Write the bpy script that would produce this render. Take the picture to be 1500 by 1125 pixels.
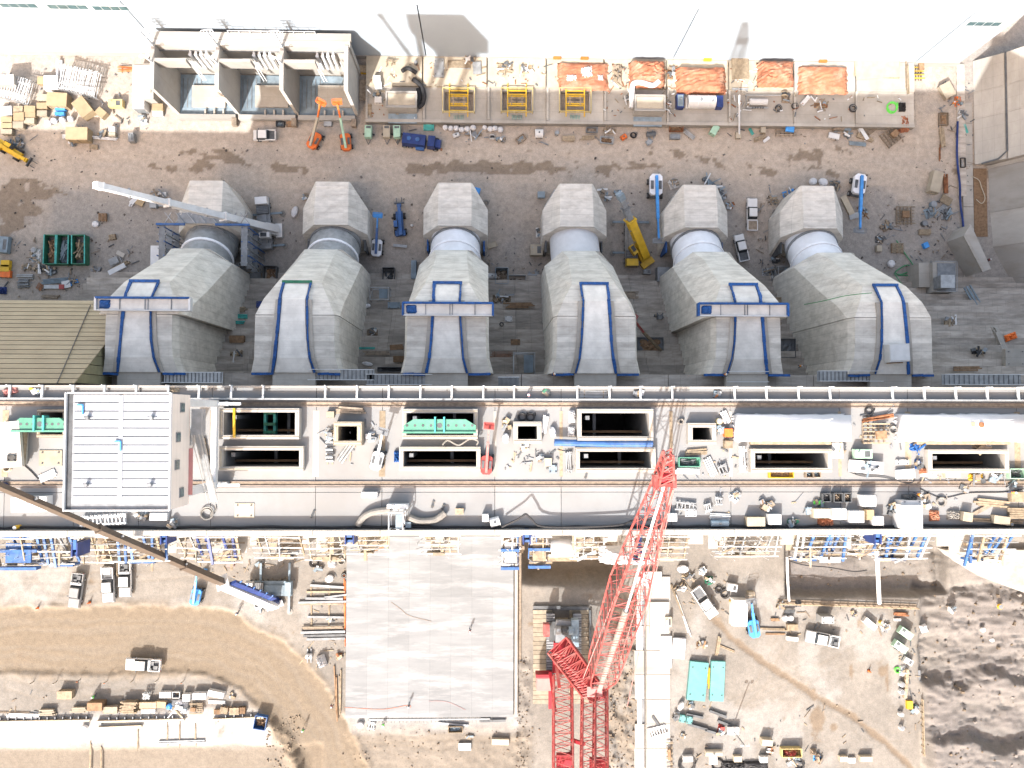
import bpy, bmesh, math, random
import numpy as np
from mathutils import Vector, Matrix, Quaternion
for o in list(bpy.data.objects): bpy.data.objects.remove(o)
S = bpy.context.scene; COL = S.collection
# ---------------------------------------------------------------- camera (drone, almost straight down, 162 m up)
F, CZ = 1250.0, 162.0
cam = bpy.data.cameras.new('camera'); co = bpy.data.objects.new('camera', cam); COL.objects.link(co)
cam.sensor_width = 36; cam.lens = 36*F/1500; cam.clip_start = 1; cam.clip_end = 6000
nad = Vector((-33, -43, -F)).normalized()
RQ = Quaternion((0, 0, 1), .002) @ nad.rotation_difference(Vector((0, 0, -1)))
co.location = (0, 0, CZ); co.rotation_mode = 'QUATERNION'; co.rotation_quaternion = RQ
S.camera = co; RM = RQ.to_matrix()
def P(px, py, z=0.0):
    r = RM @ Vector((px-750, 562.5-py, -F)); t = (z-CZ)/r.z
    return (r.x*t, r.y*t)
# ---------------------------------------------------------------- light: shadows fall (+.417, +1.074) m per m of height
SE, SN = .417, 1.074
W = bpy.data.worlds.new('World'); S.world = W; W.use_nodes = True
nt = W.node_tree; nt.nodes.clear()
sky = nt.nodes.new('ShaderNodeTexSky'); sky.sky_type = 'NISHITA'; sky.sun_disc = False
sky.sun_elevation = math.atan(1/math.hypot(SE, SN)); sky.sun_rotation = math.atan2(-SE, -SN)
sky.air_density = 1.0; sky.dust_density = 4.0; sky.ozone_density = .6; sky.altitude = 450
bg = nt.nodes.new('ShaderNodeBackground'); bg.inputs[1].default_value = .15
wo = nt.nodes.new('ShaderNodeOutputWorld'); tn = nt.nodes.new('ShaderNodeMix'); tn.data_type = 'RGBA'; tn.blend_type = 'MULTIPLY'; tn.inputs[0].default_value = 1; tn.inputs[7].default_value = (1.0, .82, .64, 1); nt.links.new(sky.outputs[0], tn.inputs[6]); nt.links.new(tn.outputs[2], bg.inputs[0]); nt.links.new(bg.outputs[0], wo.inputs[0])
sl = bpy.data.lights.new('sun', 'SUN'); sl.energy = 2.0; sl.angle = math.radians(.5); sl.color = (1, .995, .975)
so = bpy.data.objects.new('sun', sl); COL.objects.link(so); so.location = (-60, -150, 200)
so.rotation_mode = 'QUATERNION'; so.rotation_quaternion = Vector((SE, SN, -1)).to_track_quat('-Z', 'Y')
S.view_settings.view_transform = 'Standard'; S.view_settings.look = 'None'
S.view_settings.exposure = 2.57; S.view_settings.gamma = 1; S.view_settings.use_curve_mapping = False
S.render.engine = 'CYCLES'; S.cycles.max_bounces = 6; S.cycles.diffuse_bounces = 3
R = random.Random(7)
# ---------------------------------------------------------------- materials
MATS = {}
def nodes(name, rough=.8, metal=0):
    m = bpy.data.materials.new(name); m.use_nodes = True; t = m.node_tree
    b = t.nodes['Principled BSDF']; b.inputs['Roughness'].default_value = rough; b.inputs['Metallic'].default_value = metal
    b.inputs['Specular IOR Level'].default_value = .3
    MATS[name] = m
    return m, t, b
def N(t, k, **kw):
    n = t.nodes.new('ShaderNode'+k)
    for a, v in kw.items():
        if a.startswith('i_'):
            n.inputs[int(a[2:]) if a[2:].isdigit() else a[2:]].default_value = v
        else: setattr(n, a, v)
    return n
def mixc(t, f, a, b, mode='MIX'):
    n = N(t, 'Mix', data_type='RGBA', blend_type=mode)
    for s, v in ((0, f), (6, a), (7, b)):
        if hasattr(v, 'links'): t.links.new(v, n.inputs[s])
        elif s: n.inputs[s].default_value = (*v, 1) if len(v) == 3 else v
        else: n.inputs[s].default_value = v
    return n.outputs[2]
def noise(t, vec, scale, detail=5, rough=.6):
    n = N(t, 'TexNoise', i_Scale=scale, i_Detail=detail, i_Roughness=rough)
    t.links.new(vec, n.inputs['Vector']); return n.outputs[0]
def ramp(t, v, a, b):
    n = N(t, 'MapRange', i_1=a, i_2=b); n.interpolation_type = 'SMOOTHSTEP'
    t.links.new(v, n.inputs[0]); return n.outputs[0]
def math_(t, op, a, b=0):
    n = N(t, 'Math', operation=op)
    for i, v in enumerate((a, b)):
        if hasattr(v, 'links'): t.links.new(v, n.inputs[i])
        else: n.inputs[i].default_value = v
    return n.outputs[0]
def mapped(t, scale, out='Position'):
    src = N(t, 'NewGeometry').outputs['Position'] if out == 'Position' else N(t, 'TexCoord').outputs[out]
    mp = N(t, 'Mapping'); mp.inputs['Scale'].default_value = scale; t.links.new(src, mp.inputs[0]); return mp.outputs[0]
def bump(t, b, h, s, d=.05):
    n = N(t, 'Bump', i_Strength=s, i_Distance=d); t.links.new(h, n.inputs['Height']); t.links.new(n.outputs[0], b.inputs['Normal'])
def mat(name, col, var=.25, scale=.8, rough=.75, metal=0, dirt=None, dirtamt=.4, rnd=.12, lines=None, bmp=.2, stretch=(1, 1, 1)):
    """painted / natural surface: two noises, optional dirt, seams and a per-object tint"""
    m, t, b = nodes(name, rough, metal)
    p = mapped(t, stretch)
    n1 = noise(t, p, scale, 6); n2 = noise(t, p, scale*9, 4)
    c = mixc(t, ramp(t, n1, .3, .7), tuple(x*(1-var) for x in col), tuple(min(1, x*(1+var*.6)) for x in col))
    c = mixc(t, math_(t, 'MULTIPLY', ramp(t, n2, .45, .8), var), c, tuple(x*.55 for x in col))
    if dirt: c = mixc(t, math_(t, 'MULTIPLY', ramp(t, noise(t, p, scale*.6, 8, .7), .46, .66), dirtamt), c, dirt)
    if lines:
        for ax, sp, wd, dk in lines:
            s = N(t, 'SeparateXYZ'); t.links.new(N(t, 'NewGeometry').outputs['Position'], s.inputs[0])
            f = math_(t, 'FRACT', math_(t, 'DIVIDE', s.outputs[ax], sp))
            c = mixc(t, math_(t, 'MULTIPLY', math_(t, 'LESS_THAN', f, wd/sp), dk), c, tuple(x*.35 for x in col))
    if rnd:
        oi = N(t, 'ObjectInfo'); k = N(t, 'HueSaturation'); t.links.new(c, k.inputs['Color'])
        v = N(t, 'MapRange', i_3=1-rnd, i_4=1+rnd); t.links.new(oi.outputs['Random'], v.inputs[0]); t.links.new(v.outputs[0], k.inputs['Value'])
        c = k.outputs[0]
    t.links.new(c, b.inputs['Base Color'])
    if bmp: bump(t, b, n2, bmp, .03)
    return m
DUST = (.34, .29, .22)
mat('deck_concrete', (.188, .19, .19), .1, .12, .85, dirt=(.165, .154, .14), dirtamt=.4, rnd=.05, bmp=.1)
mat('concrete', (.315, .295, .265), .15, .25, .85, dirt=(.235, .21, .18), dirtamt=.5, lines=((1, 2.4, .05, .35), (0, 3.1, .04, .22)))
mat('penstock_concrete', (.53, .505, .46), .15, .5, .88, dirt=(.36, .335, .30), dirtamt=.7, rnd=.05, lines=((1, 1.15, .08, .3), (2, 2.1, .08, .25), (0, 2.9, .05, .16)), stretch=(1, 2.2, 1))
mat('chase_concrete', (.58, .56, .525), .16, .5, .85, dirt=(.46, .445, .42), dirtamt=.4, lines=((1, 1.2, .04, .2),))
mat('step_concrete', (.33, .298, .262), .25, .6, .9, dirt=(.17, .145, .12), dirtamt=.6, rnd=.2, lines=((0, 2.4, .07, .35),), stretch=(.5, 2, 1))
mat('wall_concrete', (.37, .345, .31), .15, .2, .88, dirt=(.25, .23, .2), dirtamt=.55, lines=((1, 2.4, .05, .3), (0, 1.4, .04, .25)), stretch=(2, .5, .4))
mat('pale_concrete', (.28, .268, .248), .1, .2, .85, dirt=(.21, .185, .155), dirtamt=.5, stretch=(.6, 2, 1))
mat('pad_concrete', (.15, .157, .163), .12, .25, .85, dirt=(.24, .246, .253), dirtamt=.75, rnd=.05, stretch=(.55, 3, 1))
mat('white_panel', (.275, .315, .355), .03, .2, .6, rnd=.015, bmp=0)
mat('roof_white', (.235, .25, .275), .05, .3, .5, dirt=(.21, .215, .225), dirtamt=.25, rnd=.03, bmp=0)
mat('roof_blue_grey', (.42, .44, .47), .1, .3, .7)
mat('clad_beige', (.60, .54, .49), .06, .4, .6, rnd=.03, bmp=0, lines=((2, .9, .05, .3),))
mat('tan_clad', (.315, .26, .175), .1, .35, .6, dirt=(.27, .22, .148), dirtamt=.35, rnd=.06)
mat('olive_clad', (.25, .23, .14), .2, .5, .6)
mat('steel_white', (.50, .51, .52), .08, .8, .45, dirt=(.38, .36, .33), dirtamt=.3, rnd=.06)
mat('tube_white', (.66, .67, .70), .08, .4, .4, dirt=(.5, .5, .5), dirtamt=.4, rnd=.06)
mat('galvanised', (.28, .29, .295), .2, 1, .5, .35, rnd=.18)
mat('steel_grey', (.19, .20, .21), .25, 1, .5, .3, rnd=.2)
mat('steel_dark', (.085, .09, .095), .3, 1, .55, .2, rnd=.2)
mat('rust', (.20, .085, .04), .4, 1.5, .85, rnd=.2)
mat('rail_steel', (.20, .16, .135), .25, 1.5, .6, .3, rnd=.1)
mat('blue', (.028, .085, .23), .25, 1.2, .55, dirt=(.13, .15, .2), dirtamt=.35)
mat('blue_tarp', (.011, .065, .22), .35, 2.5, .6, rnd=.12, bmp=.8)
mat('navy', (.016, .033, .13), .3, 1, .45, rnd=.1)
mat('sky_blue', (.05, .22, .52), .2, 1, .5, rnd=.1)
mat('red', (.25, .042, .038), .2, 1, .45, dirt=(.29, .14, .125), dirtamt=.6, rnd=.05)
mat('red_pale', (.33, .15, .14), .12, .8, .6)
mat('red_dark', (.26, .012, .02), .25, 1, .5)
mat('orange', (.55, .12, .022), .2, 1.2, .5, dirt=(.5, .25, .1), dirtamt=.25)
mat('tarp_orange', (.30, .115, .062), .3, .55, .65, dirt=(.30, .20, .14), dirtamt=.75, rnd=.08, bmp=.9)
mat('yellow', (.50, .31, .02), .18, 1, .5, dirt=(.33, .24, .07), dirtamt=.3)
mat('yellow_pale', (.40, .32, .15), .15, 1, .6)
mat('green', (.02, .13, .075), .3, 1, .6, dirt=(.12, .12, .1), dirtamt=.3)
mat('green_pale', (.28, .42, .32), .15, 1, .55)
mat('spreader_green', (.075, .215, .15), .12, 1, .45, dirt=(.12, .24, .19), dirtamt=.3)
mat('turquoise', (.085, .225, .22), .08, .6, .5, dirt=(.12, .26, .26), dirtamt=.3)
mat('teal', (.05, .28, .25), .3, 1, .55)
mat('lime', (.12, .6, .08), .2, 1, .5)
mat('timber', (.232, .185, .128), .3, 2, .8, rnd=.22)
mat('timber_grey', (.205, .165, .125), .3, 2, .85, rnd=.2)
mat('timber_dark', (.19, .12, .07), .3, 2, .85, rnd=.2)
mat('plywood', (.255, .22, .168), .15, 1, .75, rnd=.14)
mat('mat_timber', (.21, .182, .14), .2, 1.2, .85, rnd=.2)
mat('cardboard', (.27, .205, .125), .12, .8, .8, rnd=.12)
mat('tarp_white', (.50, .50, .51), .06, .8, .6, rnd=.04, bmp=.8)
mat('plastic_white', (.48, .48, .475), .08, 1, .5, rnd=.06)
mat('cream', (.33, .29, .225), .12, .8, .7, rnd=.08)
mat('rubber', (.022, .022, .024), .3, 2, .7, rnd=.1)
mat('hose_grey', (.17, .16, .145), .2, 2, .6)
mat('hose_green', (.06, .22, .10), .2, 2, .6)
mat('paint_white', (.55, .55, .545), .05, .8, .3, rnd=.03, bmp=0, dirt=(.40, .35, .29), dirtamt=.2)
mat('paint_grey', (.17, .175, .18), .1, .8, .3, rnd=.1, bmp=0, dirt=DUST, dirtamt=.25)
mat('paint_silver', (.42, .43, .44), .1, .8, .3, .3, rnd=.08, bmp=0)
mat('glass', (.025, .03, .035), .1, 1, .08, rnd=0, bmp=0)
mat('window_glass', (.05, .09, .10), .3, 1, .12, rnd=.1, bmp=0)
mat('tan_boom', (.075, .058, .045), .1, 1, .5, rnd=.02, bmp=0)
mat('blue_grey', (.16, .205, .24), .25, .7, .6, rnd=.12)
mat('skin', (.45, .28, .2), .1, 3, .6, rnd=.1)
mat('hivis', (.75, .27, .04), .15, 3, .7, rnd=.2)
mat('trousers', (.05, .06, .10), .2, 3, .8, rnd=.2)
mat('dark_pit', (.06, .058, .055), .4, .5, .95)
mat('stone_grey', (.17, .15, .135), .3, 2, .9, rnd=.2)
mat('soil_lump', (.155, .122, .09), .3, 2, .95, rnd=.2)
mat('stone_dark', (.09, .08, .072), .3, 2, .9, rnd=.2)
mat('shotcrete', (.235, .222, .205), .12, .35, .9, dirt=(.165, .14, .115), dirtamt=.85, bmp=.6)
# ---------------------------------------------------------------- mesh helpers
BOXF = ((0, 3, 2, 1), (4, 5, 6, 7), (0, 1, 5, 4), (1, 2, 6, 5), (2, 3, 7, 6), (3, 0, 4, 7))
class MB:
    def __init__(s): s.v = []; s.f = []
    def add(s, vs, fs):
        n = len(s.v); s.v += [tuple(v) for v in vs]; s.f += [tuple(i+n for i in f) for f in fs]; return s
    def box(s, cx, cy, cz, sx, sy, sz, rz=0, tp=1.0, tz=0):
        c, q = math.cos(rz), math.sin(rz); vs = []
        for k, m in ((-1, 1), (1, tp)):
            for i, j in ((-1, -1), (1, -1), (1, 1), (-1, 1)):
                x, y = i*sx/2*m, j*sy/2*m
                vs.append((cx+x*c-y*q, cy+x*q+y*c, cz+k*sz/2+tz*i))
        return s.add(vs, BOXF)
    def bar(s, p, q, w, h=None):
        p, q = Vector(p), Vector(q); d = q-p
        if d.length < 1e-6: return s
        h = h or w; d.normalize()
        a = d.cross(Vector((0, 0, 1)));
        if a.length < 1e-3: a = Vector((1, 0, 0))
        a.normalize(); b = a.cross(d)
        vs = [e+a*i*w/2+b*j*h/2 for e in (p, q) for i, j in ((-1, -1), (1, -1), (1, 1), (-1, 1))]
        return s.add(vs, BOXF)
    def tube(s, pts, r, n=8, r2=None):
        pts = [Vector(p) for p in pts]; m = len(pts); vs = []; fs = []
        for k, p in enumerate(pts):
            d = (pts[min(k+1, m-1)]-pts[max(k-1, 0)])
            d = d.normalized() if d.length > 1e-9 else Vector((0, 0, 1))
            a = d.cross(Vector((0, 0, 1)))
            if a.length < 1e-3: a = Vector((1, 0, 0))
            a.normalize(); b = a.cross(d); rr = r if r2 is None else r+(r2-r)*k/(m-1)
            vs += [p+(a*math.cos(2*math.pi*i/n)+b*math.sin(2*math.pi*i/n))*rr for i in range(n)]
        for k in range(m-1):
            for i in range(n):
                j = (i+1) % n; fs.append((k*n+i, k*n+j, k*n+n+j, k*n+n+i))
        fs.append(tuple(reversed(range(n)))); fs.append(tuple((m-1)*n+i for i in range(n)))
        return s.add(vs, fs)
    def cyl(s, x, y, z, r, h, n=12, r2=None):
        return s.tube([(x, y, z), (x, y, z+h)], r, n, r2)
    def prism(s, poly, z0, z1):
        n = len(poly); vs = [(x, y, z0) for x, y in poly]+[(x, y, z1) for x, y in poly]
        fs = [tuple(reversed(range(n))), tuple(range(n, 2*n))]+[(i, (i+1) % n, n+(i+1) % n, n+i) for i in range(n)]
        return s.add(vs, fs)
    def torus(s, x, y, z, r, rr, n=18, m=6, tilt=0):
        vs = []; fs = []
        for i in range(n):
            a = 2*math.pi*i/n
            for j in range(m):
                b = 2*math.pi*j/m; q = r+rr*math.cos(b)
                vs.append((x+q*math.cos(a), y+q*math.sin(a)*math.cos(tilt), z+rr*math.sin(b)+q*math.sin(a)*math.sin(tilt)))
        for i in range(n):
            for j in range(m):
                i2, j2 = (i+1) % n, (j+1) % m; fs.append((i*m+j, i2*m+j, i2*m+j2, i*m+j2))
        return s.add(vs, fs)
    def loft(s, secs, caps=True):
        n = len(secs[0]); vs = [p for sec in secs for p in sec]; fs = []
        for k in range(len(secs)-1):
            for i in range(n):
                j = (i+1) % n; fs.append((k*n+i, k*n+j, k*n+n+j, k*n+n+i))
        if caps: fs += [tuple(reversed(range(n))), tuple((len(secs)-1)*n+i for i in range(n))]
        return s.add(vs, fs)
    def heap(s, L, Wd, H, seed, n=14, rug=.35):
        """a rumpled pile or draped sheet"""
        r = random.Random(seed); vs = []; fs = []
        for j in range(n+1):
            for i in range(n+1):
                u, v = i/n*2-1, j/n*2-1; e = max(0, 1-max(abs(u), abs(v))**3)
                e2 = (1 if 0 < i < n and 0 < j < n else 0)
                vs.append((u*L/2*(1+r.uniform(-.05, .05)), v*Wd/2*(1+r.uniform(-.05, .05)), e2*H*(e**.45)*(1-rug*r.random())))
        for j in range(n):
            for i in range(n): q = j*(n+1)+i; fs.append((q, q+1, q+n+2, q+n+1))
        return s.add(vs, fs)
    def mesh(s, name):
        m = bpy.data.meshes.new(name); m.from_pydata(s.v, [], s.f); m.update(); return m
CACHE = {}
def link(name, me, material, parent=None):
    if name in ('sheet', 'steel_tube', 'boom_pipe') and len(me.polygons) > 60: me.shade_smooth()
    if material and not me.materials: me.materials.append(MATS[material])
    o = bpy.data.objects.new(name, me); COL.objects.link(o)
    if parent: o.parent = parent
    return o
def tag(o, label, cat, group=None):
    o['label'] = label; o['category'] = cat
    if group: o['group'] = group
    return o
def kind(o, k): o['kind'] = k; return o
def empty(name, label, cat, loc=(0, 0, 0), rz=0, group=None):
    o = bpy.data.objects.new(name, None); COL.objects.link(o); o.empty_display_size = .5
    o.location = loc; o.rotation_euler = (0, 0, rz); return tag(o, label, cat, group)
def shp(mb, sh):
    k, a = sh[0], sh[1:]
    if k == 'b': mb.box(*a)
    elif k == 'c': mb.cyl(*a)
    elif k == 't': mb.tube(a[0], a[1], a[2] if len(a) > 2 else 8, a[3] if len(a) > 3 else None)
    elif k == 'r': mb.bar(*a)
    elif k == 'o': mb.torus(*a)
    elif k == 'p': mb.prism(*a)
    elif k == 'h': mb.heap(*a)
    elif k == 'l': mb.loft(*a)
    return mb
def build(name, label, cat, loc, rz, parts, key=None, group=None):
    """parts: (name, material, shapes[, parent index]); one part only -> the thing is that mesh"""
    solo = len(parts) == 1
    root = None if solo else empty(name, label, cat, loc, rz, group); out = []
    for i, p in enumerate(parts):
        ck = (key, i) if key is not None else None
        me = CACHE.get(ck) if ck else None
        if me is None:
            mb = MB()
            for sh in p[2]: shp(mb, sh)
            me = mb.mesh(p[0]); me.materials.append(MATS[p[1]])
            if ck: CACHE[ck] = me
        par = root if len(p) < 4 else out[p[3]]
        o = link(name if solo else p[0], me, None, par); out.append(o)
    if solo:
        o = out[0]; o.location = loc; o.rotation_euler = (0, 0, rz); tag(o, label, cat, group); return o
    return root
def D(a): return math.radians(a)
YD, AP, DK = 0.0, 13.0, 55.0
# ================================================================ GROUND
RT = np.random.RandomState(3).rand(256, 256)
def vn(x, y):
    xi, yi = np.floor(x).astype(int), np.floor(y).astype(int); u, v = x-xi, y-yi
    u, v = u*u*(3-2*u), v*v*(3-2*v); a = lambda i, j: RT[(xi+i) % 256, (yi+j) % 256]
    return (a(0, 0)*(1-u)+a(1, 0)*u)*(1-v)+(a(0, 1)*(1-u)+a(1, 1)*u)*v
def fbm(x, y, sc, oc=5, seed=0):
    s = 0; k = 0; w = 1.0
    for i in range(oc):
        s = s+w*vn(x/sc+seed*17.3+i*31.7, y/sc+seed*9.1+i*11.9); k += w; w *= .55; sc /= 2.1
    return s/k
def sst(a, b, x): t = np.clip((x-a)/(b-a), 0, 1); return t*t*(3-2*t)
def seg_dist(X, Y, pts):
    d = np.full(X.shape, 1e9)
    for (x0, y0), (x1, y1) in zip(pts, pts[1:]):
        dx, dy = x1-x0, y1-y0; t = np.clip(((X-x0)*dx+(Y-y0)*dy)/(dx*dx+dy*dy+1e-9), 0, 1)
        d = np.minimum(d, np.hypot(X-x0-t*dx, Y-y0-t*dy))
    return d
def inbox(X, Y, z, x0, y0, x1, y1, soft=.6, wob=None):
    a = P(x0, y0, z); b = P(x1, y1, z)
    w = 0 if wob is None else wob
    return sst(-soft, soft, X-a[0]+w)*sst(-soft, soft, b[0]-X+w)*sst(-soft, soft, a[1]-Y+w)*sst(-soft, soft, Y-b[1]+w)
def terrain(name, x0, x1, y0, y1, res, fn, material):
    nx, ny = int((x1-x0)/res)+1, int((y1-y0)/res)+1
    X, Y = np.meshgrid(np.linspace(x0, x1, nx), np.linspace(y0, y1, ny))
    Z, attrs = fn(X, Y)
    vs = np.stack([X, Y, Z], -1).reshape(-1, 3)
    i = np.arange(nx*ny).reshape(ny, nx); fs = np.stack([i[:-1, :-1], i[:-1, 1:], i[1:, 1:], i[1:, :-1]], -1).reshape(-1, 4)
    me = bpy.data.meshes.new(name); me.vertices.add(len(vs)); me.vertices.foreach_set('co', vs.ravel())
    me.loops.add(fs.size); me.loops.foreach_set('vertex_index', fs.ravel()); me.polygons.add(len(fs))
    me.polygons.foreach_set('loop_start', np.arange(0, fs.size, 4)); me.polygons.foreach_set('loop_total', np.full(len(fs), 4))
    me.polygons.foreach_set('use_smooth', np.ones(len(fs), bool)); me.update()
    for k, v in attrs.items():
        at = me.attributes.new(k, 'FLOAT', 'POINT'); at.data.foreach_set('value', np.clip(v, 0, 1).ravel().astype(np.float32))
    me.materials.append(MATS[material]); o = bpy.data.objects.new(name, me); COL.objects.link(o); kind(o, 'structure'); return o
def ground_mat(name, base, layers, fine=.35):
    m, t, b = nodes(name, .95)
    p = mapped(t, (1, 1, 1)); c = base
    n0 = noise(t, p, .09, 6, .65); n1 = noise(t, p, 1.1, 6, .7); n2 = noise(t, p, 5.5, 4, .7)
    c = mixc(t, ramp(t, n0, .35, .65), tuple(x*.88 for x in base), tuple(x*1.1 for x in base))
    for nm, col in layers:
        a = N(t, 'Attribute', attribute_name=nm); c = mixc(t, a.outputs['Fac'], c, col)
    g = N(t, 'MapRange', i_1=.3, i_2=.7, i_3=1-fine, i_4=1+fine*.75); t.links.new(n1, g.inputs[0])
    h = N(t, 'MapRange', i_1=.3, i_2=.7, i_3=1-fine*.9, i_4=1+fine*.7); t.links.new(n2, h.inputs[0])
    k = N(t, 'HueSaturation'); t.links.new(c, k.inputs['Color']); t.links.new(math_(t, 'MULTIPLY', g.outputs[0], h.outputs[0]), k.inputs['Value'])
    t.links.new(k.outputs[0], b.inputs['Base Color']); bump(t, b, n2, .5, .12)
ground_mat('yard_dirt', (.285, .252, .22), (('track', (.36, .305, .25)), ('grit', (.235, .218, .2)), ('wet', (.155, .118, .084))), .22)
ground_mat('approach_dirt', (.15, .138, .123), (('road', (.13, .105, .077)), ('pale', (.235, .232, .225)), ('rock', (.132, .12, .112)), ('wet', (.12, .09, .062)), ('earth', (.145, .115, .083))), .17)
def yard(X, Y):
    w = (fbm(X, Y, 7, 5, 1)-.5); w2 = fbm(X, Y, 1.8, 4, 2)-.5
    band = np.exp(-((Y-(P(750, 232)[1]+2.5*np.sin(X/23)))/8.5)**2)
    st = fbm(X*.18, Y*1.6, 2.2, 4, 5)
    band2 = np.exp(-((X-P(1345, 200)[0])/6)**2)*(Y > P(0, 330)[1])
    track = np.clip(np.maximum(band, band2)*(.35+.9*st), 0, 1)
    wet = 0*X
    for cx, cy, rx, ry, k in ((770, 222, 60, 7, 1), (850, 240, 110, 8, 1.1), (700, 240, 50, 6, .9), (350, 237, 50, 10, 1), (410, 243, 40, 8, .9), (300, 245, 28, 5, .6), (30, 292, 26, 14, 1.1), (20, 322, 10, 20, 1), (60, 290, 18, 9, .8), (1205, 243, 26, 15, 1.1), (1228, 228, 12, 8, .9), (1130, 252, 16, 7, .8), (1100, 233, 12, 6, .7), (935, 226, 32, 7, .9), (905, 238, 40, 6, .8), (170, 226, 16, 7, .5), (230, 245, 14, 5, .7), (1480, 250, 60, 10, .2), (790, 212, 15, 5, .8), (620, 246, 22, 5, .7), (1060, 243, 10, 4, .6), (985, 252, 8, 4, .7), (470, 245, 22, 4, .5)):
        a = P(cx, cy); d = ((X-a[0])/(rx*.13))**2+((Y-a[1])/(ry*.13))**2
        wet = np.maximum(wet, k*np.exp(-d*.55))
    wn = fbm(X*.42, Y*1.35, 4.5, 6, 51)-.5
    wet = sst(.5, .6, wet*.72+wn*3.4+w2*1.6)*(wet > .06)*.78
    grit = sst(.45, .65, fbm(X, Y, 16, 5, 9)+.12*(Y < P(0, 262)[1])-.25*band)
    z = w2*.12+w*.25+sst(0, 1, grit)*.04-band*.12+(st-.5)*.14*band
    return z-.12, dict(track=np.clip(track+.25*sst(.5, .65, fbm(X*.12, Y*1.1, 3, 4, 61)), 0, 1)*.95, grit=grit*.85, wet=wet)
terrain('yard_ground', -150, 150, -2, 72, .4, yard, 'yard_dirt')
ROAD = [P(x, y, AP) for x, y in ((-60, 940), (90, 938), (230, 936), (320, 942), (385, 975), (430, 1022), (466, 1080), (492, 1140))]
TRK = [P(x, y, AP) for x, y in ((1045, 905), (1075, 938), (1130, 978), (1195, 1020), (1250, 1050), (1300, 1090), (1345, 1135))]
def appr(X, Y):
    w = fbm(X, Y, 6, 5, 11)-.5; w2 = fbm(X, Y, 1.5, 4, 12)-.5; big = fbm(X, Y, 20, 4, 15)-.5
    d = seg_dist(X, Y, ROAD)+w*2.2+w2*.6; road = sst(5.9, 5.2, d); edge = np.exp(-((d-5.8)/.7)**2)
    # churned verge where the pit ramp leaves the road
    dt = seg_dist(X, Y, TRK); trk = sst(.75, .35, dt+w2*.8)
    stk = sst(.25, .75, vn(d*1.9+w, (X+Y)*.05)*.6+.4*vn(d*4.1, (X-Y)*.1)); rut = 0*X
    rr = random.Random(8)
    for bx0, by0, bx1, by1 in ((-20, 830, 330, 890), (990, 860, 1330, 1120), (990, 860, 1330, 1120), (520, 1075, 760, 1125), (-20, 990, 400, 1012)):
        for _ in range(4):
            q = [P(rr.uniform(bx0, bx1), rr.uniform(by0, by1), AP) for _ in range(2)]; mx = ((q[0][0]+q[1][0])/2+rr.uniform(-4, 4), (q[0][1]+q[1][1])/2+rr.uniform(-3, 3)); l = [q[0], mx, q[1]]
            dd = seg_dist(X+w*1.2, Y, l); rut = np.maximum(rut, np.exp(-((dd-.85)/.2)**2)*rr.uniform(.4, 1))
    z = AP-.06*rut+w2*.07+w*.12-.28*road+.03*road*stk+.3*edge*(.4+w2*2)-.1*trk
    wet = trk*.8
    for cx, cy, rx, ry in ((1197, 1052, 9, 20), (1192, 1020, 3, 10), (1300, 1002, 3, 22), (1295, 985, 6, 6), (1247, 985, 3, 12), (1222, 1065, 5, 5), (1050, 908, 14, 5)):
        a = P(cx, cy, AP); q = ((X-a[0])/(rx*.12))**2+((Y-a[1])/(ry*.12))**2
        wet = np.maximum(wet, sst(.4, .62, np.exp(-q*.6)+w*1.4+w2*.8)*.8)
    pale = np.maximum(inbox(X, Y, AP, -80, 1046, 396, 1094, .8, w*2.5), .5*sst(.5, .62, fbm(X, Y, 11, 5, 14))*inbox(X, Y, AP, -80, 800, 520, 905, 1.5, w*2))
    pale = np.maximum(pale, .8*inbox(X, Y, AP, 500, 1046, 760, 1074, .5, w*1.5))
    pale = np.maximum(pale, .45*inbox(X, Y, AP, 970, 860, 1330, 1125, 2.5, w*3)*sst(.44, .6, fbm(X, Y, 8, 5, 19)))
    low = inbox(X, Y, AP, -80, 1096, 470, 1300, .5, w*2); earth = low*.55
    z -= .35*low
    # ditch between the intake and the crane pad
    dz = inbox(X, Y, AP, 768, 780, 908, 846, 1.6, w*2); z -= 5.0*dz; earth = np.maximum(earth, dz)
    # rough graded bank east of the crane, berm west of it
    bk = inbox(X, Y, AP, 888, 868, 938, 1300, 1.2, w*2); z += bk*(fbm(X*1.6, Y*.9, 1.5, 4, 21)-.5)*1.5-bk*.25; earth = np.maximum(earth, bk*.5*sst(.4, .6, fbm(X, Y, 1.6, 4, 22)))
    bw = inbox(X, Y, AP, 752, 960, 778, 1300, .7, w); z += bw*(fbm(X, Y, 1.2, 4, 23)-.3)*.9
    bs = inbox(X, Y, AP, 500, 1066, 780, 1300, 1.0, w*2.5); earth = np.maximum(earth, bs*.4); z += bs*(.1+w2*.35)
    sp = [P(x, y, AP) for x, y in ((396, 1050), (418, 1085), (440, 1130))]; dd = seg_dist(X, Y, sp); bb = np.exp(-(dd/1.1)**2); z += bb*(.7+w2*2); earth = np.maximum(earth, bb*.6*sst(.4, .6, fbm(X, Y, .9, 3, 4)))
    # rock trench on the right
    tr = inbox(X, Y, AP, 1152, 795, 1392, 872, .45, w*.5)
    tr2 = inbox(X, Y, AP, 1385, 800, 1600, 868, 1.6, w*3)
    z -= 3.1*tr+.8*tr2
    # rock field
    rk = inbox(X, Y, AP, 1350, 858, 1700, 1300, .7, w*2)
    rough = fbm(X*.55, Y*1.5, 5, 6, 31); rid = 1-np.abs(2*fbm(X*.45, Y*1.25, 6.5, 5, 33)-1)
    yy = P(0, 1005, AP)[1]; yb = P(0, 1088, AP)[1]
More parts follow.
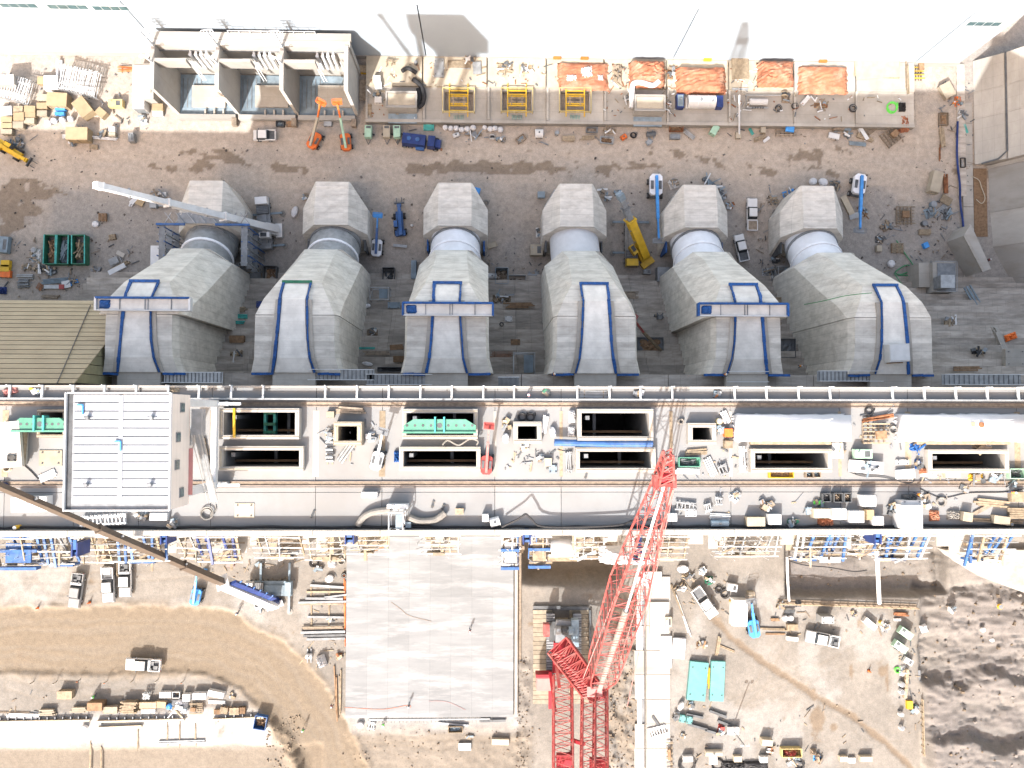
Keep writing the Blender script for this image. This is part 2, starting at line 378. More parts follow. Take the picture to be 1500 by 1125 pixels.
    step = 1.5*sst(yy+.7, yy-.7, Y+w*6-.03*(X-75))+1.9*sst(yb+.8, yb-.8, Y+w*6+.10*(X-75))
    fine = fbm(X*.7, Y*1.6, 1.7, 4, 41)-.5; crk = np.exp(-((fbm(X*.5, Y*1.7, 3.5, 4, 43)-.5)/.02)**2)
    z += rk*(fine*.5-crk*.4)+(tr+tr2)*fine*.4+rk*((rough-.5)*2.0+(rid-.7)*1.4+step-.9)+(tr+tr2)*(rough-.5)*1.3
    rock = np.maximum(rk, np.maximum(tr, tr2)*(.55+.5*sst(.4, .6, rough)))
    rock = rock*np.clip(.8+1.6*(rough-.5), .2, 1)
    return z, dict(road=road*(.8+.25*stk)+rut*.3*(1-road)+edge*.5*sst(.45, .55, w2+.5), wet=wet, pale=pale*(1-road), rock=rock, earth=np.maximum(earth, edge*.35))
terrain('approach_ground', -112, 112, -82, -14, .3, appr, 'approach_dirt')
def frame_sheet(name, x0, x1, y0, y1, z, big, material):
    mb = MB(); b = big
    for a0, a1, c0, c1 in ((-b, b, -b if name == 'outer_approach_ground' else y1, y0 if name == 'outer_approach_ground' else b), (-b, x0, y0, y1), (x1, b, y0, y1)):
        mb.add([(a0, c0, z), (a1, c0, z), (a1, c1, z), (a0, c1, z)], [(0, 1, 2, 3)])
    return kind(link(name, mb.mesh(name), material), 'structure')
frame_sheet('outer_approach_ground', -112, 112, -82, -14, AP-.05, 1500, 'approach_dirt')
frame_sheet('outer_yard_ground', -150, 150, -2, 72, -.15, 1500, 'yard_dirt')
# ================================================================ SKY is the world; STEPPED SLOPE under the penstocks
st = empty('stepped_slope', 'grey concrete stepped slope between and under the six penstocks', 'concrete slope')
NS = 17; Y0, Y1, ZT = 26.5, 4.2, 24.0
for i in range(NS):
    ya = Y0+(Y1-Y0)*i/NS; yb = Y0+(Y1-Y0)*(i+1)/NS; zt = ZT*(i+.35)/NS
    for k, (xa, xb) in enumerate(((-75, -40), (-39.97, -17.5), (-17.47, 4.6), (4.63, 26.5), (26.53, 48.6), (48.63, 71), (71.03, 118))):
        link('concrete_step', MB().box((xa+xb)/2, (ya+yb)/2-.3, zt/2-.6+R.uniform(-.06, .06), xb-xa, abs(yb-ya)+.55, zt+1.2).mesh('concrete_step'), 'step_concrete', st)
# ================================================================ WHITE POWERHOUSE
WY = P(717, 88, 0)[1]; WT = [z/10 for z in range(150, 260) if P(717, 8, z/10)[1] <= WY][0] if False else min((abs(P(717, 7, z/10)[1]-WY), z/10) for z in range(120, 260))[1]; WX = [P(-140, 75)[0], P(248, 66)[0], P(625, 82)[0], P(983, 85)[0], P(1335, 92)[0], P(1400, 92)[0]]
ph = empty('powerhouse_building', 'long white clad powerhouse building across the top of the photo', 'building', (0, WY, 0))
for a, b in zip(WX, WX[1:]):
    link('wall_panel', MB().box((a+b)/2, 1.0, (WT+1.6)/2, b-a-.22, 2, WT-1.6).mesh('wall_panel'), 'white_panel', ph)
link('seam_backing', MB().box((WX[0]+WX[-1])/2, 1.5, WT/2, WX[-1]-WX[0]-.6, 2, WT-.4).mesh('seam_backing'), 'steel_dark', ph)
for a, b in zip(WX, WX[1:]):
    link('concrete_plinth', MB().box((a+b)/2, .95, .8, b-a-.04, 2.2, 1.6).mesh('concrete_plinth'), 'pale_concrete', ph)
link('roof', MB().box((WX[0]+WX[-1])/2, 22, WT-1.9, WX[-1]-WX[0], 39, .5).mesh('roof'), 'clad_beige', ph)
link('parapet_cap', MB().box((WX[0]+WX[-1])/2, 1.05, WT+.06, WX[-1]-WX[0], 2.35, .14).mesh('parapet_cap'), 'steel_white', ph)
for px in range(20, 1500, 83):
    x = P(px, 6, WT)[0]; mb = MB().bar((x, 1.9, WT-.2), (x+.5, 4.6, WT-1.5), .3).bar((x, 1.9, WT-1.5), (x, 2.3, WT+.4), .25); link('parapet_brace', mb.mesh('parapet_brace'), 'steel_white', ph)
for x0, x1, y in ((0, 54, 7), (70, 128, 9), (136, 188, 11), (1417, 1466, 34)):
    z = 14.0
    for _ in range(12):
        a = P(x0, y, z); z += (a[1]-WY)*1.0/ (max(.3, a[1]/(162-z))) if abs(a[1]-WY) > .02 else 0
    xa, xb = P(x0, y, z)[0], P(x1, y, z)[0]
    wf = link('window', MB().box((xa+xb)/2, -.03, z, xb-xa+.3, .08, 1.7).mesh('window'), 'steel_white', ph)
    for q in range(4):
        link('pane', MB().box(xa+(q+.5)*(xb-xa)/4, -.09, z, (xb-xa)/4-.12, .06, 1.35).mesh('pane'), 'window_glass', wf)
# little wall fittings
for px, py, m in ((265, 82, 'timber'), (816, 82, 'orange'), (856, 79, 'orange'), (1205, 86, 'orange'), (1036, 80, 'yellow')):
    x = P(px, py, 1.8)[0]; link('wall_box', MB().box(x, -.25, 2.0, 1.5, .45, .5).mesh('wall_box'), m, ph)
# ================================================================ TRANSFORMER BAYS (four tall concrete walls)
bx = [P(223, 98, 13)[0], P(318, 98, 13)[0], P(412.5, 98, 13)[0], P(507, 98, 13)[0]]; TW = .62
byF, byB = P(300, 168, 0)[1], P(300, 110, 0)[1]
tb = empty('transformer_bays', 'three open concrete transformer bays with tall dividing walls', 'transformer bays', (0, 0, 0))
for i, x in enumerate(bx):
    link('dividing_wall', MB().box(x, (byF+byB)/2+.2, 6.5, TW, byB-byF+.4, 13).mesh('dividing_wall'), 'wall_concrete', tb)
    link('wall_cap', MB().box(x, (byF+byB)/2+.2, 13.05, TW+.12, byB-byF+.42, .09).mesh('wall_cap'), 'pale_concrete', tb)
    if i < 3:   # lattice mast with insulators on the wall
        m = MB().bar((x, byB, 13), (x, byB, 18.5), .35); mm = link('insulator_mast', m.mesh('insulator_mast'), 'steel_white', tb)
        for k in range(3):
            zz = 16.6+k*.9
            link('insulator', MB().bar((x-.9, byB-.2+.3*k, zz), (x+.9, byB-.2+.3*k, zz+.25), .14).torus(x-.8, byB, zz+.2, .3, .08, 10, 4).torus(x+.8, byB, zz+.2, .3, .08, 10, 4).torus(x, byB-.4, zz+.3, .28, .08, 10, 4).mesh('insulator'), 'steel_white', mm)
        m = MB().bar((x, byB-3, 13), (x-.4, byB-3, 15.8), .25).bar((x-1.2, byB-3, 15.4), (x+.6, byB-3, 15.8), .16).torus(x-.9, byB-3, 15.6, .3, .09, 10, 4).torus(x+.3, byB-3, 15.9, .3, .09, 10, 4)
        link('small_insulator', m.mesh('small_insulator'), 'steel_white', tb)
link('back_wall', MB().box((bx[0]+bx[3])/2, byB+.72, 6.45, bx[3]-bx[0]+TW*2, 1.0, 12.9).mesh('back_wall'), 'pale_concrete', tb)
link('gallery_roof', MB().box((bx[0]+bx[3])/2+.2, byB+1.9, 12.6, bx[3]-bx[0]+1.2, 1.3, .8).mesh('gallery_roof'), 'pale_concrete', tb)
link('wall_ledge', MB().box((bx[0]+bx[3])/2, byB+.15, 10.7, bx[3]-bx[0]-.2, .25, .25).mesh('wall_ledge'), 'steel_grey', tb)
mb = MB()
for k in range(9):
    x = bx[1]+2+k*1.9; mb.bar((x, byB+2.3, 13), (x, byB+2.3, 14.1), .09)
mb.bar((bx[1]+2, byB+2.3, 14.1), (bx[1]+17.2, byB+2.3, 14.1), .09)
link('roof_railing', mb.mesh('roof_railing'), 'steel_white', tb)
for i in range(3):
    xa, xb = bx[i]+TW/2, bx[i+1]-TW/2
    link('cross_wall', MB().box(xa+2.75, byB-2.5, 11.6, 5.5, .55, 2.9).mesh('cross_wall'), 'pale_concrete', tb)
    link('bay_floor', MB().box((xa+xb)/2, (byF+byB)/2, .05, xb-xa-.02, byB-byF, .25).mesh('bay_floor'), 'blue_grey', tb)
    for k in range(5): link('floor_rail', MB().box(xa+.5+k*.85, (byF+byB)/2+.3, .22, .14, byB-byF-2, .1).mesh('floor_rail'), 'steel_grey', tb)
    pp = P(bx[i] and (690/7.5+190+i*95-i*3), 125, .6); pq = P(1050/7.5+190+i*95-i*3, 157, .6)
    link('transformer_pad', MB().box((pp[0]+pq[0])/2, (pp[1]+pq[1])/2, .42, pq[0]-pp[0], pp[1]-pq[1], .55).mesh('transformer_pad'), 'concrete', tb)
    link('front_curb', MB().box((xa+xb)/2, byF-.7, .55, xb-xa+.1, .9, 1.1).mesh('front_curb'), 'pale_concrete', tb)
    for k, fx in enumerate((.46, .62, .78)): link('curb_pier', MB().box(xa+(xb-xa)*fx, byF+.25, .45, .3, 1.1, .8).mesh('curb_pier'), 'concrete', tb)
    for k in range(4):
        x = xa+5.4+k*.95; link('bus_duct', MB().tube([(x, byB-.6, 10.8), (x, byB-.6, 5.2)], .3, 10).tube([(x, byB-.6, 10.6), (x, byB+.3, 10.6)], .24, 8).mesh('bus_duct'), 'steel_white', tb)
    link('duct_hanger', MB().bar((xa+4.2, byB-.4, 8.5), (xa+5.2, byB-2.2, 3.0), .16).bar((xa+4.6, byB-.4, 8.5), (xa+5.6, byB-2.0, 2.6), .16).bar((xa+9, byB-.4, 8), (xa+9.6, byB-1.8, 5), .14).mesh('duct_hanger'), 'steel_white', tb)
    link('step_ladder', MB().bar((xb-.2, byF-1.6, 0), (xb-.2, byF-1.6, 1.2), .9, 1.4).mesh('step_ladder'), 'timber_grey', tb)
# beige annex and white tank west of the bays
a = P(212, 120, 3); build('annex_hut', 'beige roofed concrete hut against the leftmost bay wall', 'hut', (a[0]-.2, a[1], 0), 0, [('wall', 'pale_concrete', [('b', 0, 0, 1.7, 4.0, 6.6, 3.4)]), ('roof', 'clad_beige', [('b', -.1, .3, 3.5, 3.2, 5.2, .25)])])
a = P(203, 135, 2.6); build('storage_container', 'white shipping container standing west of the leftmost bay wall', 'container', (a[0], a[1], 0), 0, [('body', 'paint_white', [('b', 0, 0, 1.3, 2.1, 6.2, 2.6)]), ('roof_ribs', 'steel_white', [('b', 0, -2.8+.7*k, 2.63, 2.0, .18, .08) for k in range(9)]), ('door', 'steel_grey', [('b', 0, -3.13, 1.25, 1.9, .08, 2.3)])])
# ================================================================ PLATFORM east of the bays with transformer pits
def plate(x0, x1, y0, y1, z0, z1, holes, name, material, parent, depth=None):
    """slab with rectangular holes; hole sides go down to z0"""
    xs = sorted({x0, x1, *[h[0] for h in holes], *[h[1] for h in holes]}); ys = sorted({y0, y1, *[h[2] for h in holes], *[h[3] for h in holes]})
    mb = MB()
    def solid(i, j):
        if not (0 <= i < len(xs)-1 and 0 <= j < len(ys)-1): return False
        cx, cy = (xs[i]+xs[i+1])/2, (ys[j]+ys[j+1])/2
        return not any(h[0] < cx < h[1] and h[2] < cy < h[3] for h in holes)
    for i in range(len(xs)-1):
        for j in range(len(ys)-1):
            if not solid(i, j): continue
            a, b, c, d = xs[i], xs[i+1], ys[j], ys[j+1]
            mb.add([(a, c, z1), (b, c, z1), (b, d, z1), (a, d, z1)], [(0, 1, 2, 3)])
            for di, dj, p, q in ((-1, 0, (a, d), (a, c)), (1, 0, (b, c), (b, d)), (0, -1, (a, c), (b, c)), (0, 1, (b, d), (a, d))):
                if not solid(i+di, j+dj): mb.add([(*p, z0), (*q, z0), (*q, z1), (*p, z1)], [(0, 1, 2, 3)])
    return link(name, mb.mesh(name), material, parent)
PZ = 1.1
tp = empty('transformer_platform', 'raised concrete platform with pits along the foot of the white building', 'platform')
pl0, pl1 = P(536, 100, PZ)[0], P(1338, 100, PZ)[0]; pyF, pyB = P(900, 178, PZ)[1], WY-.2
pits = []
for px in (672, 757, 842):
    c = P(px, 149, PZ); pits.append((c[0]-2.75, c[0]+2.75, c[1]-1.95, c[1]+1.95))
cuts = [pl0, P(620, 0, PZ)[0], P(714, 0, PZ)[0], P(800, 0, PZ)[0], P(884, 0, PZ)[0], P(975, 0, PZ)[0], P(1065, 0, PZ)[0], P(1160, 0, PZ)[0], P(1250, 0, PZ)[0], pl1]
for a, b in zip(cuts, cuts[1:]):
    plate(a+.02, b-.02, pyF, pyB, -.4, PZ+R.uniform(-.02, .02), [h for h in pits if a < h[0] < b], 'platform_slab', 'concrete', tp)
    link('front_wall', MB().box((a+b)/2, pyF-.33, .62, b-a-.05, .62, 1.5).mesh('front_wall'), 'concrete', tp)
    ym = P(900, 131, PZ)[1]; link('upper_terrace', MB().box((a+b)/2, (ym+pyB)/2, PZ+.3, b-a-.3, pyB-ym, .6).mesh('upper_terrace'), 'concrete' if a > 50 else 'cream', tp)
    link('divider_kerb', MB().box(a+.25, (pyF+ym)/2, PZ+.22, .4, ym-pyF, .44).mesh('divider_kerb'), 'concrete', tp)
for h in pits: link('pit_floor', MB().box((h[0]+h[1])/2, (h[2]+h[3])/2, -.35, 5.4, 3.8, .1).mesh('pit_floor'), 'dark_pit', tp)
PITL = ('yellow scaffold frame over the leftmost transformer pit', 'yellow scaffold frame over the middle transformer pit', 'yellow scaffold frame over the transformer pit below the orange sheeting')
for h, lb in zip(pits, PITL):
    cx, cy = (h[0]+h[1])/2, (h[2]+h[3])/2; sh = []; X, Y = 3.0, 2.25
    for x, y in ((-X, -Y), (X, -Y), (X, Y), (-X, Y), (0, Y), (0, -Y)): sh.append(('r', (x, y, 0), (x, y, 1.2), .1))
    for z in (.6, 1.2): sh += [('r', (-X, -Y, z), (X, -Y, z), .13), ('r', (-X, Y, z), (X, Y, z), .13), ('r', (-X, -Y, z), (-X, Y, z), .13), ('r', (X, -Y, z), (X, Y, z), .13)]
    bm = []
    for y in (-1.9, -.95, -.6, .85, 1.2, 1.9): bm.append(('b', 0, y, .5, 3.6, .22, .25))
    for x in (-1.75, 1.75): bm.append(('b', x, 0, .75, .2, 6.3, .25))
    tt = [('b', x, y, .62, 1.3, .2, .15) for x in (-.8, .8) for y in (.5, -.3)]+[('b', x, 0, .5, .2, 1.8, .3) for x in (-1.0, 1.0)]
    build('pit_scaffold', lb, 'scaffold', (cx, cy, PZ), 0, [('guard_rail', 'yellow_pale', sh), ('beam', 'yellow', bm), ('timber_plank', 'timber', tt), ('rebar', 'teal', [('r', (-.9+.3*k, -2.6, .1), (-.85+.28*k, -3.7, .9), .07) for k in range(7)])], 'pitsc', 'yellow pit scaffolds on the platform')
# ================================================================ PENSTOCKS
XA, XB = P(643, 670, DK)[0], P(1412, 672, DK)[0]; SP = (XB-XA)/3; XU = [XA+(i-2)*SP for i in range(6)]
ORD = ('leftmost', 'second', 'third', 'fourth', 'fifth', 'rightmost')
def oct_sec(xc, Y, a, b, zt, zs, z0=-1.2): return [(xc-b, Y, z0), (xc-b, Y, zs), (xc-a, Y, zt), (xc+a, Y, zt), (xc+b, Y, zs), (xc+b, Y, z0)]
def yat(py, z): return P(717, py, z)[1]
PEN_TOP = {}
for i, xc in enumerate(XU):
    lip = i in (0, 4)
    pen = empty('penstock', ('leftmost concrete penstock wrapped in grey scaffolding beside the tan clad roof', 'second penstock from the left, green edge on its chase and no cross tray', 'third penstock from the left, crossed by a blue edged tray and near the blue lifts', 'fourth penstock from the left, with a bright white steel collar beside the yellow crane', 'fifth penstock from the left, blue edged cross tray, white pickup at its collar', 'rightmost penstock, with a small white box on its blue edged chase')[i], 'penstock', (0, 0, 0), 0, 'six concrete penstocks')
    dx = (.0, .2, 0, -.3, 0, -.6)[i]
    x = xc+dx
    lo = [oct_sec(x, yat(268, 9.5), 2.9, 3.1, 9.5, 9.2), oct_sec(x, yat(308, 6), 3.0, 5.9, 10.2, 6.2), [(u[0], u[1]-dy, u[2]) for u, dy in zip(oct_sec(x, yat(331, 10.5), 3.0, 5.9, 10.6, 6.4), (3.4, .9, 0, 0, .9, 3.4))]]
    link('lower_casing', MB().loft(lo).mesh('lower_casing'), 'penstock_concrete', pen)
    ys = lo[-1][2][1]
    # steel tube seen in the gap, with stiffener rings
    y0, y1 = ys+.3, yat(389, 13)-3.0
    tc = lambda t: (x, y0+(y1-y0)*t, 3.6+(12.6-3.6)*t)
    link('steel_tube', MB().tube([tc(-.1), tc(0), tc(.35), tc(.7), tc(1.1)], 4.5, 28).mesh('steel_tube'), ('galvanised', 'galvanised', 'tube_white', 'tarp_white', 'tube_white', 'tube_white')[i], pen)
    for k, t in enumerate((.05, .3, .55)):
        if i == 3 and k: continue
        a, b = Vector(tc(t)), Vector(tc(t+.035)); link('stiffener_ring', MB().tube([a, b], 4.7, 28).mesh('stiffener_ring'), 'steel_grey' if k == 1 else 'tube_white', pen)
    for k in range(4):
        t = (k+.6)/4.4; yk = lo[0][0][1]+(lo[-1][2][1]-lo[0][0][1])*t; zk = 9.5+(10.6-9.5)*min(1, t*1.0)+.04
        link('pour_step', MB().box(x+(.15 if k % 2 else -.1), yk, zk-.12, 5.6, .42, .34).mesh('pour_step'), 'penstock_concrete', pen)
    # dark footing frame round the gap
    for sx in (-1, 1):
        link('gap_formwork', MB().box(x+sx*5.2, ys-2.2, 2.2, .3, 2.6, 5.4).mesh('gap_formwork'), 'blue_tarp' if (i+sx) % 2 else 'steel_dark', pen)
        link('gap_brace', MB().bar((x+sx*5.0, ys-3.2, 0), (x+sx*5.0, ys-.6, 6), .2).bar((x+sx*5.0, ys-.6, 0), (x+sx*5.0, ys-.6, 6), .2).bar((x+sx*5.0, ys-1.7, 0), (x+sx*5.0, ys-1.7, 5.5), .2).mesh('gap_brace'), 'steel_grey', pen)
    bl = 5.9
    up = [oct_sec(x, yat(366, 18), 2.4, 3.2, 17.6, 17.2, 6.5), oct_sec(x, yat(389, 14), 2.5, 6.0, 21.5, 13.8, 3), oct_sec(x, yat(415, 36), 3.3, bl+.15, 35.2, 26.5), oct_sec(x, yat(440, 37), 4.7, bl+.25, 37.2, 32.5), oct_sec(x, yat(462, 38), 5.7, bl+.3, 37.8, 36.2)]
    ye = yat(463, 38)
    link('upper_casing', MB().loft(up).mesh('upper_casing'), 'penstock_concrete', pen)
    b2 = 5.2 if lip else 6.18
    dn = [oct_sec(x, ye+.02, b2-.48, b2-.02, 37.79, 36.2), oct_sec(x, yat(500, 38), b2-.45, b2, 37.9, 36.3), oct_sec(x, yat(525, 38), b2-.35, b2+.12, 37.6, 36), oct_sec(x, yat(546, 38), b2+.2, b2+.7, 36.9, 35.4)]
    link('intake_transition', MB().loft(dn).mesh('intake_transition'), 'penstock_concrete', pen)
    # chase down the crest: pale strip with blue membrane edges
    hw = 1.75; pts = [(yat(415, 36), hw, 35.4), (yat(433, 37), hw, 37.1), (yat(440, 37.6), hw*.95, 37.6), (yat(470, 38), hw+.05, 38.0), (yat(500, 38), hw+.25, 38.08), (yat(525, 38), hw+.5, 37.85), (yat(546, 38), hw+1.0, 37.1)]
    if i == 5: pts = [(y, w*.8+.1, z) for y, w, z in pts]
    cx = P(1299 if i == 5 else 0, 420, 36)[0] if i == 5 else x-(.25 if i in (0, 1) else 0)
    secs = [[(cx-w, y, z-.5), (cx-w, y, z+.05), (cx+w, y, z+.05), (cx+w, y, z-.5)] for y, w, z in pts]
    link('chase_slab', MB().loft(secs).mesh('chase_slab'), 'chase_concrete', pen)
    for sx in (-1, 1):
        e = [(cx+sx*(w+.22+R.uniform(-.05, .1)), y, z+.1) for y, w, z in pts]
        m = MB()
        for p, q in zip(e, e[1:]):
            n = 3
            for k in range(n):
                a = [p[j]+(q[j]-p[j])*k/n for j in range(3)]; b = [p[j]+(q[j]-p[j])*(k+1)/n for j in range(3)]
                m.bar(a, b,   .2+R.uniform(0, .2)+(.1 if sx == (1 if i in (3, 4, 5) else -1) else -.06), .3)
        link('membrane_edge', m.mesh('membrane_edge'), 'blue_tarp', pen)
        link('edge_board', MB().loft([[(cx+sx*(w+.35), y, z-.4), (cx+sx*(w+.35), y, z+.02), (cx+sx*(w+.95), y, z+.02), (cx+sx*(w+.95), y, z-.4)] for y, w, z in pts[2:]]).mesh('edge_board'), 'concrete', pen)
    link('chase_foot', MB().box(cx, pts[-1][0]-.95, 36.3, 6.2, 1.9, 1.2).mesh('chase_foot'), 'concrete', pen)
    y, w, z = pts[0]
    link('membrane_top', MB().box(cx, y+.15, z+.1, 2*w+.9, .42, .35).mesh('membrane_top'), 'green' if i == 1 else 'blue_tarp', pen)
    yb = pts[-1][0]
    m = MB()
    for k in range(8):
        xa = x-6.4+k*1.6
        if abs(xa+.8-cx) > 3: m.bar((xa, yb-.2, 36.9), (xa+1.62, yb-.2+R.uniform(-.1, .1), 36.9), .35, .3)
    link('membrane_foot', m.mesh('membrane_foot'), 'blue_tarp', pen)
    if i in (0, 2, 4):   # cross tray over the crest
        (ax, ay), (bx_, by) = (P(139, 444, 39), P(277, 446, 39)) if i == 0 else (P(590, 452, 39), P(722, 453, 39)) if i == 2 else (P(1024, 453, 39), P(1155, 454, 39))
        c = (ax+bx_)/2; L = bx_-ax; y = (ay+by)/2
        tr = link('cross_tray', MB().box(c, y, 38.3, L, 1.7, .5).mesh('cross_tray'), 'chase_concrete', pen)
        link('tray_side', MB().box(c, y-.9, 38.45, L, .14, 1.0).mesh('tray_side'), 'steel_white', tr)
        link('tray_membrane', MB().box(c, y+.9, 38.5, L, .3, 1.1).mesh('tray_membrane'), 'blue_tarp', tr)
        for sx in (-1, 1): link('tray_end', MB().box(c+sx*(L/2), y, 38.5, .3, 1.9, 1.0).mesh('tray_end'), 'blue_tarp' if i else 'steel_white', tr)
        link('tray_sack', MB().heap(1.6, 1.3, .7, i, 6).mesh('tray_sack'), 'blue_tarp', tr).location = (c-L/2+1.2, y, 38.5)
        for k in (-.25, .02, .05, .3): link('tray_rib', MB().box(c+k*L, y, 38.6, .12, 1.6, .14).mesh('tray_rib'), 'steel_grey', tr)
        for sx in (-1, 1): link('tray_strut', MB().bar((c+sx*L*.43, y, 38.1), (x+sx*5.2, y, 34.5), .25).mesh('tray_strut'), 'steel_grey', tr)
p = P(1316, 517, 39.5); build('site_box', 'small white cabin box standing on the chase of the rightmost penstock', 'box', (p[0], p[1], 38.1), D(3), [('box_body', 'plastic_white', [('b', 0, 0, .9, 3.0, 2.6, 1.8)]), ('lid', 'steel_white', [('b', 0, .05, 1.85, 2.8, 2.3, .1)]), ('timber_base', 'timber_dark', [('b', 0, -1.3, .1, 2.4, .3, .2)])])
# ================================================================ INTAKE DAM
yN, yS = P(717, 566, DK)[1], P(717, 784.5, DK)[1]
dam = empty('intake_dam', 'long pale concrete intake deck with rows of dark gate openings crossing the middle', 'dam', (0, 0, 0))
def pr(x0, y0, x1, y1, z=DK): a, b = P(x0, y0, z), P(x1, y1, z); return (a[0], b[0], b[1], a[1])
HA = [(333, 604, 436, 637), (597, 605, 694, 637), (850, 605, 948, 639)]; HB = [(331, 659, 441, 683), (592, 660, 698, 683), (848, 661, 952, 685), (1102, 663, 1208, 685), (1359, 664, 1465, 686)]
HC = [(758, 624, 786, 643), (1011, 626, 1039, 644), (500, 624, 527, 645)]; HD = [(64, 604, 96, 636)]
holes = [pr(*h) for h in HA+HB+HC+HD]
jt = [-65.5]+[P(x, 640, DK)[0] for x in (8, 110, 205, 310, 463, 560, 725, 822, 983, 1070, 1230, 1330, 1490)]+[125]
ymid = [yS, P(717, 721, DK)[1], yN]
for a, b in zip(jt, jt[1:]):
    for c, d in zip(ymid, ymid[1:]):
        hs = [h for h in holes if a < h[0] < b and c < (h[2]+h[3])/2 < d]
        plate(a+.03, b-.03, c+.03, d-.03, 36, DK+R.uniform(-.012, .012), hs, 'deck_slab', 'deck_concrete', dam)
    if b < 124: link('joint_strip', MB().box(b, (P(717, 600, DK)[1]+P(717, 700, DK)[1])/2, DK-.02+.03, .75 if int(b) % 2 else .4, 8.2, .03).mesh('joint_strip'), 'timber' if int(b) % 3 else 'pale_concrete', dam)
link('lower_block', MB().box(-95.3, (yN+yS)/2, 23, 59, yN-yS, 47).mesh('lower_block'), 'pale_concrete', dam)
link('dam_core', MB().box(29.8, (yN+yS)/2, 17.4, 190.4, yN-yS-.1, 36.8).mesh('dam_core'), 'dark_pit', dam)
for a, b in zip([-65.5]+[x-SP/2 for x in XU][1:]+[XU[-1]+SP/2], [x-SP/2 for x in XU][1:]+[XU[-1]+SP/2, 125]):
    link('downstream_wall', MB().box((a+b)/2, yN-.2, 45.5, b-a-.06, .5, 18.6).mesh('downstream_wall'), 'concrete', dam)
    link('upstream_wall', MB().box((a+b)/2, yS+.2, 33, b-a-.06, .5, 43.6).mesh('upstream_wall'), 'pale_concrete', dam)
    link('foot_ledge', MB().box((a+b)/2, yN+1.0, 31.5, b-a-.1, 3.0, 5).mesh('foot_ledge'), 'step_concrete', dam)
link('abutment_block', MB().box(98, (yN+yS)/2, 60.5, 54, yN-yS, 11).mesh('abutment_block'), 'pale_concrete', dam)
# rails, kerb beam, brackets, parapet
for py in (592.5, 708):
    y = P(717, py, DK)[1]
    link('rail_bed', MB().box(29.8, y, DK+.03, 190.4, .62, .05).mesh('rail_bed'), 'timber_grey', dam)
    for s in (-.24, .24): link('crane_rail', MB().box(29.8, y+s, DK+.11, 190.4, .1, .14).mesh('crane_rail'), 'rail_steel', dam)
y = P(717, 713.5, DK)[1]; link('cable_duct', MB().box(29.8, y, DK+.03, 190.4, .07, .06).mesh('cable_duct'), 'rail_steel', dam)
yb = P(717, 585, 56)[1]; link('edge_beam', MB().box(29.8, yb, DK+.45, 190.4, .22, .9).mesh('edge_beam'), 'galvanised', dam)
link('edge_kerb', MB().box(29.8, yN-.12, DK+.25, 190.4, .25, .5).mesh('edge_kerb'), 'pale_concrete', dam)
for k in range(-1, 35):
    x = P(13+46.3*k+R.uniform(-1, 1), 575, 56)[0]
    if k in (9, 17, 22, 27): continue
    link('edge_bracket', MB().bar((x, yN+.05, DK+.55), (x, yb, DK+.75), .2, .3).bar((x, yN, DK+.5), (x+.1, yN, DK+1.7), .12).mesh('edge_bracket'), 'steel_white', dam)
ya, yc = P(717, 776.5, 56.5)[1], P(717, 783.5, 56.5)[1]
for a, b in zip(jt, jt[1:]): link('parapet', MB().box((a+b)/2, (ya+yc)/2, DK+.75, b-a-.05, ya-yc, 1.5).mesh('parapet'), 'pale_concrete', dam)
m = MB(); r_ = random.Random(5); px = [(-65+2*i*.95, ya+.22+r_.uniform(-.06, .12), DK+.25+r_.uniform(0, .2)) for i in range(100)]
link('black_cable', m.tube(px, .16, 6).mesh('black_cable'), 'rubber', dam)
# upstand walls round the gate openings
def upstand(h, t, hz, m, top=None):
    x0, x1, y0, y1 = pr(*h)
    for cx, cy, sx, sy in (((x0+x1)/2, y1+t/2, x1-x0+2*t, t), ((x0+x1)/2, y0-t/2, x1-x0+2*t, t), (x0-t/2, (y0+y1)/2, t, y1-y0-.01), (x1+t/2, (y0+y1)/2, t, y1-y0-.01)):
        link('opening_upstand', MB().box(cx, cy, DK+hz/2, sx, sy, hz).mesh('opening_upstand'), m, dam)
        link('timber_capping', MB().box(cx, cy, DK+hz+.04, sx-.1 if sx > sy else sx*.3, sy*.3 if sx > sy else sy-.1, .07).mesh('timber_capping'), 'cream', dam)
for h in HA: upstand(h, .5, 1.5, 'pale_concrete')
for h in HB: upstand(h, .5, 1.1, 'concrete')
for h in HC: upstand(h, .55, 1.3 if h[0] != 500 else 2.2, 'pale_concrete' if h[0] != 500 else 'plywood')
for h in HD: upstand(h, .4, .8, 'timber_grey')
for h in HA+HB:      # ladders and walers inside
    x0, x1, y0, y1 = pr(*h); link('shaft_waler', MB().box((x0+x1)/2, y0+.5, DK-4, x1-x0, .3, .4).mesh('shaft_waler'), 'timber_dark', dam); link('shaft_beam', MB().box(x0+(x1-x0)*R.uniform(.3, .7), (y0+y1)/2, DK-7, .4, y1-y0, .5).mesh('shaft_beam'), 'steel_grey', dam)
    link('corner_post', MB().box(x0+.9, y1-.6, DK-3, .5, .5, 6).mesh('corner_post'), 'steel_grey', dam)
# piers standing out of the upstream face
for k, (x0, x1, dp, zt) in enumerate(((104, 116, 799, 50), (250, 262, 794, 50), (366, 376, 798, 50), (442, 452, 796, 50), (637, 651, 795, 51), (884, 906, 794, 51), (1008, 1030, 798, 50), (1143, 1163, 799, 50), (1240, 1247, 806, 50), (1372, 1393, 802, 50))):
    xa, xb = P(x0, 790, zt)[0], P(x1, 790, zt)[0]; yy = P(700, dp, zt)[1]
    link('pier', MB().box((xa+xb)/2, (yS+yy)/2, (AP+zt)/2-.1, xb-xa, yS-yy, zt-AP+.2).mesh('pier'), 'pale_concrete', dam)
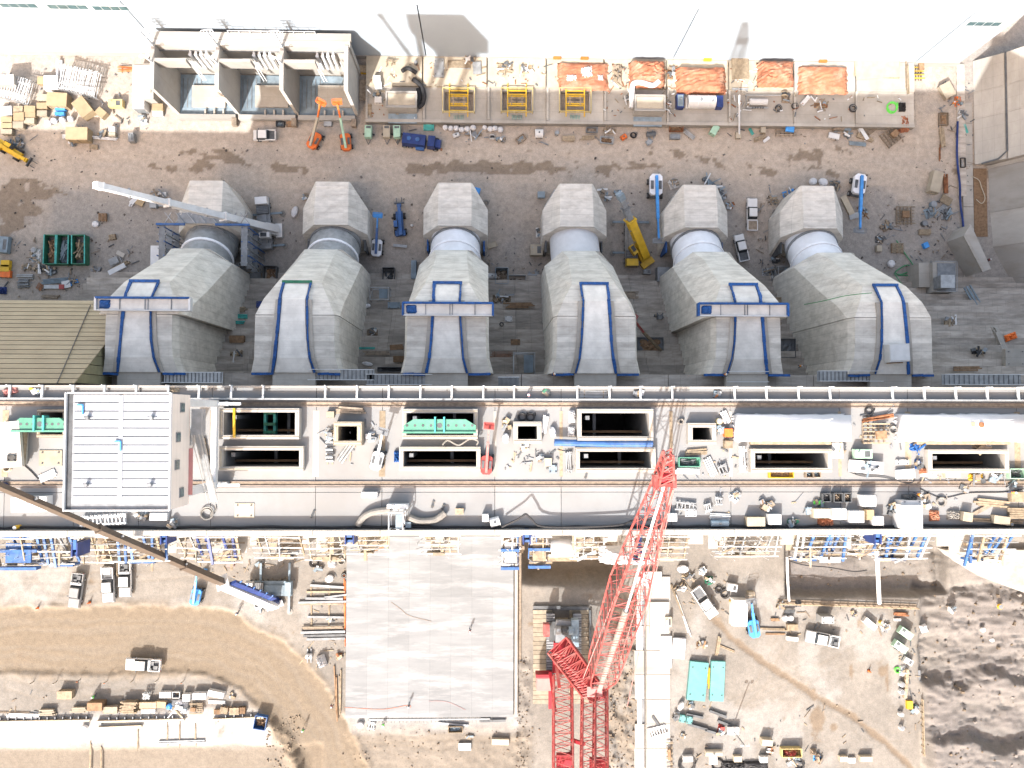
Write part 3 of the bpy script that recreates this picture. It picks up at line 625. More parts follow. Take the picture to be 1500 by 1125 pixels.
# ================================================================ FORMWORK SCAFFOLDS on the upstream face
FW = ((2, 55, 820, 'timber', 'blue', 'formwork scaffold at the left edge of the photo, below the parapet', 3), (56, 102, 822, 'blue', 'steel_grey', 'blue ribbed formwork left of the first pier below the brown crane boom', 2), (120, 160, 818, 'timber', 'timber', 'timber formwork just right of the leftmost pier, under the brown boom', 1), (163, 243, 818, 'blue', 'timber', 'blue ribbed formwork directly below the white gantry crane', 2),
      (264, 288, 812, 'plywood', 'galvanised', 'narrow plywood formwork right of the gantry crane foot', 1), (290, 350, 818, 'navy', 'timber', 'navy ribbed formwork above the blue and white mobile crane', 2), (378, 440, 812, 'timber', 'galvanised', 'pale timber scaffold between the mobile crane and the concrete pad', 1), (453, 500, 816, 'plywood', 'plywood', 'plywood scaffold touching the upper left corner of the concrete pad', 1), (505, 566, 806, 'timber', 'timber_dark', 'timber scaffold over the left half of the concrete pad edge', 1),
      (618, 672, 806, 'plywood', 'timber', 'low plywood formwork over the middle of the concrete pad edge', 1), (736, 758, 822, 'blue', 'plastic_white', 'blue framed form box at the upper right corner of the concrete pad', 3), (776, 804, 820, 'blue', 'timber', 'blue framed form box left of the white sheeted formwork', 3), (842, 884, 815, 'galvanised', 'galvanised', 'bare galvanised scaffold between the white sheeting and the red boom', 1), (925, 960, 818, 'steel_grey', 'navy', 'dark ribbed formwork right behind the red lattice boom', 2),
      (965, 1005, 816, 'plywood', 'timber', 'plywood formwork just right of the red lattice boom', 1), (1048, 1140, 812, 'galvanised', 'galvanised', 'long bare scaffold above the parked cable reels yard', 1), (1166, 1240, 816, 'blue', 'galvanised', 'blue ribbed formwork above the left half of the rock trench', 2), (1252, 1288, 808, 'timber', 'galvanised', 'grey scaffold between the two blue formworks over the trench', 1), (1290, 1360, 818, 'blue', 'galvanised', 'blue ribbed formwork above the right half of the rock trench', 2), (1414, 1482, 822, 'blue', 'timber', 'blue ribbed formwork near the right edge of the photo', 2))
for q, (x0, x1, yb_, m1, m2, lb, st_) in enumerate(FW):
    r = random.Random(q+40); zt = 52.0; zl = 49.0
    xa, xb = P(x0, 800, 50.5)[0], P(x1, 800, 50.5)[0]; y1 = yS-.15; y2 = P(700, yb_+8, 49.5)[1]
    sc = empty('formwork_scaffold', lb, 'scaffold', (0, 0, 0), 0, 'formwork scaffolds on the dam face')
    n = max(3, int((xb-xa)/(.85 if st_ == 2 else 1.15)))
    for k in range(n+1):
        x = xa+(xb-xa)*k/n
        if r.random() < .1: continue
        m = MB().bar((x, y1-.1, zt+r.uniform(-1.5, .5)), (x+r.uniform(-.1, .1), y2+r.uniform(0, .9), zl+r.uniform(-1.5, 1.5)), .3 if st_ == 2 else .14, .3)
        link('formwork_rib', m.mesh('formwork_rib'), m1 if r.random() < .8 else m2, sc)
    for k in range(5):
        t = (k+.5)/5; yy = y1+(y2-y1)*t; zz = zt+(zl-zt)*t+.4
        m = MB().tube([(xa-.3+r.uniform(-.4, .4), yy, zz), (xb+.3, yy+r.uniform(-.15, .15), zz)], .07, 5)
        for j in range(int((xb-xa)/1.3)): m.bar((xa+j*1.3, yy, zz-2), (xa+j*1.3+r.uniform(-.9, .9), yy+r.uniform(-.5, .5), zz+1.1), .055)
        kind(link('scaffold_tube', m.mesh('scaffold_tube'), 'galvanised' if k % 2 else 'steel_white', sc), 'stuff')
    link('work_floor', MB().box((xa+xb)/2, y1-(y1-y2)*.42, 46.2, (xb-xa)*.96, (y1-y2)*.7, .15).mesh('work_floor'), ('plywood', 'pale_concrete', 'timber_grey', 'concrete')[q % 4], sc)
    for k in range(int(6+(xb-xa)/.9)):
        yy = y1-r.uniform(.3, 1)*(y1-y2)*.95; ll = r.uniform(1.2, 3.2); x = r.uniform(xa+ll/2, max(xa+ll/2+.01, xb-ll/2))
        link('deck_plank', MB().box(x, yy, 48.4+r.uniform(-1.8, 2.2), ll, r.uniform(.2, .5), .12, r.choice((0, 0, 0, 1.57, .4))).mesh('deck_plank'), r.choice(('timber', 'plywood', 'timber_grey', m2)), sc)
    for k in range(2 if st_ > 1 else 1):
        ll = (xb-xa)*r.uniform(.3, .55); x = xa+ll/2+r.random()*(xb-xa-ll); link('form_panel', MB().box(x, y2+r.uniform(.1, .6), 48, ll, .3, 2).mesh('form_panel'), ('plywood', 'blue', 'plastic_white')[(k+q) % 3] if st_ > 1 else 'plywood', sc)
    if st_ == 3:
        for yy in (y1-.5, (y1+y2)/2, y2): link('box_frame', MB().box((xa+xb)/2, yy, 50.5, xb-xa+.4, .35, 1.2).mesh('box_frame'), 'blue', sc)
        link('box_top', MB().box((xa+xb)/2, (y1+y2)/2-.3, 50.6, (xb-xa)*.7, (y1-y2)*.55, .3).mesh('box_top'), m2, sc)
# blue column clamps hung on the parapet, ledges of pale blocks below
for px, w, lb in ((238, 9, 'blue parapet bracket at the right foot of the white gantry crane'), (511, 13, 'dark blue parapet bracket near the grey stair tower'), (772, 11, 'blue parapet bracket above the blue framed form boxes'), (1288, 10, 'blue parapet bracket between the two ribbed formworks over the trench'), (107, 8, 'blue panel below the leftmost pier')):
    p = P(px, 788 if px != 107 else 806, 55.5); ww = w*.085
    build('form_bracket', lb, 'bracket', (p[0], p[1], 52), 0, [('side_plate', 'navy', [('b', -ww*.45, 0, 1.5, .15, 1.7, 3.4), ('b', ww*.45, 0, 1.5, .15, 1.7, 3.4)]), ('back_plate', 'blue', [('b', 0, -.5, 1.2, ww*.9, .3, 3)]), ('arm', 'blue', [('b', 0, .6, 3.0, ww*.6, 1.2, .3)])], group='blue parapet brackets')
p = P(826, 806, 46); build('sheeted_form', 'white sheeted formwork block over the dark ditch left of the red boom', 'tarp', (p[0], p[1], 40), 0, [('sheet', 'tarp_white', [('b', 0, .2, 4, 4.0, 2.2, 4), ('h', 4.3, 2.6, 6.3, 3, 8, .05)]), ('timber_edge', 'timber', [('b', 0, -1.4, 3.2, 4, .9, 1.6)])])
p = P(872, 813, 40)
build('white_ledge', 'pale sheeted ledge running behind the red lattice boom', 'sheeting', (P(925, 818, 36)[0], P(925, 818, 36)[1], 32), 0, [('sheet', 'tarp_white', [('h', 8.5, 2.6, 4.2, 9, 14, .06)])])
# ================================================================ TAN CLAD HALL on the left, sloping roof
hx = -57.0; zt_, zb_ = 46.0, 25.4; yt_, yb_ = P(0, 562, 46)[1], P(60, 440, 25.4)[1]
hall = empty('clad_hall', 'tan ribbed sloping roof of the hall at the left edge', 'building', (0, 0, 0))
NR = 19
for k in range(NR):
    a, b = k/NR, (k+1)/NR-.006; f = lambda t: (yb_+(yt_-yb_)*t, zb_+(zt_-zb_)*t); (ya_, za_), (yc_, zc_) = f(a), f(b)
    xr = hx+1.2-3.0*(0 if a > .45 else (.45-a)*2)*0
    link('roof_panel', MB().add([(-120, ya_, za_), (xr, ya_, za_), (xr, yc_, zc_), (-120, yc_, zc_), (-120, ya_, za_-.25), (xr, ya_, za_-.25), (xr, yc_, zc_-.25), (-120, yc_, zc_-.25)], ((0, 1, 2, 3), (7, 6, 5, 4), (0, 4, 5, 1), (1, 5, 6, 2), (2, 6, 7, 3), (3, 7, 4, 0))).mesh('roof_panel'), 'tan_clad', hall)
for k in range(10):
    ya_, yc_ = yb_-.2-(yb_-yt_-.3)*k/10, yb_-.2-(yb_-yt_-.3)*(k+.93)/10
    link('end_panel', MB().add([(hx+1.0, ya_, 0), (hx+1.0, yc_, 0), (hx+1.0, yc_, zb_+(zt_-zb_)*(yb_-yc_)/(yb_-yt_)-.3), (hx+1.0, ya_, zb_+(zt_-zb_)*(yb_-ya_)/(yb_-yt_)-.3)]+[(hx+.8, ya_, 0), (hx+.8, yc_, 0), (hx+.8, yc_, 40), (hx+.8, ya_, 26)][:0], ((0, 1, 2, 3),)).mesh('end_panel'), 'olive_clad', hall)
link('front_wall', MB().box(-89, yb_-.3, 12.3, 64, .4, 25.4).mesh('front_wall'), 'olive_clad', hall)
e = P(142, 455, 27); g = P(85, 560, 46); link('roof_cable', MB().tube([(e[0]-1, yb_-.9, 25.4+1.6), (g[0], yt_+.1, 46.2)], .07, 5).mesh('roof_cable'), 'steel_dark', hall)
# ================================================================ RETAINING WALLS on the right
rw = empty('retaining_wall', 'tall sloped concrete retaining wall along the right edge', 'retaining wall', (0, 0, 0))
def face(name, pts, m, par, th=3.0):
    n = len(pts); vs = [tuple(p) for p in pts]+[(p[0]+th, p[1], p[2]-.4) for p in pts]
    return link(name, MB().add(vs, [tuple(range(n)), tuple(reversed(range(n, 2*n)))]+[(i, n+i, n+(i+1) % n, (i+1) % n) for i in range(n)]).mesh(name), m, par)
xb0 = P(1426, 150, 0)[0]; xb1 = P(1472, 150, 4)[0]; yy = [WY+1, P(0, 95, 0)[1]-3.2, P(0, 160, 0)[1], P(0, 228, 0)[1]]
for a, b in zip(yy, yy[1:]):
    face('apron_panel', [(xb0, a-.02, .05), (xb0, b+.02, .05), (xb1, b+.02, 4), (xb1, a-.02, 4)], 'wall_concrete', rw)
    face('upper_panel', [(xb1+.25, a-.02, 4.3), (xb1+.25, b+.02, 4.3), (xb1+13, b+.02, 24), (xb1+13, a-.02, 24)], 'wall_concrete', rw)
link('wall_pipe', MB().tube([(xb1+.1, yy[0], 4.3), (xb1+.1, yy[-1]+1.5, 4.3), (xb1-1.0, yy[-1]+.2, 3.2), (xb1-3.2, yy[-1]-.2, 1.4)], .17, 8).mesh('wall_pipe'), 'steel_dark', rw)
yl = [yy[-1]-.7, P(0, 300, 0)[1], P(0, 352, 0)[1], P(0, 400, 0)[1], P(0, 440, 0)[1]]; xl = [P(x, 300, 0)[0] for x in (1449, 1450, 1452, 1476, 1500)]
for (a, b), (c, d) in zip(zip(yl, yl[1:]), zip(xl, xl[1:])):
    face('lower_panel', [(c, a-.02, -.3), (d, b+.02, -.3), (d+15, b+.02, 20), (c+15, a-.02, 20)], 'pale_concrete', rw)
face('wall_nose', [(xl[0]-.4, yl[0]+.5, -.2), (xl[0], yl[0], -.2), (xl[0]+15, yl[0]+.1, 20), (xl[0]+14, yl[0]+1.3, 20)], 'concrete', rw, .6)
link('drain_channel', MB().box(xl[0]-1.7, (yl[0]+yl[2])/2+1, -.03, 2.6, yl[0]-yl[2]-2, .1).mesh('drain_channel'), 'timber_dark', rw)
for k in range(9): link('gutter_slab', MB().box(P(1418, 300, 0)[0], yy[1]-4-k*4.1, .03, 2.0, 4.0, .22).mesh('gutter_slab'), 'concrete', rw)
link('wall_footing', MB().box(P(1409, 400, 0)[0]+.3, P(0, 130, 0)[1]-6, .06, 1.5, 26, .3).mesh('wall_footing'), 'step_concrete', rw)
# wedge walls and plinth with grey cabinet right of the last penstock
rb = [P(x, y, 6) for x, y in ((1412, 345), (1422, 328), (1452, 394), (1440, 398))]
build('ramp_wall', 'pale wedge shaped concrete ramp wall near the right edge', 'wall', (0, 0, 0), 0, [('ramp_body', 'pale_concrete', [('p', [rb[0], rb[3], rb[2], rb[1]], 0, 6)]), ('ramp_kerb', 'concrete', [('r', (*rb[0], 6.1), (*rb[3], 6.1), .5, .4)])])
c = P(1382, 406, 6)
build('plinth', 'square concrete plinth fenced with a grey railing, right of the last penstock', 'plinth', (c[0], c[1], 0), 0, [('plinth_block', 'pale_concrete', [('b', 0, 0, 3, 4.0, 5.6, 6)]), ('plinth_top', 'steel_grey', [('b', .5, 0, 6.05, 3.4, 5.2, .1)]), ('side_chute', 'concrete', [('b', -2.9, .6, 2.4, 2.2, 4.6, 4.8)]), ('railing', 'galvanised', [('r', (x0, y0, z), (x1, y1, z), .07) for z in (6.6, 7.1) for x0, y0, x1, y1 in ((-2, 2.8, 2, 2.8), (2, 2.8, 2, -2.8), (-2, -2.8, 2, -2.8))])])
c = P(1389, 412, 9); build('electrical_cabinet', 'light grey electrical cabinet standing on the fenced concrete plinth', 'cabinet', (c[0], c[1], 6.1), 0, [('cabinet_body', 'steel_grey', [('b', 0, 0, 1.3, 2.4, 2.2, 2.6)]), ('cabinet_roof', 'galvanised', [('b', 0, 0, 2.7, 2.6, 2.4, .15)]), ('door', 'galvanised', [('b', -.6, -1.13, 1.3, 1.1, .06, 2.2), ('b', .6, -1.13, 1.3, 1.1, .06, 2.2)])])
# ================================================================ WHITE GANTRY CRANE on the deck rails
gz = 80.0; gx0, gx1, gy0, gy1 = P(93, 748, gz)[0], P(249, 748, gz)[0], P(170, 748, gz)[1], P(170, 576, gz)[1]
gc = empty('gantry_crane', 'white roofed gantry crane standing on the deck rails at left', 'gantry crane', (0, 0, 0))
L = gx1-gx0; Hh = gy1-gy0; mid = gx0+L*.525
link('machine_house', MB().box((gx0+gx1)/2, (gy0+gy1)/2, gz-2.75, L-.1, Hh-.1, 4.9).mesh('machine_house'), 'clad_beige', gc)
link('roof_deck', MB().box((gx0+gx1)/2, (gy0+gy1)/2, gz-.22, L-.3, Hh-.3, .1).mesh('roof_deck'), 'steel_grey', gc)
NP = 13
for k in range(NP):
    y = gy0+.6+(Hh-.7)*(k+.5)/NP; h = (Hh-.7)/NP-.09
    link('roof_panel', MB().box((gx0+.75+mid-.22)/2, y, gz-.1, mid-.22-gx0-.75, h, .2).mesh('roof_panel'), 'roof_white', gc)
    link('roof_panel', MB().box((gx1-.2+mid+.22)/2, y, gz-.1, gx1-.2-mid-.22, h, .2).mesh('roof_panel'), 'roof_white', gc)
link('roof_ridge', MB().box(mid, (gy0+gy1)/2+.2, gz-.06, .4, Hh-.8, .2).mesh('roof_ridge'), 'roof_white', gc)
link('roof_gutter', MB().box(gx0+.35, (gy0+gy1)/2, gz-.2, .5, Hh-.1, .1).mesh('roof_gutter'), 'steel_dark', gc)
for nm, b in (('parapet_trim', (gx0+.06, (gy0+gy1)/2, gz-.05, .12, Hh+.1, .5)), ('parapet_trim', (gx1-.06, (gy0+gy1)/2, gz-.05, .12, Hh+.1, .4)), ('parapet_trim', ((gx0+gx1)/2, gy0+.02, gz-.05, L-.24, .12, .4)), ('parapet_trim', ((gx0+gx1)/2, gy1+.02, gz-.05, L-.24, .12, .3))):
    link(nm, MB().box(*b).mesh(nm), 'steel_white', gc)
for fx, fy in ((.22, .21), (.82, .21), (.22, .78), (.82, .78)): link('roof_vent', MB().cyl(gx0+L*fx, gy0+Hh*(1-fy), gz, .18, .5, 8).bar((gx0+L*fx-.5, gy0+Hh*(1-fy), gz+.12), (gx0+L*fx+.4, gy0+Hh*(1-fy), gz+.12), .06).mesh('roof_vent'), 'steel_grey', gc)
for fx, fy in ((.16, .1), (.52, .41)): link('roof_pipe', MB().bar((gx0+L*fx-.45, gy0+Hh*(1-fy), gz+.15), (gx0+L*fx+.1, gy0+Hh*(1-fy), gz+.15), .13).bar((gx0+L*fx+.1, gy0+Hh*(1-fy), gz+.15), (gx0+L*fx+.1, gy0+Hh*(1-fy)-.9, gz+.15), .13).mesh('roof_pipe'), 'sky_blue', gc)
for k, fy in enumerate((.12, .38, .62, .87)):
    y = gy1-Hh*fy; w = link('window', MB().box(gx1+.0, y, gz-(2.9, 1.9, 1.7, 3.0)[k], .1, .95, 1.1).mesh('window'), 'steel_grey', gc)
    link('pane', MB().box(gx1+.05, y, gz-(2.9, 1.9, 1.7, 3.0)[k], .06, .75, .9).mesh('pane'), 'window_glass', w)
r1, r2 = P(717, 592.5, DK)[1], P(717, 708, DK)[1]; lx1 = P(315, 650, 57)[0]; lx0 = gx0+1.2
for x in (lx0, lx1):
    link('sill_beam', MB().box(x, (r1+r2)/2, 57.2, .62, r1-r2, .9).mesh('sill_beam'), 'steel_white', gc)
    for y in (r1, r2):
        link('leg', MB().bar((x, y, 57), (max(gx0+.6, min(gx1-.8, x)), y, gz-5.2), .85).mesh('leg'), 'steel_white', gc)
        link('wheel_truck', MB().box(x, y, 55.75, 2.6, .6, 1.0).mesh('wheel_truck'), 'steel_grey', gc)
for y in (r1, r2): link('portal_beam', MB().box((lx0+lx1)/2, y, gz-6, lx1-lx0+2, 1.1, 1.6).mesh('portal_beam'), 'steel_white', gc); link('low_tie', MB().box(lx1+1.5, y, 57.5, 3.4, .35, .35).mesh('low_tie'), 'steel_white', gc)
sx = gx1+.9; z = gz-4.9; y = gy1-Hh*.25
link('access_platform', MB().box(sx, y, z, 1.4, 2.6, .12).bar((sx+.7, y-1.3, z+1), (sx+.7, y+1.3, z+1), .07).bar((sx+.7, y-1.3, z+.5), (sx+.7, y+1.3, z+.5), .07).mesh('access_platform'), 'galvanised', gc)
for k in range(3):
    y0_, y1_ = y-1.2-k*2.9, y-4.1-k*2.9; z0, z1 = z-k*6, z-6-k*6; m = MB()
    qa, qb = sx-k*1.35, sx-(k+1)*1.35
    for s in (-.4, .4): m.bar((qa+s, y0_, z0), (qb+s, y1_, z1), .1).bar((qa+s, y0_, z0+1), (qb+s, y1_, z1+1), .06)
    for j in range(12): t = j/12; m.bar((qa+(qb-qa)*t-.4, y0_+(y1_-y0_)*t, z0+(z1-z0)*t), (qa+(qb-qa)*t+.4, y0_+(y1_-y0_)*t, z0+(z1-z0)*t), .22, .06)
    kind(link('stair_flight', m.mesh('stair_flight'), 'galvanised', gc), 'stuff')
link('warning_beam', MB().box(gx1+.1, gy0+Hh*.3, gz-5.1, .4, Hh*.42, .25).mesh('warning_beam'), 'red_pale', gc)
# ================================================================ VEHICLES AND CRANES
def at(px, py, z, h=0): a = P(px, py, z+h); return (a[0], a[1], z)
def ang(px0, py0, px1, py1, z): a, b = P(px0, py0, z), P(px1, py1, z); return math.atan2(b[1]-a[1], b[0]-a[0])
def hl(x, y, z, l, w, h, tx=.8, ty=.85):
    """tapered box as a loft section pair"""
    return ('l', [[(x-l/2, y-w/2, z), (x+l/2, y-w/2, z), (x+l/2, y+w/2, z), (x-l/2, y+w/2, z)], [(x-l/2*tx, y-w/2*ty, z+h), (x+l/2*tx, y-w/2*ty, z+h), (x+l/2*tx, y+w/2*ty, z+h), (x-l/2*tx, y+w/2*ty, z+h)]])
def wheels(xs, y, r, w): return [(x, s*y, r, w) for x in xs for s in (-1, 1)]
def add_wheels(root, lst, key):
    for i, (x, y, r, w) in enumerate(lst):
        ck = ('wheel', r, w); me = CACHE.get(ck)
        if not me:
            me = MB().tube([(0, -w/2, 0), (0, -w*.45, 0), (0, w*.45, 0), (0, w/2, 0)], r, 14).mesh('wheel'); CACHE[ck] = me
            CACHE[('rim',)+ck] = MB().tube([(0, -w/2-.02, 0), (0, w/2+.02, 0)], r*.55, 10).mesh('rim')
        o = link('wheel', me, 'rubber', root); o.location = (x, y, r)
        link('rim', CACHE[('rim',)+ck], 'galvanised', o)
def pickup(px, py, z, tx, ty, label, paint='paint_white', load=None, L=5.8):
    """(px,py) centre of roof, (tx,ty) a pixel the bonnet points at"""
    rz = ang(px, py, tx, ty, z); k = ('pickup', paint, load, L)
    W = 1.98
    parts = [('body', paint, [('b', 0, 0, .72, L, W, .42), hl(L/2-.85, 0, .93, 1.7, W-.04, .30, .93, .9), hl(.35, 0, .93, 2.3, W-.06, .16, .98, .97),
                ('b', -L/2+.95, W/2-.07, 1.08, 1.9, .14, .42), ('b', -L/2+.95, -W/2+.07, 1.08, 1.9, .14, .42), ('b', -L/2+.07, 0, 1.06, .14, W-.1, .40)]),
             ('cab_roof', paint, [hl(.3, 0, 1.66, 1.62, W-.42, .17, .93, .93)]),
             ('windscreen', 'glass', [('l', [[(1.55, -.86, 1.08), (1.62, -.86, 1.05), (1.62, .86, 1.05), (1.55, .86, 1.08)], [(1.0, -.74, 1.68), (1.08, -.74, 1.67), (1.08, .74, 1.67), (1.0, .74, 1.68)]])]),
             ('cab_glass', 'glass', [hl(.28, 0, 1.08, 2.4, W-.14, .58, .66, .84)]),
             ('bed_liner', 'steel_dark' if load != 'tan' else 'timber_grey', [('b', -L/2+1.0, 0, .945 if load != 'tan' else 1.2, 1.72, W-.3, .05)]),
             ('front_bumper', 'steel_grey', [('b', L/2+.04, 0, .6, .16, W-.05, .26)])]
    for s in (-1, 1):
        parts += [('headlight', 'plastic_white', [('b', L/2-.02, s*.72, .95, .1, .36, .18)]), ('tail_light', 'red', [('b', -L/2-.02, s*.88, 1.05, .07, .14, .3)]), ('mirror', 'steel_dark', [('b', 1.1, s*1.12, 1.22, .14, .24, .2)])]
    if load == 'gear': parts.append(('load', 'steel_dark', [('b', -L/2+.7, .3, 1.15, .7, .6, .4), ('b', -L/2+1.3, -.4, 1.1, .5, .8, .35), ('c', -L/2+1.5, .5, .95, .22, .6), ('t', [(-L/2+.3, -.7, 1.3), (-L/2+1.8, -.6, 1.5)], .06)])); parts.append(('toolbox', 'galvanised', [('b', -L/2+1.75, 0, 1.35, .4, W-.2, .3)]))
    if load == 'box': parts.append(('crew_body', 'cream', [('b', -L/2+.95, 0, 1.2, 1.95, W, .6)]))
    a = P(px, py, z+1.8); root = build('pickup_truck', label, 'pickup truck', (a[0], a[1], z), rz, parts, k, 'pickup trucks on the site')
    add_wheels(root, wheels((L/2-1.0, -L/2+1.15), .86, .39, .27), k); return root
pickup(108, 866, AP, 104, 893, 'dark grey pickup with a loaded bed, leftmost of three parked above the dirt road', 'paint_grey', 'gear')
pickup(155, 858, AP, 156, 884, 'silver pickup in the middle of the three parked above the dirt road', 'paint_silver')
pickup(180, 850, AP, 180, 880, 'white pickup, rightmost of the three parked above the dirt road', 'paint_white', 'gear')
pickup(207, 976, AP, 185, 975, 'white pickup with gear in its bed standing on the brown dirt road', 'paint_white', 'gear')
pickup(1034, 884, AP, 1050, 907, 'white pickup parked at an angle near the cable reels, start of the wheel track', 'paint_white')
pickup(1208, 938, AP, 1183, 933, 'white pickup with gear in its bed alone on the yard below the trench', 'paint_white', 'gear')
pickup(1104, 313, YD, 1104, 296, 'white pickup with a flat tan load bed between the fifth and sixth penstocks', 'paint_white', 'tan', 6.2)
pickup(1088, 362, YD, 1084, 345, 'white pickup tucked against the collar of the fifth penstock', 'paint_white', None, 5.2)
pickup(386, 196, YD, 376, 196, 'small white utility truck parked below the transformer bays', 'paint_white', None, 4.2)
def blue_truck():
    a = at(613, 204, YD, 2.5); rz = ang(590, 202, 640, 208, YD)
    p = [('chassis', 'steel_dark', [('b', 0, 0, .8, 6.6, .9, .35)]), ('tank_body', 'navy', [hl(-.9, 0, .95, 4.4, 2.3, 1.5, .98, .85)]), ('cab', 'navy', [hl(2.4, 0, .7, 1.5, 2.25, 1.75, .85, .9)]), ('bonnet', 'navy', [hl(3.6, 0, .65, 1.1, 1.7, .8, .9, .85)]),
         ('windscreen', 'glass', [('b', 3.06, 0, 1.85, .1, 1.8, .7)]), ('hatch', 'blue', [('c', -1.8, 0, 2.45, .4, .15), ('c', -.2, 0, 2.45, .4, .15)]), ('side_locker', 'blue', [('b', .3, -1.35, 1.0, 1.6, .5, .7)]), ('bumper', 'steel_grey', [('b', 4.2, 0, .6, .2, 2.1, .3)]), ('tail_rack', 'rust', [('b', 4.35, -.9, .8, .3, .4, .5)])]
    r = build('service_truck', 'dark blue service truck parked below the concrete platform', 'truck', a, rz, p); add_wheels(r, wheels((3.2, -1.6, -2.7), .98, .5, .35), 0)
blue_truck()
def boom_lift(px, py, z, tx, ty, reach, tipz, label, m, boomm=None, size=1.0, basket=True, bm2=None):
    """(px,py) turntable, boom runs to pixel (tx,ty) at height tipz"""
    a = P(px, py, z+1.6*size); t = P(tx, ty, z+tipz); rz = math.atan2(t[1]-a[1], t[0]-a[0]); d = math.hypot(t[0]-a[0], t[1]-a[1]); s = size; bm = boomm or m
    p = [('chassis', 'steel_dark', [('b', 0, 0, .65*s, 2.9*s, 1.5*s, .4*s), ('b', 1.1*s, 0, .55*s, .3*s, 2.2*s, .25*s), ('b', -1.1*s, 0, .55*s, .3*s, 2.2*s, .25*s)]),
         ('turntable', m, [('p', [(-2.0*s, -.55*s), (-1.6*s, -.95*s), (.9*s, -.95*s), (1.2*s, -.6*s), (1.2*s, .6*s), (.9*s, .95*s), (-1.6*s, .95*s), (-2.0*s, .55*s)], .95*s, 1.75*s)]),
         ('engine_cover', 'steel_dark', [('b', -.3*s, .62*s, 1.78*s, 1.3*s, .45*s, .1*s), ('b', -.3*s, -.62*s, 1.78*s, 1.3*s, .45*s, .1*s)]),
         ('boom', bm, [('r', (-1.6*s, 0, 2.0*s), (d*.62, 0, 2.0*s+(tipz-2*s)*.62), .42*s, .5*s)]),
         ('boom_extension', bm2 or bm, [('r', (d*.5, 0, 2.05*s+(tipz-2*s)*.5), (d, 0, tipz), .28*s, .34*s)])]
    if basket: p += [('basket', bm2 or 'steel_grey', [('b', d+.35, 0, tipz-.5, .8, 1.7*s, .1)]), ('basket_rail', 'steel_grey' if bm2 is None else bm2, [('r', (d+x0, y0, tipz+zz), (d+x1, y1, tipz+zz), .07) for zz in (0, .5) for x0, y0, x1, y1 in ((-.05, -.85*s, .75, -.85*s), (.75, -.85*s, .75, .85*s), (.75, .85*s, -.05, .85*s), (-.05, .85*s, -.05, -.85*s))])]
    r = build('boom_lift', label, 'boom lift', (a[0], a[1], z), rz, p, None, 'boom lifts on the site'); add_wheels(r, wheels((1.05*s, -1.05*s), 1.02*s, .45*s, .32*s), 0)
boom_lift(461, 203, YD, 469, 152, 0, 8, 'left orange boom lift with a pale boom reaching into the right bay', 'orange', 'cream', 1.0, True, 'orange')
boom_lift(506, 205, YD, 494, 152, 0, 8, 'orange boom lift reaching into the bay beside the right dividing wall', 'orange', 'green_pale', 1.0, True, 'orange')
boom_lift(552, 360, YD, 553, 318, 0, 4, 'white bodied blue boom lift between the second and third penstocks', 'tube_white', 'blue', 1.0, True, 'sky_blue')
boom_lift(961, 274, YD, 965, 350, 0, 5, 'long sky blue boom lift left of the fifth penstock', 'tube_white', 'sky_blue', 1.25)
boom_lift(1259, 273, YD, 1260, 335, 0, 5, 'sky blue boom lift right of the last penstock', 'tube_white', 'sky_blue', 1.2)
boom_lift(713, 678, DK, 716, 628, 0, 3.5, 'bright red boom lift standing on the deck between gate openings', 'red', 'red', .72, True, 'red')
boom_lift(553, 672, DK, 560, 636, 0, 3, 'grey white boom lift on the deck right of the raised plywood shaft', 'steel_white', 'galvanised', .72)
boom_lift(960, 511, 14, 930, 470, 0, 14, 'tan boom lift rising out of the pit between the fourth and fifth penstocks', 'yellow_pale', 'timber', 1.0, True, 'red')
boom_lift(287, 872, AP, 288, 838, 0, 4, 'sky blue boom lift under the brown crane boom', 'sky_blue', 'sky_blue', .85)
boom_lift(1104, 918, AP, 1101, 884, 0, 3, 'blue boom lift beside the white box right of the wheel track', 'sky_blue', 'sky_blue', .95)
def telehandler(px, py, z, tx, ty, label, m, s=1.0):
    a = P(px, py, z+2); rz = ang(px, py, tx, ty, z)
    p = [('chassis', m, [('b', 0, 0, .9*s, 4.6*s, 1.3*s, .7*s), ('b', -1.9*s, 0, 1.2*s, 1.0*s, 1.9*s, .9*s)]), ('boom', m, [('r', (-2.4*s, -.1, 2.1*s), (3.4*s, -.1, 1.3*s), .6*s, .55*s)]), ('boom_head', m, [('b', 3.5*s, -.1, 1.0*s, .5*s, .8*s, .8*s)]),
         ('cab', 'steel_dark', [hl(-.2*s, .72*s, 1.1*s, 1.4*s, .8*s, 1.25*s, .85, .85)]), ('cab_roof', m, [('b', -.25*s, .72*s, 2.4*s, 1.2*s, .72*s, .08)]), ('carriage', 'steel_dark', [('b', 4.0*s, -.1, .8*s, .2, 1.9*s, .7*s)]), ('fork', 'steel_dark', [('b', 4.6*s, -.6, .35, 1.1, .14, .1)]), ('fork', 'steel_dark', [('b', 4.6*s, .4, .35, 1.1, .14, .1)])]
    r = build('telehandler', label, 'telehandler', (a[0], a[1], z), rz, p); add_wheels(r, wheels((1.5*s, -1.5*s), .95*s, .6*s, .42*s), 0)
telehandler(585, 326, YD, 583, 300, 'dark blue telehandler parked between the second and third penstocks', 'blue')
telehandler(11, 218, YD, 28, 228, 'yellow telehandler working at the left edge by the crates', 'yellow')
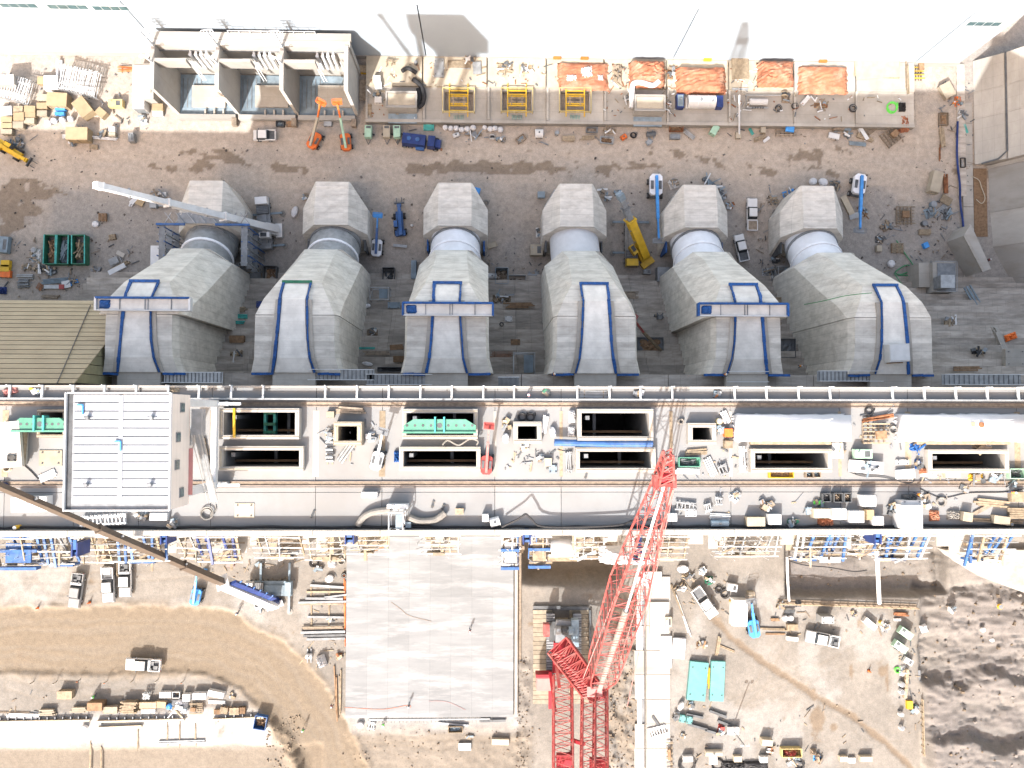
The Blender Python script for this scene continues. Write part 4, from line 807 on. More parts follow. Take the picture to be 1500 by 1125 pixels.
# ---- mobile cranes
def outrig(p, x, w, m='steel_grey'):
    p.append(('outrigger', m, [('b', x, w/2, .75, .35, w, .3), ('c', x, w, .1, .12, .7, 8)])); p.append(('outrigger', m, [('b', x, -w/2, .75, .35, w, .3), ('c', x, -w, .1, .12, .7, 8)]))
    for s in (-1, 1): p.append(('outrigger_pad', 'hose_grey', [('c', x, s*w, 0, .55, .1, 14)]))
def mobile_crane(label, z, c0, c1, Lc, pivot, tip, tipz, m, mb, cabm, boomseg, deckm, ow=3.2, bw=1.1, tail=1.0, headm=None, bz=3.2):
    """carrier from pixel c0 (rear) to c1 (cab end); boom from pivot pixel to tip pixel at height tipz"""
    a, b = P(*c0, z+1.3), P(*c1, z+1.3); cx, cy = (a[0]+b[0])/2, (a[1]+b[1])/2; rz = math.atan2(b[1]-a[1], b[0]-a[0]); L = Lc or math.hypot(b[0]-a[0], b[1]-a[1])
    p = [('carrier_deck', deckm, [('b', 0, 0, 1.1, L, 2.5, .5), ('b', -L*.1, 0, 1.45, L*.6, 1.2, .3)]), ('driver_cab', cabm, [hl(L/2-.75, 0, 1.1, 1.5, 2.45, 1.5, .9, .9)]), ('windscreen', 'glass', [('b', L/2-.08, 0, 2.05, .14, 2.1, .7)]), ('engine_grille', 'steel_dark', [('b', L/2-2.4, 0, 1.75, 1.5, 2.2, .5)]), ('grille_bar', 'steel_grey', [('b', L/2-3.0+.3*k, 0, 2.03, .08, 2.1, .06) for k in range(5)]), ('rear_box', deckm, [('b', -L/2+.6, 0, 1.7, 1.0, 2.3, .7)])]
    outrig(p, L*.2, ow, 'blue_grey'); outrig(p, -L*.42, ow, 'blue_grey')
    root = build('mobile_crane', label, 'crane', (cx, cy, z), rz, p); add_wheels(root, wheels((L*.36, L*.1, -L*.2, -L*.32), 1.08, .55, .4), 0)
    inv = Matrix.Rotation(-rz, 4, 'Z') @ Matrix.Translation((-cx, -cy, -z))
    def loc(q, h): w = P(*q, z+h); return inv @ Vector((w[0], w[1], z+h))
    A, T = loc(pivot, bz), loc(tip, tipz); d = (T-A).normalized(); side = Vector((-d.y, d.x, 0)).normalized()
    def pt(name, mt, mb_): link(name, mb_.mesh(name), mt, root)
    pt('superstructure', m, MB().bar(A-d*1.6*tail-Vector((0, 0, 1.0)), A+d*1.6-Vector((0, 0, 1.2)), 2.0, 1.1))
    pt('counterweight', m, MB().bar(A-d*(2.6*tail)-side*1.3-Vector((0, 0, .5)), A-d*(2.6*tail)+side*1.3-Vector((0, 0, .5)), 1.2, 1.2))
    pt('operator_cab', cabm, MB().box(*(A+side*1.5+d*1.3-Vector((0, 0, .7))), 1.9, .95, 1.5, math.atan2(d.y, d.x))); pt('cab_window', 'glass', MB().box(*(A+side*1.5+d*1.5+Vector((0, 0, .07))), 1.1, .7, .06, math.atan2(d.y, d.x)))
    pt('winch', 'steel_dark', MB().tube([A-d*1.2*tail-side*.6+Vector((0, 0, .4)), A-d*1.2*tail+side*.6+Vector((0, 0, .4))], .38, 10))
    pt('lift_cylinder', 'galvanised', MB().tube([A+d*1.5-Vector((0, 0, 1.0)), A+d*5-Vector((0, 0, .5))], .2, 8))
    t0 = -.02
    for k, (t1, mm, w) in enumerate(boomseg):
        a_, b_ = A+(T-A)*t0-(d*1.2 if k == 0 else d*0), A+(T-A)*t1
        pt('boom_section', mm, MB().bar(a_, b_, bw*w, bw*w*1.15)); pt('boom_collar', mm, MB().bar(b_-d*.25, b_+d*.06, bw*w*1.25, bw*w*1.4)); t0 = t1-.01
    pt('boom_head', headm or m, MB().bar(T-d*.3, T+d*1.0, bw*.9, bw*1.1).tube([T+d*.8-side*.5, T+d*.8+side*.5], .35, 8).bar(T+d*.2, T+d*.9-Vector((0, 0, 1.2)), .3))
    for k in range(4):
        q = A+(T-A)*(.2+.22*k); pt('boom_bracket', 'steel_grey', MB().bar(q-side*(bw*.6+.2), q+side*(bw*.6+.1), .25, .3))
    return root, A, T, d, side
mobile_crane('white mobile crane with a long white boom over the leftmost penstock', YD, (390, 366), (384, 290), None, (394, 334), (148, 273), 34, 'paint_white', None, 'paint_white', [(.32, 'paint_white', 1.15), (.66, 'steel_white', 1.0), (1, 'steel_white', .82)], 'steel_grey', 3.3, 1.05)
mobile_crane('yellow mobile crane with a dark extended boom between the fourth and fifth penstocks', YD, (925, 325), (925, 385), 9.5, (941, 366), (910, 290), 12, 'yellow', None, 'yellow', [(.6, 'yellow', 1.15), (.82, 'steel_grey', .85), (1, 'steel_grey', .65)], 'hose_grey', 3.4, 1.25, 1.3, 'blue_grey')
rt = mobile_crane('blue and white mobile crane with a brown boom leaning to the left photo edge', AP, (428, 862), (360, 862), None, (393, 882), (-60, 686), 72, 'navy', None, 'steel_white', [(.25, 'paint_white', 2.0), (.42, 'tan_boom', 1.12), (.7, 'tan_boom', .9), (1, 'tan_boom', .7)], 'blue_grey', 4.2, .75, 1.15)
root, A, T, d, side = rt
link('boom_walkway', MB().bar(A+d*1-side*1.5+Vector((0, 0, .6)), A+d*17-side*1.3+Vector((0, 0, 1.0)), 1.0, .4).mesh('boom_walkway'), 'navy', root)
for k in range(6): link('jib_frame', MB().bar(A+d*(2+k*2.6)-side*1.0+Vector((0, 0, 1)), A+d*(3.2+k*2.6)-side*2.4+Vector((0, 0, 1)), .2).mesh('jib_frame'), 'blue', root)
link('counterweight_top', MB().bar(A-d*3.2-side*1.5+Vector((0, 0, .3)), A-d*3.2+side*1.5+Vector((0, 0, .3)), 1.0, .2).mesh('counterweight_top'), 'steel_white', root)
# ---- big red crawler crane
CX, CY = P(832, 950, AP+3); cr = empty('crawler_crane', 'large red lattice boom crawler crane standing on timber mats', 'crawler crane', (CX, CY, AP))
def cl(px, py, h): w = P(px, py, AP+h); return Vector((w[0]-CX, w[1]-CY, h))
def lattice(p, q, w0, w1, n, m, chordr=.16, nm='boom', up=None, lr=.075, h=None, wm=None):
    d = (q-p).normalized(); s = d.cross(Vector((0, 0, 1))) if abs(d.z) < .97 else d.cross(Vector((0, 1, 0)))
    s.normalize(); u = s.cross(d); W_ = lambda t: (w0+(w1-w0)*t) if wm is None else wm(t); hh = h or 1.0
    pts = [[p+(q-p)*(k/n)+(s*a+u*b*hh)*W_(k/n)/2 for a, b in ((-1, -1), (1, -1), (1, 1), (-1, 1))] for k in range(n+1)]
    for c in range(4): link(nm+'_chord', MB().tube([pts[k][c] for k in range(n+1)], chordr, 6).mesh(nm+'_chord'), m, cr)
    mb = MB()
    for k in range(n):
        for c in range(4):
            e = (c+1) % 4
            mb.bar(pts[k][c], pts[k+1][e] if k % 2 else pts[k+1][c], lr) if False else mb.bar(pts[k][c if k % 2 else e], pts[k+1][e if k % 2 else c], lr)
            if k % 2 == 0: mb.bar(pts[k][c], pts[k][e], lr)
    kind(link(nm+'_lacing', mb.mesh(nm+'_lacing'), m, cr), 'stuff'); return s, u, d
for px in (806, 845): # crawlers
    p = cl(px, 942, .9); link('crawler_track', MB().box(p.x, p.y, .85, 1.35, 10.5, 1.5).mesh('crawler_track'), 'steel_dark', cr)
    for k in range(24): link('track_shoe', MB().box(p.x, p.y-5.0+k*.435, 1.64, 1.4, .3, .12).mesh('track_shoe'), 'steel_grey', cr)
p = cl(826, 925, 2); link('car_body', MB().box(p.x, p.y, 1.5, 5, 3.4, 1.2).mesh('car_body'), 'steel_dark', cr)
link('turntable', MB().cyl(p.x, p.y, 2.0, 1.7, .7, 20).mesh('turntable'), 'steel_grey', cr)
a, b = cl(826, 908, 3.6), cl(822, 985, 3.6); link('front_frame', MB().bar(a, a+(b-a)*.42, 2.6, 1.2).mesh('front_frame'), 'steel_grey', cr); link('upper_frame', MB().bar(a+(b-a)*.43, b, 3.0, 1.3).mesh('upper_frame'), 'red_dark', cr)
for sx, mm in ((-1.0, 'steel_grey'), (0, 'steel_dark'), (1.1, 'blue_grey')): link('winch_drum', MB().tube([a+Vector((sx-.4, -1.5, 1)), a+Vector((sx+.4, -1.5, 1))], .75, 12).mesh('winch_drum'), mm, cr)
link('engine_house', MB().bar(a+Vector((1.8, .3, .6)), a+Vector((1.8, -4.2, .6)), 1.2, 1.5).mesh('engine_house'), 'blue_grey', cr)
link('operator_cab', MB().box(*(cl(800, 922, 4)), 1.0, 2.0, 1.6).mesh('operator_cab'), 'red', cr)
p = cl(797, 1000, 4); link('counterweight', MB().box(p.x, p.y, 3.4, 2.6, 2.3, 2.6).mesh('counterweight'), 'red_pale', cr); link('counterweight_tray', MB().box(p.x, p.y+1.3, 3.6, 2.8, .5, 2.4).mesh('counterweight_tray'), 'red_dark', cr)
for k in range(3): link('counterweight_slab', MB().box(p.x, p.y, 4.75+.0+k*.03, 2.5-.1*k, 2.1-.15*k, .05).mesh('counterweight_slab'), 'red_pale', cr)
# mast base: stacked diagonal lattice, ladder frame
a, b = cl(818, 946, 8), cl(866, 1010, 12)
lattice(a, b, 3.9, 3.4, 12, 'red', .17, 'mast', None, .13, .55)
mb = MB(); d = (b-a).normalized(); s = d.cross(Vector((0, 0, 1))).normalized()
for k in range(19): t = a+(b-a)*(k+.5)/19; mb.bar(t-s*1.7+Vector((0, 0, 1.0)), t+d*.9+Vector((0, 0, 1.0)), .17).bar(t+d*.9+Vector((0, 0, 1.0)), t+s*1.7+Vector((0, 0, 1.0)), .17)
kind(link('chevron_walkway', mb.mesh('chevron_walkway'), 'red', cr), 'stuff'); link('mast_plate', MB().bar(a+Vector((0, 0, -.6)), b+Vector((0, 0, -.6)), 3.2, .12).mesh('mast_plate'), 'red_dark', cr)
for q, w in ((cl(812, 950, 7), 'red'), (cl(806, 985, 5), 'red_dark')): link('back_strut', MB().bar(q, q+Vector((.6, -5.5, 3)), .5).mesh('back_strut'), w, cr)
link('side_platform', MB().box(*cl(808, 1025, 4), 1.0, 3.0, .3).bar(cl(804, 1008, 4), cl(804, 1034, 4), .15).bar(cl(812, 1008, 4), cl(812, 1034, 4), .15).mesh('side_platform'), 'red_dark', cr)
# masts running back (south, off the frame)
lattice(cl(824, 990, 7), cl(825, 1180, 15), 3.0, 3.0, 22, 'red', .17, 'derrick', None, .09, .8)
lattice(cl(862, 1016, 11), cl(861, 1190, 20), 2.0, 2.1, 20, 'red', .15, 'live_mast', None, .085, 1.0)
lattice(cl(880, 1012, 12), cl(879, 1190, 22), 1.9, 2.1, 20, 'red', .15, 'live_mast', None, .085, 1.0)
link('hoist_box', MB().box(*cl(827, 1118, 11), 2.6, 3, 1.2).mesh('hoist_box'), 'red_dark', cr); link('mast_cross_beam', MB().box(*cl(877, 1118, 16), 2.8, 1.5, 1).mesh('mast_cross_beam'), 'red_dark', cr); link('mast_tie', MB().bar(cl(838, 1084, 11), cl(856, 1090, 13), .5).mesh('mast_tie'), 'red_dark', cr)
link('boom_foot', MB().bar(cl(862, 1020, 11), cl(885, 1012, 12), 1.8, 1.4).mesh('boom_foot'), 'red_dark', cr); link('foot_plate', MB().box(*cl(871, 1013, 13), 2.4, 1.6, .4).mesh('foot_plate'), 'red_pale', cr)
# main boom
foot, head = cl(874, 1008, 9), cl(972, 704, 66)
bs, bu, bd = lattice(foot, head, 0, 0, 30, 'red', .13, 'boom', None, .07, 1.0, lambda t: 1.5+2.5*min(1, t*7) if t < .5 else 4.0-2.7*max(0, (t-.6)/.4)*.95)
link('boom_pipe', MB().tube([foot+bu*1.3+bd*1.5, foot+bu*1.3+(head-foot)*.55], .42, 10).mesh('boom_pipe'), 'hose_grey', cr)
link('inner_pendant', MB().tube([foot+bu*1.4+(head-foot)*.55, head+bu*.5], .16, 6).mesh('inner_pendant'), 'steel_white', cr)
for s_ in (-1, 1): link('pendant_line', MB().tube([foot+bs*s_*2.6-bu*.5, head+bs*s_*.8+bu], .07, 5).mesh('pendant_line'), 'red_pale', cr)
link('pendant_line', MB().tube([foot+bs*5+Vector((0, -3, 0)), head+bs*1.2], .06, 5).mesh('pendant_line'), 'red_pale', cr)
link('boom_head', MB().bar(head-bs*1.0, head+bs*1.0, 1.1, 1.6).mesh('boom_head'), 'red', cr); link('head_sheave', MB().tube([head-bs*.4+bd*.6, head+bs*.4+bd*.6], .6, 14).mesh('head_sheave'), 'red_dark', cr)
for k in (-1, 1): link('head_plate', MB().box(*(head+bs*k*.85+Vector((0, 0, .8))), .4, 1.3, .5).mesh('head_plate'), 'red', cr)
tip = cl(979, 664, 71); lattice(head+bd*.6, tip, 1.5, .7, 8, 'red', .13, 'jib', None, .1)
link('hook_line', MB().tube([tip, cl(952, 700, 50)], .05, 5).mesh('hook_line'), 'steel_dark', cr)
# timber mats under the crane
x0, y0 = P(781, 893, AP)[0], P(781, 893, AP)[1]; x1, y1 = P(862, 1030, AP)
mats_ = empty('crane_mats', 'rows of tan timber mats under the red crane', 'timber mats', (0, 0, AP))
for side_, xa, xb in ((0, x0, x0+3.3), (1, x1-3.3, x1)):
    n = 21
    for k in range(n):
        yy = y0+(y1-y0)*(k+.5)/n; link('timber_mat', MB().box((xa+xb)/2+R.uniform(-.06, .06), yy, .14, xb-xa, abs(y1-y0)/n-.06, .28).mesh('timber_mat'), 'mat_timber', mats_)
for k in range(2): link('mat_beam', MB().box((x0+x1)/2+(-1 if k else 1)*(x1-x0)*.25, y0+.35+.12*k, .32, (x1-x0)*.5, .55, .5).mesh('mat_beam'), 'steel_dark', mats_)
link('mat_beam', MB().box(x1+.25, (y0+y1)/2+4, .3, .35, abs(y1-y0)*.5, .5).mesh('mat_beam'), 'steel_dark', mats_)
for k in range(11): link('mat_bar', MB().box((x0+x1)/2+R.uniform(-.05, .05), y0-1.6-k*.55, .05, x1-x0-7.0, .42, .1).mesh('mat_bar'), 'timber', mats_)
# ---- dump skips, tanks and other site machines
for k, (px, lb) in enumerate(((73, 'green skip holding brown scraps, left one of the three skips'), (90, 'green skip holding grey sheeting, middle one of the three skips'), (114, 'green skip full of pale timber scraps, right one of the three skips'))):
    a = at(px, 365, YD, 2); W2, L2 = 2.35, 5.4
    build('skip', lb, 'skip', a, D(-1+k), [('skip_shell', 'green', [('b', s*W2/2, 0, .95, .14, L2, 1.9) for s in (-1, 1)]+[('b', 0, s*L2/2, .95, W2, .14, 1.9) for s in (-1, 1)]), ('skip_floor', 'steel_dark', [('b', 0, 0, .15, W2-.1, L2-.1, .2)]), ('skip_rim', 'teal', [('b', s*W2/2, 0, 1.93, .2, L2, .1) for s in (-1, 1)]), ('load', ('timber_dark', 'blue_grey', 'timber')[k], [('h', W2-.3, L2-.4-(1.5 if k == 2 else 0), (.9, .7, 1.9)[k], 31+k, 10, .8)]+[('r', (R.uniform(-.8, .8), R.uniform(-2, 1.5), .8), (R.uniform(-.8, .8), R.uniform(-2, 2), (1.2, .9, 2)[k]), .22, .1) for _ in range(9)])], group='green skips')
a = at(1035, 146, PZ, 2.3); build('white_plant', 'large white plant tank with blue end on the platform below the orange sheeting', 'tank', a, 0, [('tank_body', 'plastic_white', [('t', [(-3.3, 0, 1.25), (-3.0, 0, 1.25), (1.6, 0, 1.25), (1.9, 0, 1.25)], 1.2, 16), ('b', -.6, 0, .35, 6, 2, .5)]), ('end_module', 'navy', [('b', 2.7, -.1, 1.0, 1.2, 2.2, 1.7)]), ('tank_band', 'steel_white', [('t', [(-1.6, 0, 1.25), (-1.45, 0, 1.25)], 1.24, 16), ('t', [(.4, 0, 1.25), (.55, 0, 1.25)], 1.24, 16)]), ('manhole', 'steel_grey', [('c', -1.0, 0, 2.4, .3, .15), ('c', 1.2, -.2, 2.35, .2, .25)])])
a = at(997, 147, PZ, 1.6); build('blue_tank', 'dark blue upright tank left of the large white plant tank', 'tank', a, 0, [('tank_body', 'navy', [('b', 0, 0, .75, 1.4, 2.6, 1.5)]), ('tank_top', 'blue_grey', [('b', 0, 0, 1.54, 1.1, 2.2, .08)]), ('pipe_stub', 'galvanised', [('c', .1, .3, 1.5, .18, .3)])])
a = at(1112, 148, PZ, 1.4); build('white_pipe_tank', 'white horizontal tank inside a pipe frame on the platform', 'tank', a, 0, [('tank_body', 'plastic_white', [('t', [(-1.7, 0, .9), (-1.5, 0, .9), (1.5, 0, .9), (1.7, 0, .9)], .6, 14)]), ('pipe_frame', 'galvanised', [('t', [(-2.2, -1.0, .4), (-2.2, 1.5, .4), (4.5, 1.5, .5)], .1, 6), ('t', [(-2, -1.0, .5), (2, -1.0, .5)], .12, 6)]), ('valve', 'steel_dark', [('b', -1+.5*k, -1.0, .6, .2, .3, .3) for k in range(5)])])
for k, (px, tx, lb) in enumerate(((539, 192, 'pale green generator trailer below the right transformer wall'), (566, 192, 'cream generator trailer, left of a green one beside the dark blue truck'), (581, 193, 'pale green generator trailer touching the dark blue truck'))):
    a = at(px, 192, YD, 1.7); mm = ('green_pale', 'cream', 'green_pale')[k]
    r = build('generator_trailer', lb, 'generator', a, D(2*k-2), [('housing', mm, [hl(0, 0, .5, 1.35, 2.3, 1.2, .95, .97)]), ('exhaust_panel', 'steel_dark', [('b', .05, .75, 1.71, .9, .4, .06)]), ('drawbar', 'steel_dark', [('r', (-.5, -1.1, .5), (0, -2.2, .5), .12), ('r', (.5, -1.1, .5), (0, -2.2, .5), .12)])], None, 'generator trailers'); add_wheels(r, [(-.75, -.2, .33, .2), (.75, -.2, .33, .2)], 0)
for px, py, rz, lb in ((1328, 928, -35, 'pale green generator cart, upper one of two by the rock edge'), (1320, 948, -35, 'pale green generator cart, lower one of two by the rock edge')):
    a = at(px, py, AP, 1.5); r = build('generator_trailer', lb, 'generator', a, D(rz), [('housing', 'green_pale', [hl(0, 0, .45, 2.5, 1.3, 1.1, .97, .92)]), ('exhaust_panel', 'steel_dark', [('b', -.7, .2, 1.56, .6, .5, .05)]), ('lid', 'cream', [('b', .4, 0, 1.57, 1.3, 1.0, .06)])], None, 'generator trailers'); add_wheels(r, [(0, -.7, .33, .2), (0, .7, .33, .2)], 0)
# ================================================================ LOOSE MATERIAL AND SMALL THINGS
CATS = dict(lum='lumber stack', pal='pallet', crate='crate', box='box', bag='bulk bag', pipes='pipe bundle', beam='steel beam', sheet='sheet stack', reel='cable reel', coil='hose coil', drum='drum', cone='traffic cone', tarp='tarp', frame='frame stack', bin='bin', gen='generator', tower='scaffold tower', post='stake', tire='tyre', junk='debris pile', frm='timber frame', plate='plate', light='light tower', rebar='rebar bundle', tank='tank', table='work table')
NAMES = dict(lum='lumber_stack', pal='pallet', crate='crate', box='storage_box', bag='bulk_bag', pipes='pipe_bundle', beam='steel_beam', sheet='sheet_stack', reel='cable_reel', coil='hose_coil', drum='drum', cone='traffic_cone', tarp='tarp', frame='frame_stack', bin='bin', gen='generator', tower='scaffold_tower', post='stake', tire='tyre', junk='debris_pile', frm='timber_frame', plate='steel_plate', light='light_tower', rebar='rebar_bundle', tank='tank', table='work_table')
DEFM = dict(lum='timber', pal='timber_grey', crate='plywood', box='plastic_white', bag='tarp_white', pipes='steel_grey', beam='steel_grey', sheet='plywood', reel='timber', coil='rubber', drum='blue', cone='orange', tarp='tarp_white', frame='steel_white', bin='steel_grey', gen='cream', tower='galvanised', post='timber', tire='rubber', junk='timber_grey', frm='timber', plate='steel_grey', light='galvanised', rebar='rust', tank='plastic_white', table='timber')
def kitparts(k, L, w, H, m, r):
    U = r.uniform; ch = r.choice
    if k == 'lum':
        n = max(2, min(9, int(w/.25))); ly = max(1, min(4, int(H/.22)))
        sh = [('b', U(-.12, .12)*L, -w/2+w*(i+.5)/n, H/ly*(j+.5), L*U(.78, 1), w/n*U(.75, .95), H/ly*.88, U(-.03, .03)) for j in range(ly) for i in range(n)]
        return [('board', m, sh, 's'), ('bearer', 'timber_dark', [('b', s*L*.3, 0, .05, .14, w*1.05, .12) for s in (-1, 1)], 's')]
    if k == 'pal': return [('slat', m, [('b', 0, -w/2+w*(i+.5)/6, H-.04, L, w/6*.7, .07) for i in range(6)], 's'), ('bearer', 'timber_dark', [('b', s*L*.42, 0, H/2-.05, .14, w, max(.08, H-.12)) for s in (-1, 0, 1)], 's')]
    if k == 'frm': return [('rail', m, [('b', 0, s*w/2, H-.1, L, .17, .2) for s in (-1, 1)]+[('b', 0, -w/2+w*i/5, H-.25, L*.95, .12, .15) for i in range(1, 5)], 's'), ('cross_timber', 'timber_grey', [('b', -L/2+L*(i+.5)/5, 0, .12, .2, w*1.05, .24) for i in range(5)], 's'), ('load', 'sky_blue' if r.random() < .2 else 'timber_dark', [('b', U(-.2, .2)*L, U(-.15, .15)*w, H+.15, L*.38, w*.4, .4, U(-.3, .3))])]
    if k == 'crate': return [('crate_body', m, [('b', 0, 0, H/2, L, w, H)]), ('lid', m, [('b', 0, 0, H+.04, L*1.03, w*1.03, .08)]), ('batten', 'timber', [('b', x*L, s*(w/2+.03), H/2, .1, .06, H*.96) for x in (-.4, 0, .4) for s in (-1, 1)], 's')]
    if k == 'box': return [('box_body', m, [hl(0, 0, 0, L, w, H*.9, .98, .98)]), ('lid', m, [('b', 0, 0, H*.95, L*.96, w*.96, H*.1+.02)]), ('latch', 'steel_dark', [('b', L*.2, -w/2-.02, H*.7, .15, .06, .15), ('b', -L*.2, -w/2-.02, H*.7, .15, .06, .15)], 's')]
    if k == 'tank': return [('tank_body', m, [('t', [(-L/2, 0, H/2), (-L/2+.12, 0, H/2), (L/2-.12, 0, H/2), (L/2, 0, H/2)], H/2, 14)]), ('cradle', 'steel_grey', [('b', s*L*.3, 0, H*.15, .2, w, H*.3) for s in (-1, 1)], 's'), ('filler_cap', 'steel_dark', [('c', 0, 0, H*.98, .16, .12)])]
    if k == 'gen': return [('housing', m, [hl(0, 0, .2, L, w, H-.2, .97, .93)]), ('panel', 'steel_dark', [('b', L*.2, 0, H+.01, L*.3, w*.6, .05)]), ('exhaust', 'galvanised', [('c', -L*.3, w*.2, H, .09, .25)]), ('skid', 'steel_dark', [('b', 0, s*w*.4, .1, L*1.05, .15, .2) for s in (-1, 1)], 's')]
    if k == 'bag': return [('bag_body', m, [('l', [[(math.cos(a)*L/2*q, math.sin(a)*w/2*q, z*H) for a in [2*math.pi*i/10 for i in range(10)]] for q, z in ((.8, 0), (1, .25), (1.02, .6), (.85, .9), (.4, 1))])]), ('bag_loop', m, [('r', (sx*L*.3, sy*w*.3, H*.85), (sx*L*.18, sy*w*.18, H*1.25), .09) for sx in (-1, 1) for sy in (-1, 1)], 's')]
    if k == 'pipes':
        n = max(2, min(8, int(w/max(.12, H*.5)))); rr = min(w/n/2, H/2)*.95
        return [('pipe', m, [('t', [(-L/2*U(.85, 1), -w/2+w*(i+.5)/n, rr+(rr*1.6 if i % 2 and H > .5 else 0)), (L/2*U(.85, 1), -w/2+w*(i+.5)/n, rr+(rr*1.6 if i % 2 and H > .5 else 0))], rr, 8) for i in range(n)], 's'), ('bearer', 'timber', [('b', s*L*.3, 0, .03, .15, w*1.2, .08) for s in (-1, 1)], 's')]
    if k == 'rebar': return [('bar', m, [('r', (-L/2*U(.8, 1), -w/2+w*(i+.5)/8, H*U(.2, 1)), (L/2*U(.8, 1), -w/2+w*(i+.5)/8+U(-.1, .1), H*U(.2, 1)), .07) for i in range(8)], 's'), ('bearer', 'timber_grey', [('b', s*L*.3, 0, .05, .12, w*1.1, .1) for s in (-1, 1)], 's')]
    if k == 'beam': return [('top_flange', m, [('b', 0, 0, H-.03, L, w, .06)]), ('web', m, [('b', 0, 0, H/2, L*.998, .07, H-.13)]), ('bottom_flange', m, [('b', 0, 0, .03, L, w, .06)])]
    if k == 'sheet': return [('sheet', ch((m, m, 'timber')), [('b', U(-.1, .1), U(-.1, .1), H*(i+.5)/3, L*U(.9, 1), w*U(.85, 1), H/3*.8, U(-.12, .12))]) for i in range(3)]
    if k == 'plate': return [('plate_body', m, [('b', 0, 0, H/2, L, w, H)]), ('lifting_lug', 'steel_dark', [('b', sx*L*.35, sy*w*.35, H+.06, .18, .12, .14) for sx in (-1, 1) for sy in (-1, 1)], 's')]
    if k == 'reel': return [('flange', m, [('t', [(0, -w/2, H/2), (0, -w/2+.08, H/2)], H/2, 16)]), ('flange', m, [('t', [(0, w/2-.08, H/2), (0, w/2, H/2)], H/2, 16)]), ('wound_cable', 'rubber', [('t', [(0, -w/2+.09, H/2), (0, w/2-.09, H/2)], H*.36, 14)])]
    if k == 'coil': return [('loop', m, [('o', U(-.08, .08)*L, U(-.08, .08)*L, .09+.13*i, L/2*U(.75, 1), .08+H*.02, 18, 5, U(-.12, .12)) for i in range(3)], 's'), ('tail_end', m, [('t', [(L/2, 0, .1), (L*.65, L*.3, .1), (L*.6, L*.6, .1)], .07, 5)])]
    if k == 'tire': return [('tread', m, [('o', 0, 0, w*.28, L*.36, L*.15, 18, 8)]), ('sidewall', 'hose_grey', [('o', 0, 0, w*.28+L*.09, L*.33, L*.07, 18, 6)])]
    if k == 'drum': return [('drum_body', m, [('c', 0, 0, 0, L/2, H, 14)]), ('drum_lid', 'steel_grey', [('c', 0, 0, H, L/2*.9, .04, 14)])]
    if k == 'cone': return [('cone_base', 'rubber', [('b', 0, 0, .04, .5*L, .5*L, .08)]), ('cone_body', m, [('t', [(0, 0, .08), (0, 0, H)], L*.2, 10, .05)])]
    if k == 'tarp': return [('sheet', m, [('h', L, w, H, r.randint(0, 999), 14,   .17 if L > 4 else .5)])]
    if k == 'post': return [('stake_body', m, [('r', (0, 0, 0), (U(-.1, .1), 0, H), L)]), ('flag', 'orange' if r.random() < .5 else 'plastic_white', [('b', .1, 0, H-.1, .2, .03, .16)])]
    if k == 'bin': return [('bin_shell', m, [('b', s*L/2, 0, H/2, .09, w, H) for s in (-1, 1)]+[('b', 0, s*w/2, H/2, L, .09, H) for s in (-1, 1)]+[('b', 0, 0, .06, L-.1, w-.1, .1)], 's'), ('contents', ch(('timber_dark', 'steel_dark', 'timber_grey', 'blue_grey')), [('h', L*.9, w*.9, H*U(.5, .85), r.randint(0, 999), 8, .8)])]
    if k == 'frame':
        sh = []
        for i in range(max(3, int(L/.45))):
            x = -L/2+L*(i+.5)/max(3, int(L/.45))
            sh += [('r', (x, -w/2, .1), (x+U(-.2, .2), -w/2, H*U(.7, 1)), .11), ('r', (x, w/2, .1), (x+U(-.2, .2), w/2, H*U(.7, 1)), .11), ('r', (x, -w/2, H*.9), (x+U(-.2, .2), w/2, H*U(.85, 1)), .13), ('r', (x, -w/2, H*.4), (x, w/2, H*.45), .11)]
        return [('frame_tube', m, sh, 's'), ('tie_bar', m, [('r', (-L/2, s*w*U(.2, .5), H*U(.8, 1)), (L/2, s*w*U(.2, .5), H*U(.8, 1.1)), .14) for s in (-1, 1, -1, 1)], 's')]
    if k == 'tower':
        n = max(1, int(H/2)); sh = []; c = ((-L/2, -w/2), (L/2, -w/2), (L/2, w/2), (-L/2, w/2))
        for q in range(4):
            a, b = c[q], c[(q+1) % 4]; sh.append(('r', (*a, 0), (*a, H), .13))
            for j in range(n+1): sh.append(('r', (*a, H*j/n), (*b, H*j/n), .1))
            for j in range(n): sh.append(('r', (*a, H*j/n), (*b, H*(j+1)/n), .08))
        return [('tower_tube', m, sh, 's'), ('work_deck', 'blue_grey' if m != 'timber' else 'timber', [('b', L*.2, 0, H-.35, L*.45, w*.8, .1)])]
    if k == 'light': return [('trailer', m, [('b', 0, 0, .7, 1.9, 1.2, .7)]), ('mast', 'galvanised', [('r', (0, 0, 1), (0, 0, H), .16)]), ('lamp', 'plastic_white', [('b', -.5, .1, H, .45, .25, .35)]), ('lamp', 'plastic_white', [('b', .5, .1, H, .45, .25, .35)]), ('outrigger', 'steel_dark', [('r', (-1.3, -1, .1), (1.3, 1, .3), .12), ('r', (-1.3, 1, .1), (1.3, -1, .3), .12)], 's')]
    if k == 'table': return [('table_top', m, [('b', 0, 0, H, L, w, .12)]), ('table_leg', 'timber_dark', [('b', sx*L*.42, sy*w*.4, H/2-.05, .12, .12, H-.1) for sx in (-1, 1) for sy in (-1, 1)], 's'), ('tool', 'steel_dark', [('b', U(-.3, .3)*L, U(-.2, .2)*w, H+.15, .5, .3, .2)])]
    # junk
    pal = [m, 'timber', 'steel_grey', 'steel_dark', 'blue_grey', 'plastic_white', 'timber_grey']
    out = [('scrap_heap', m, [('h', L*.8, w*.8, H*.7, r.randint(0, 999), 9, .9)])]
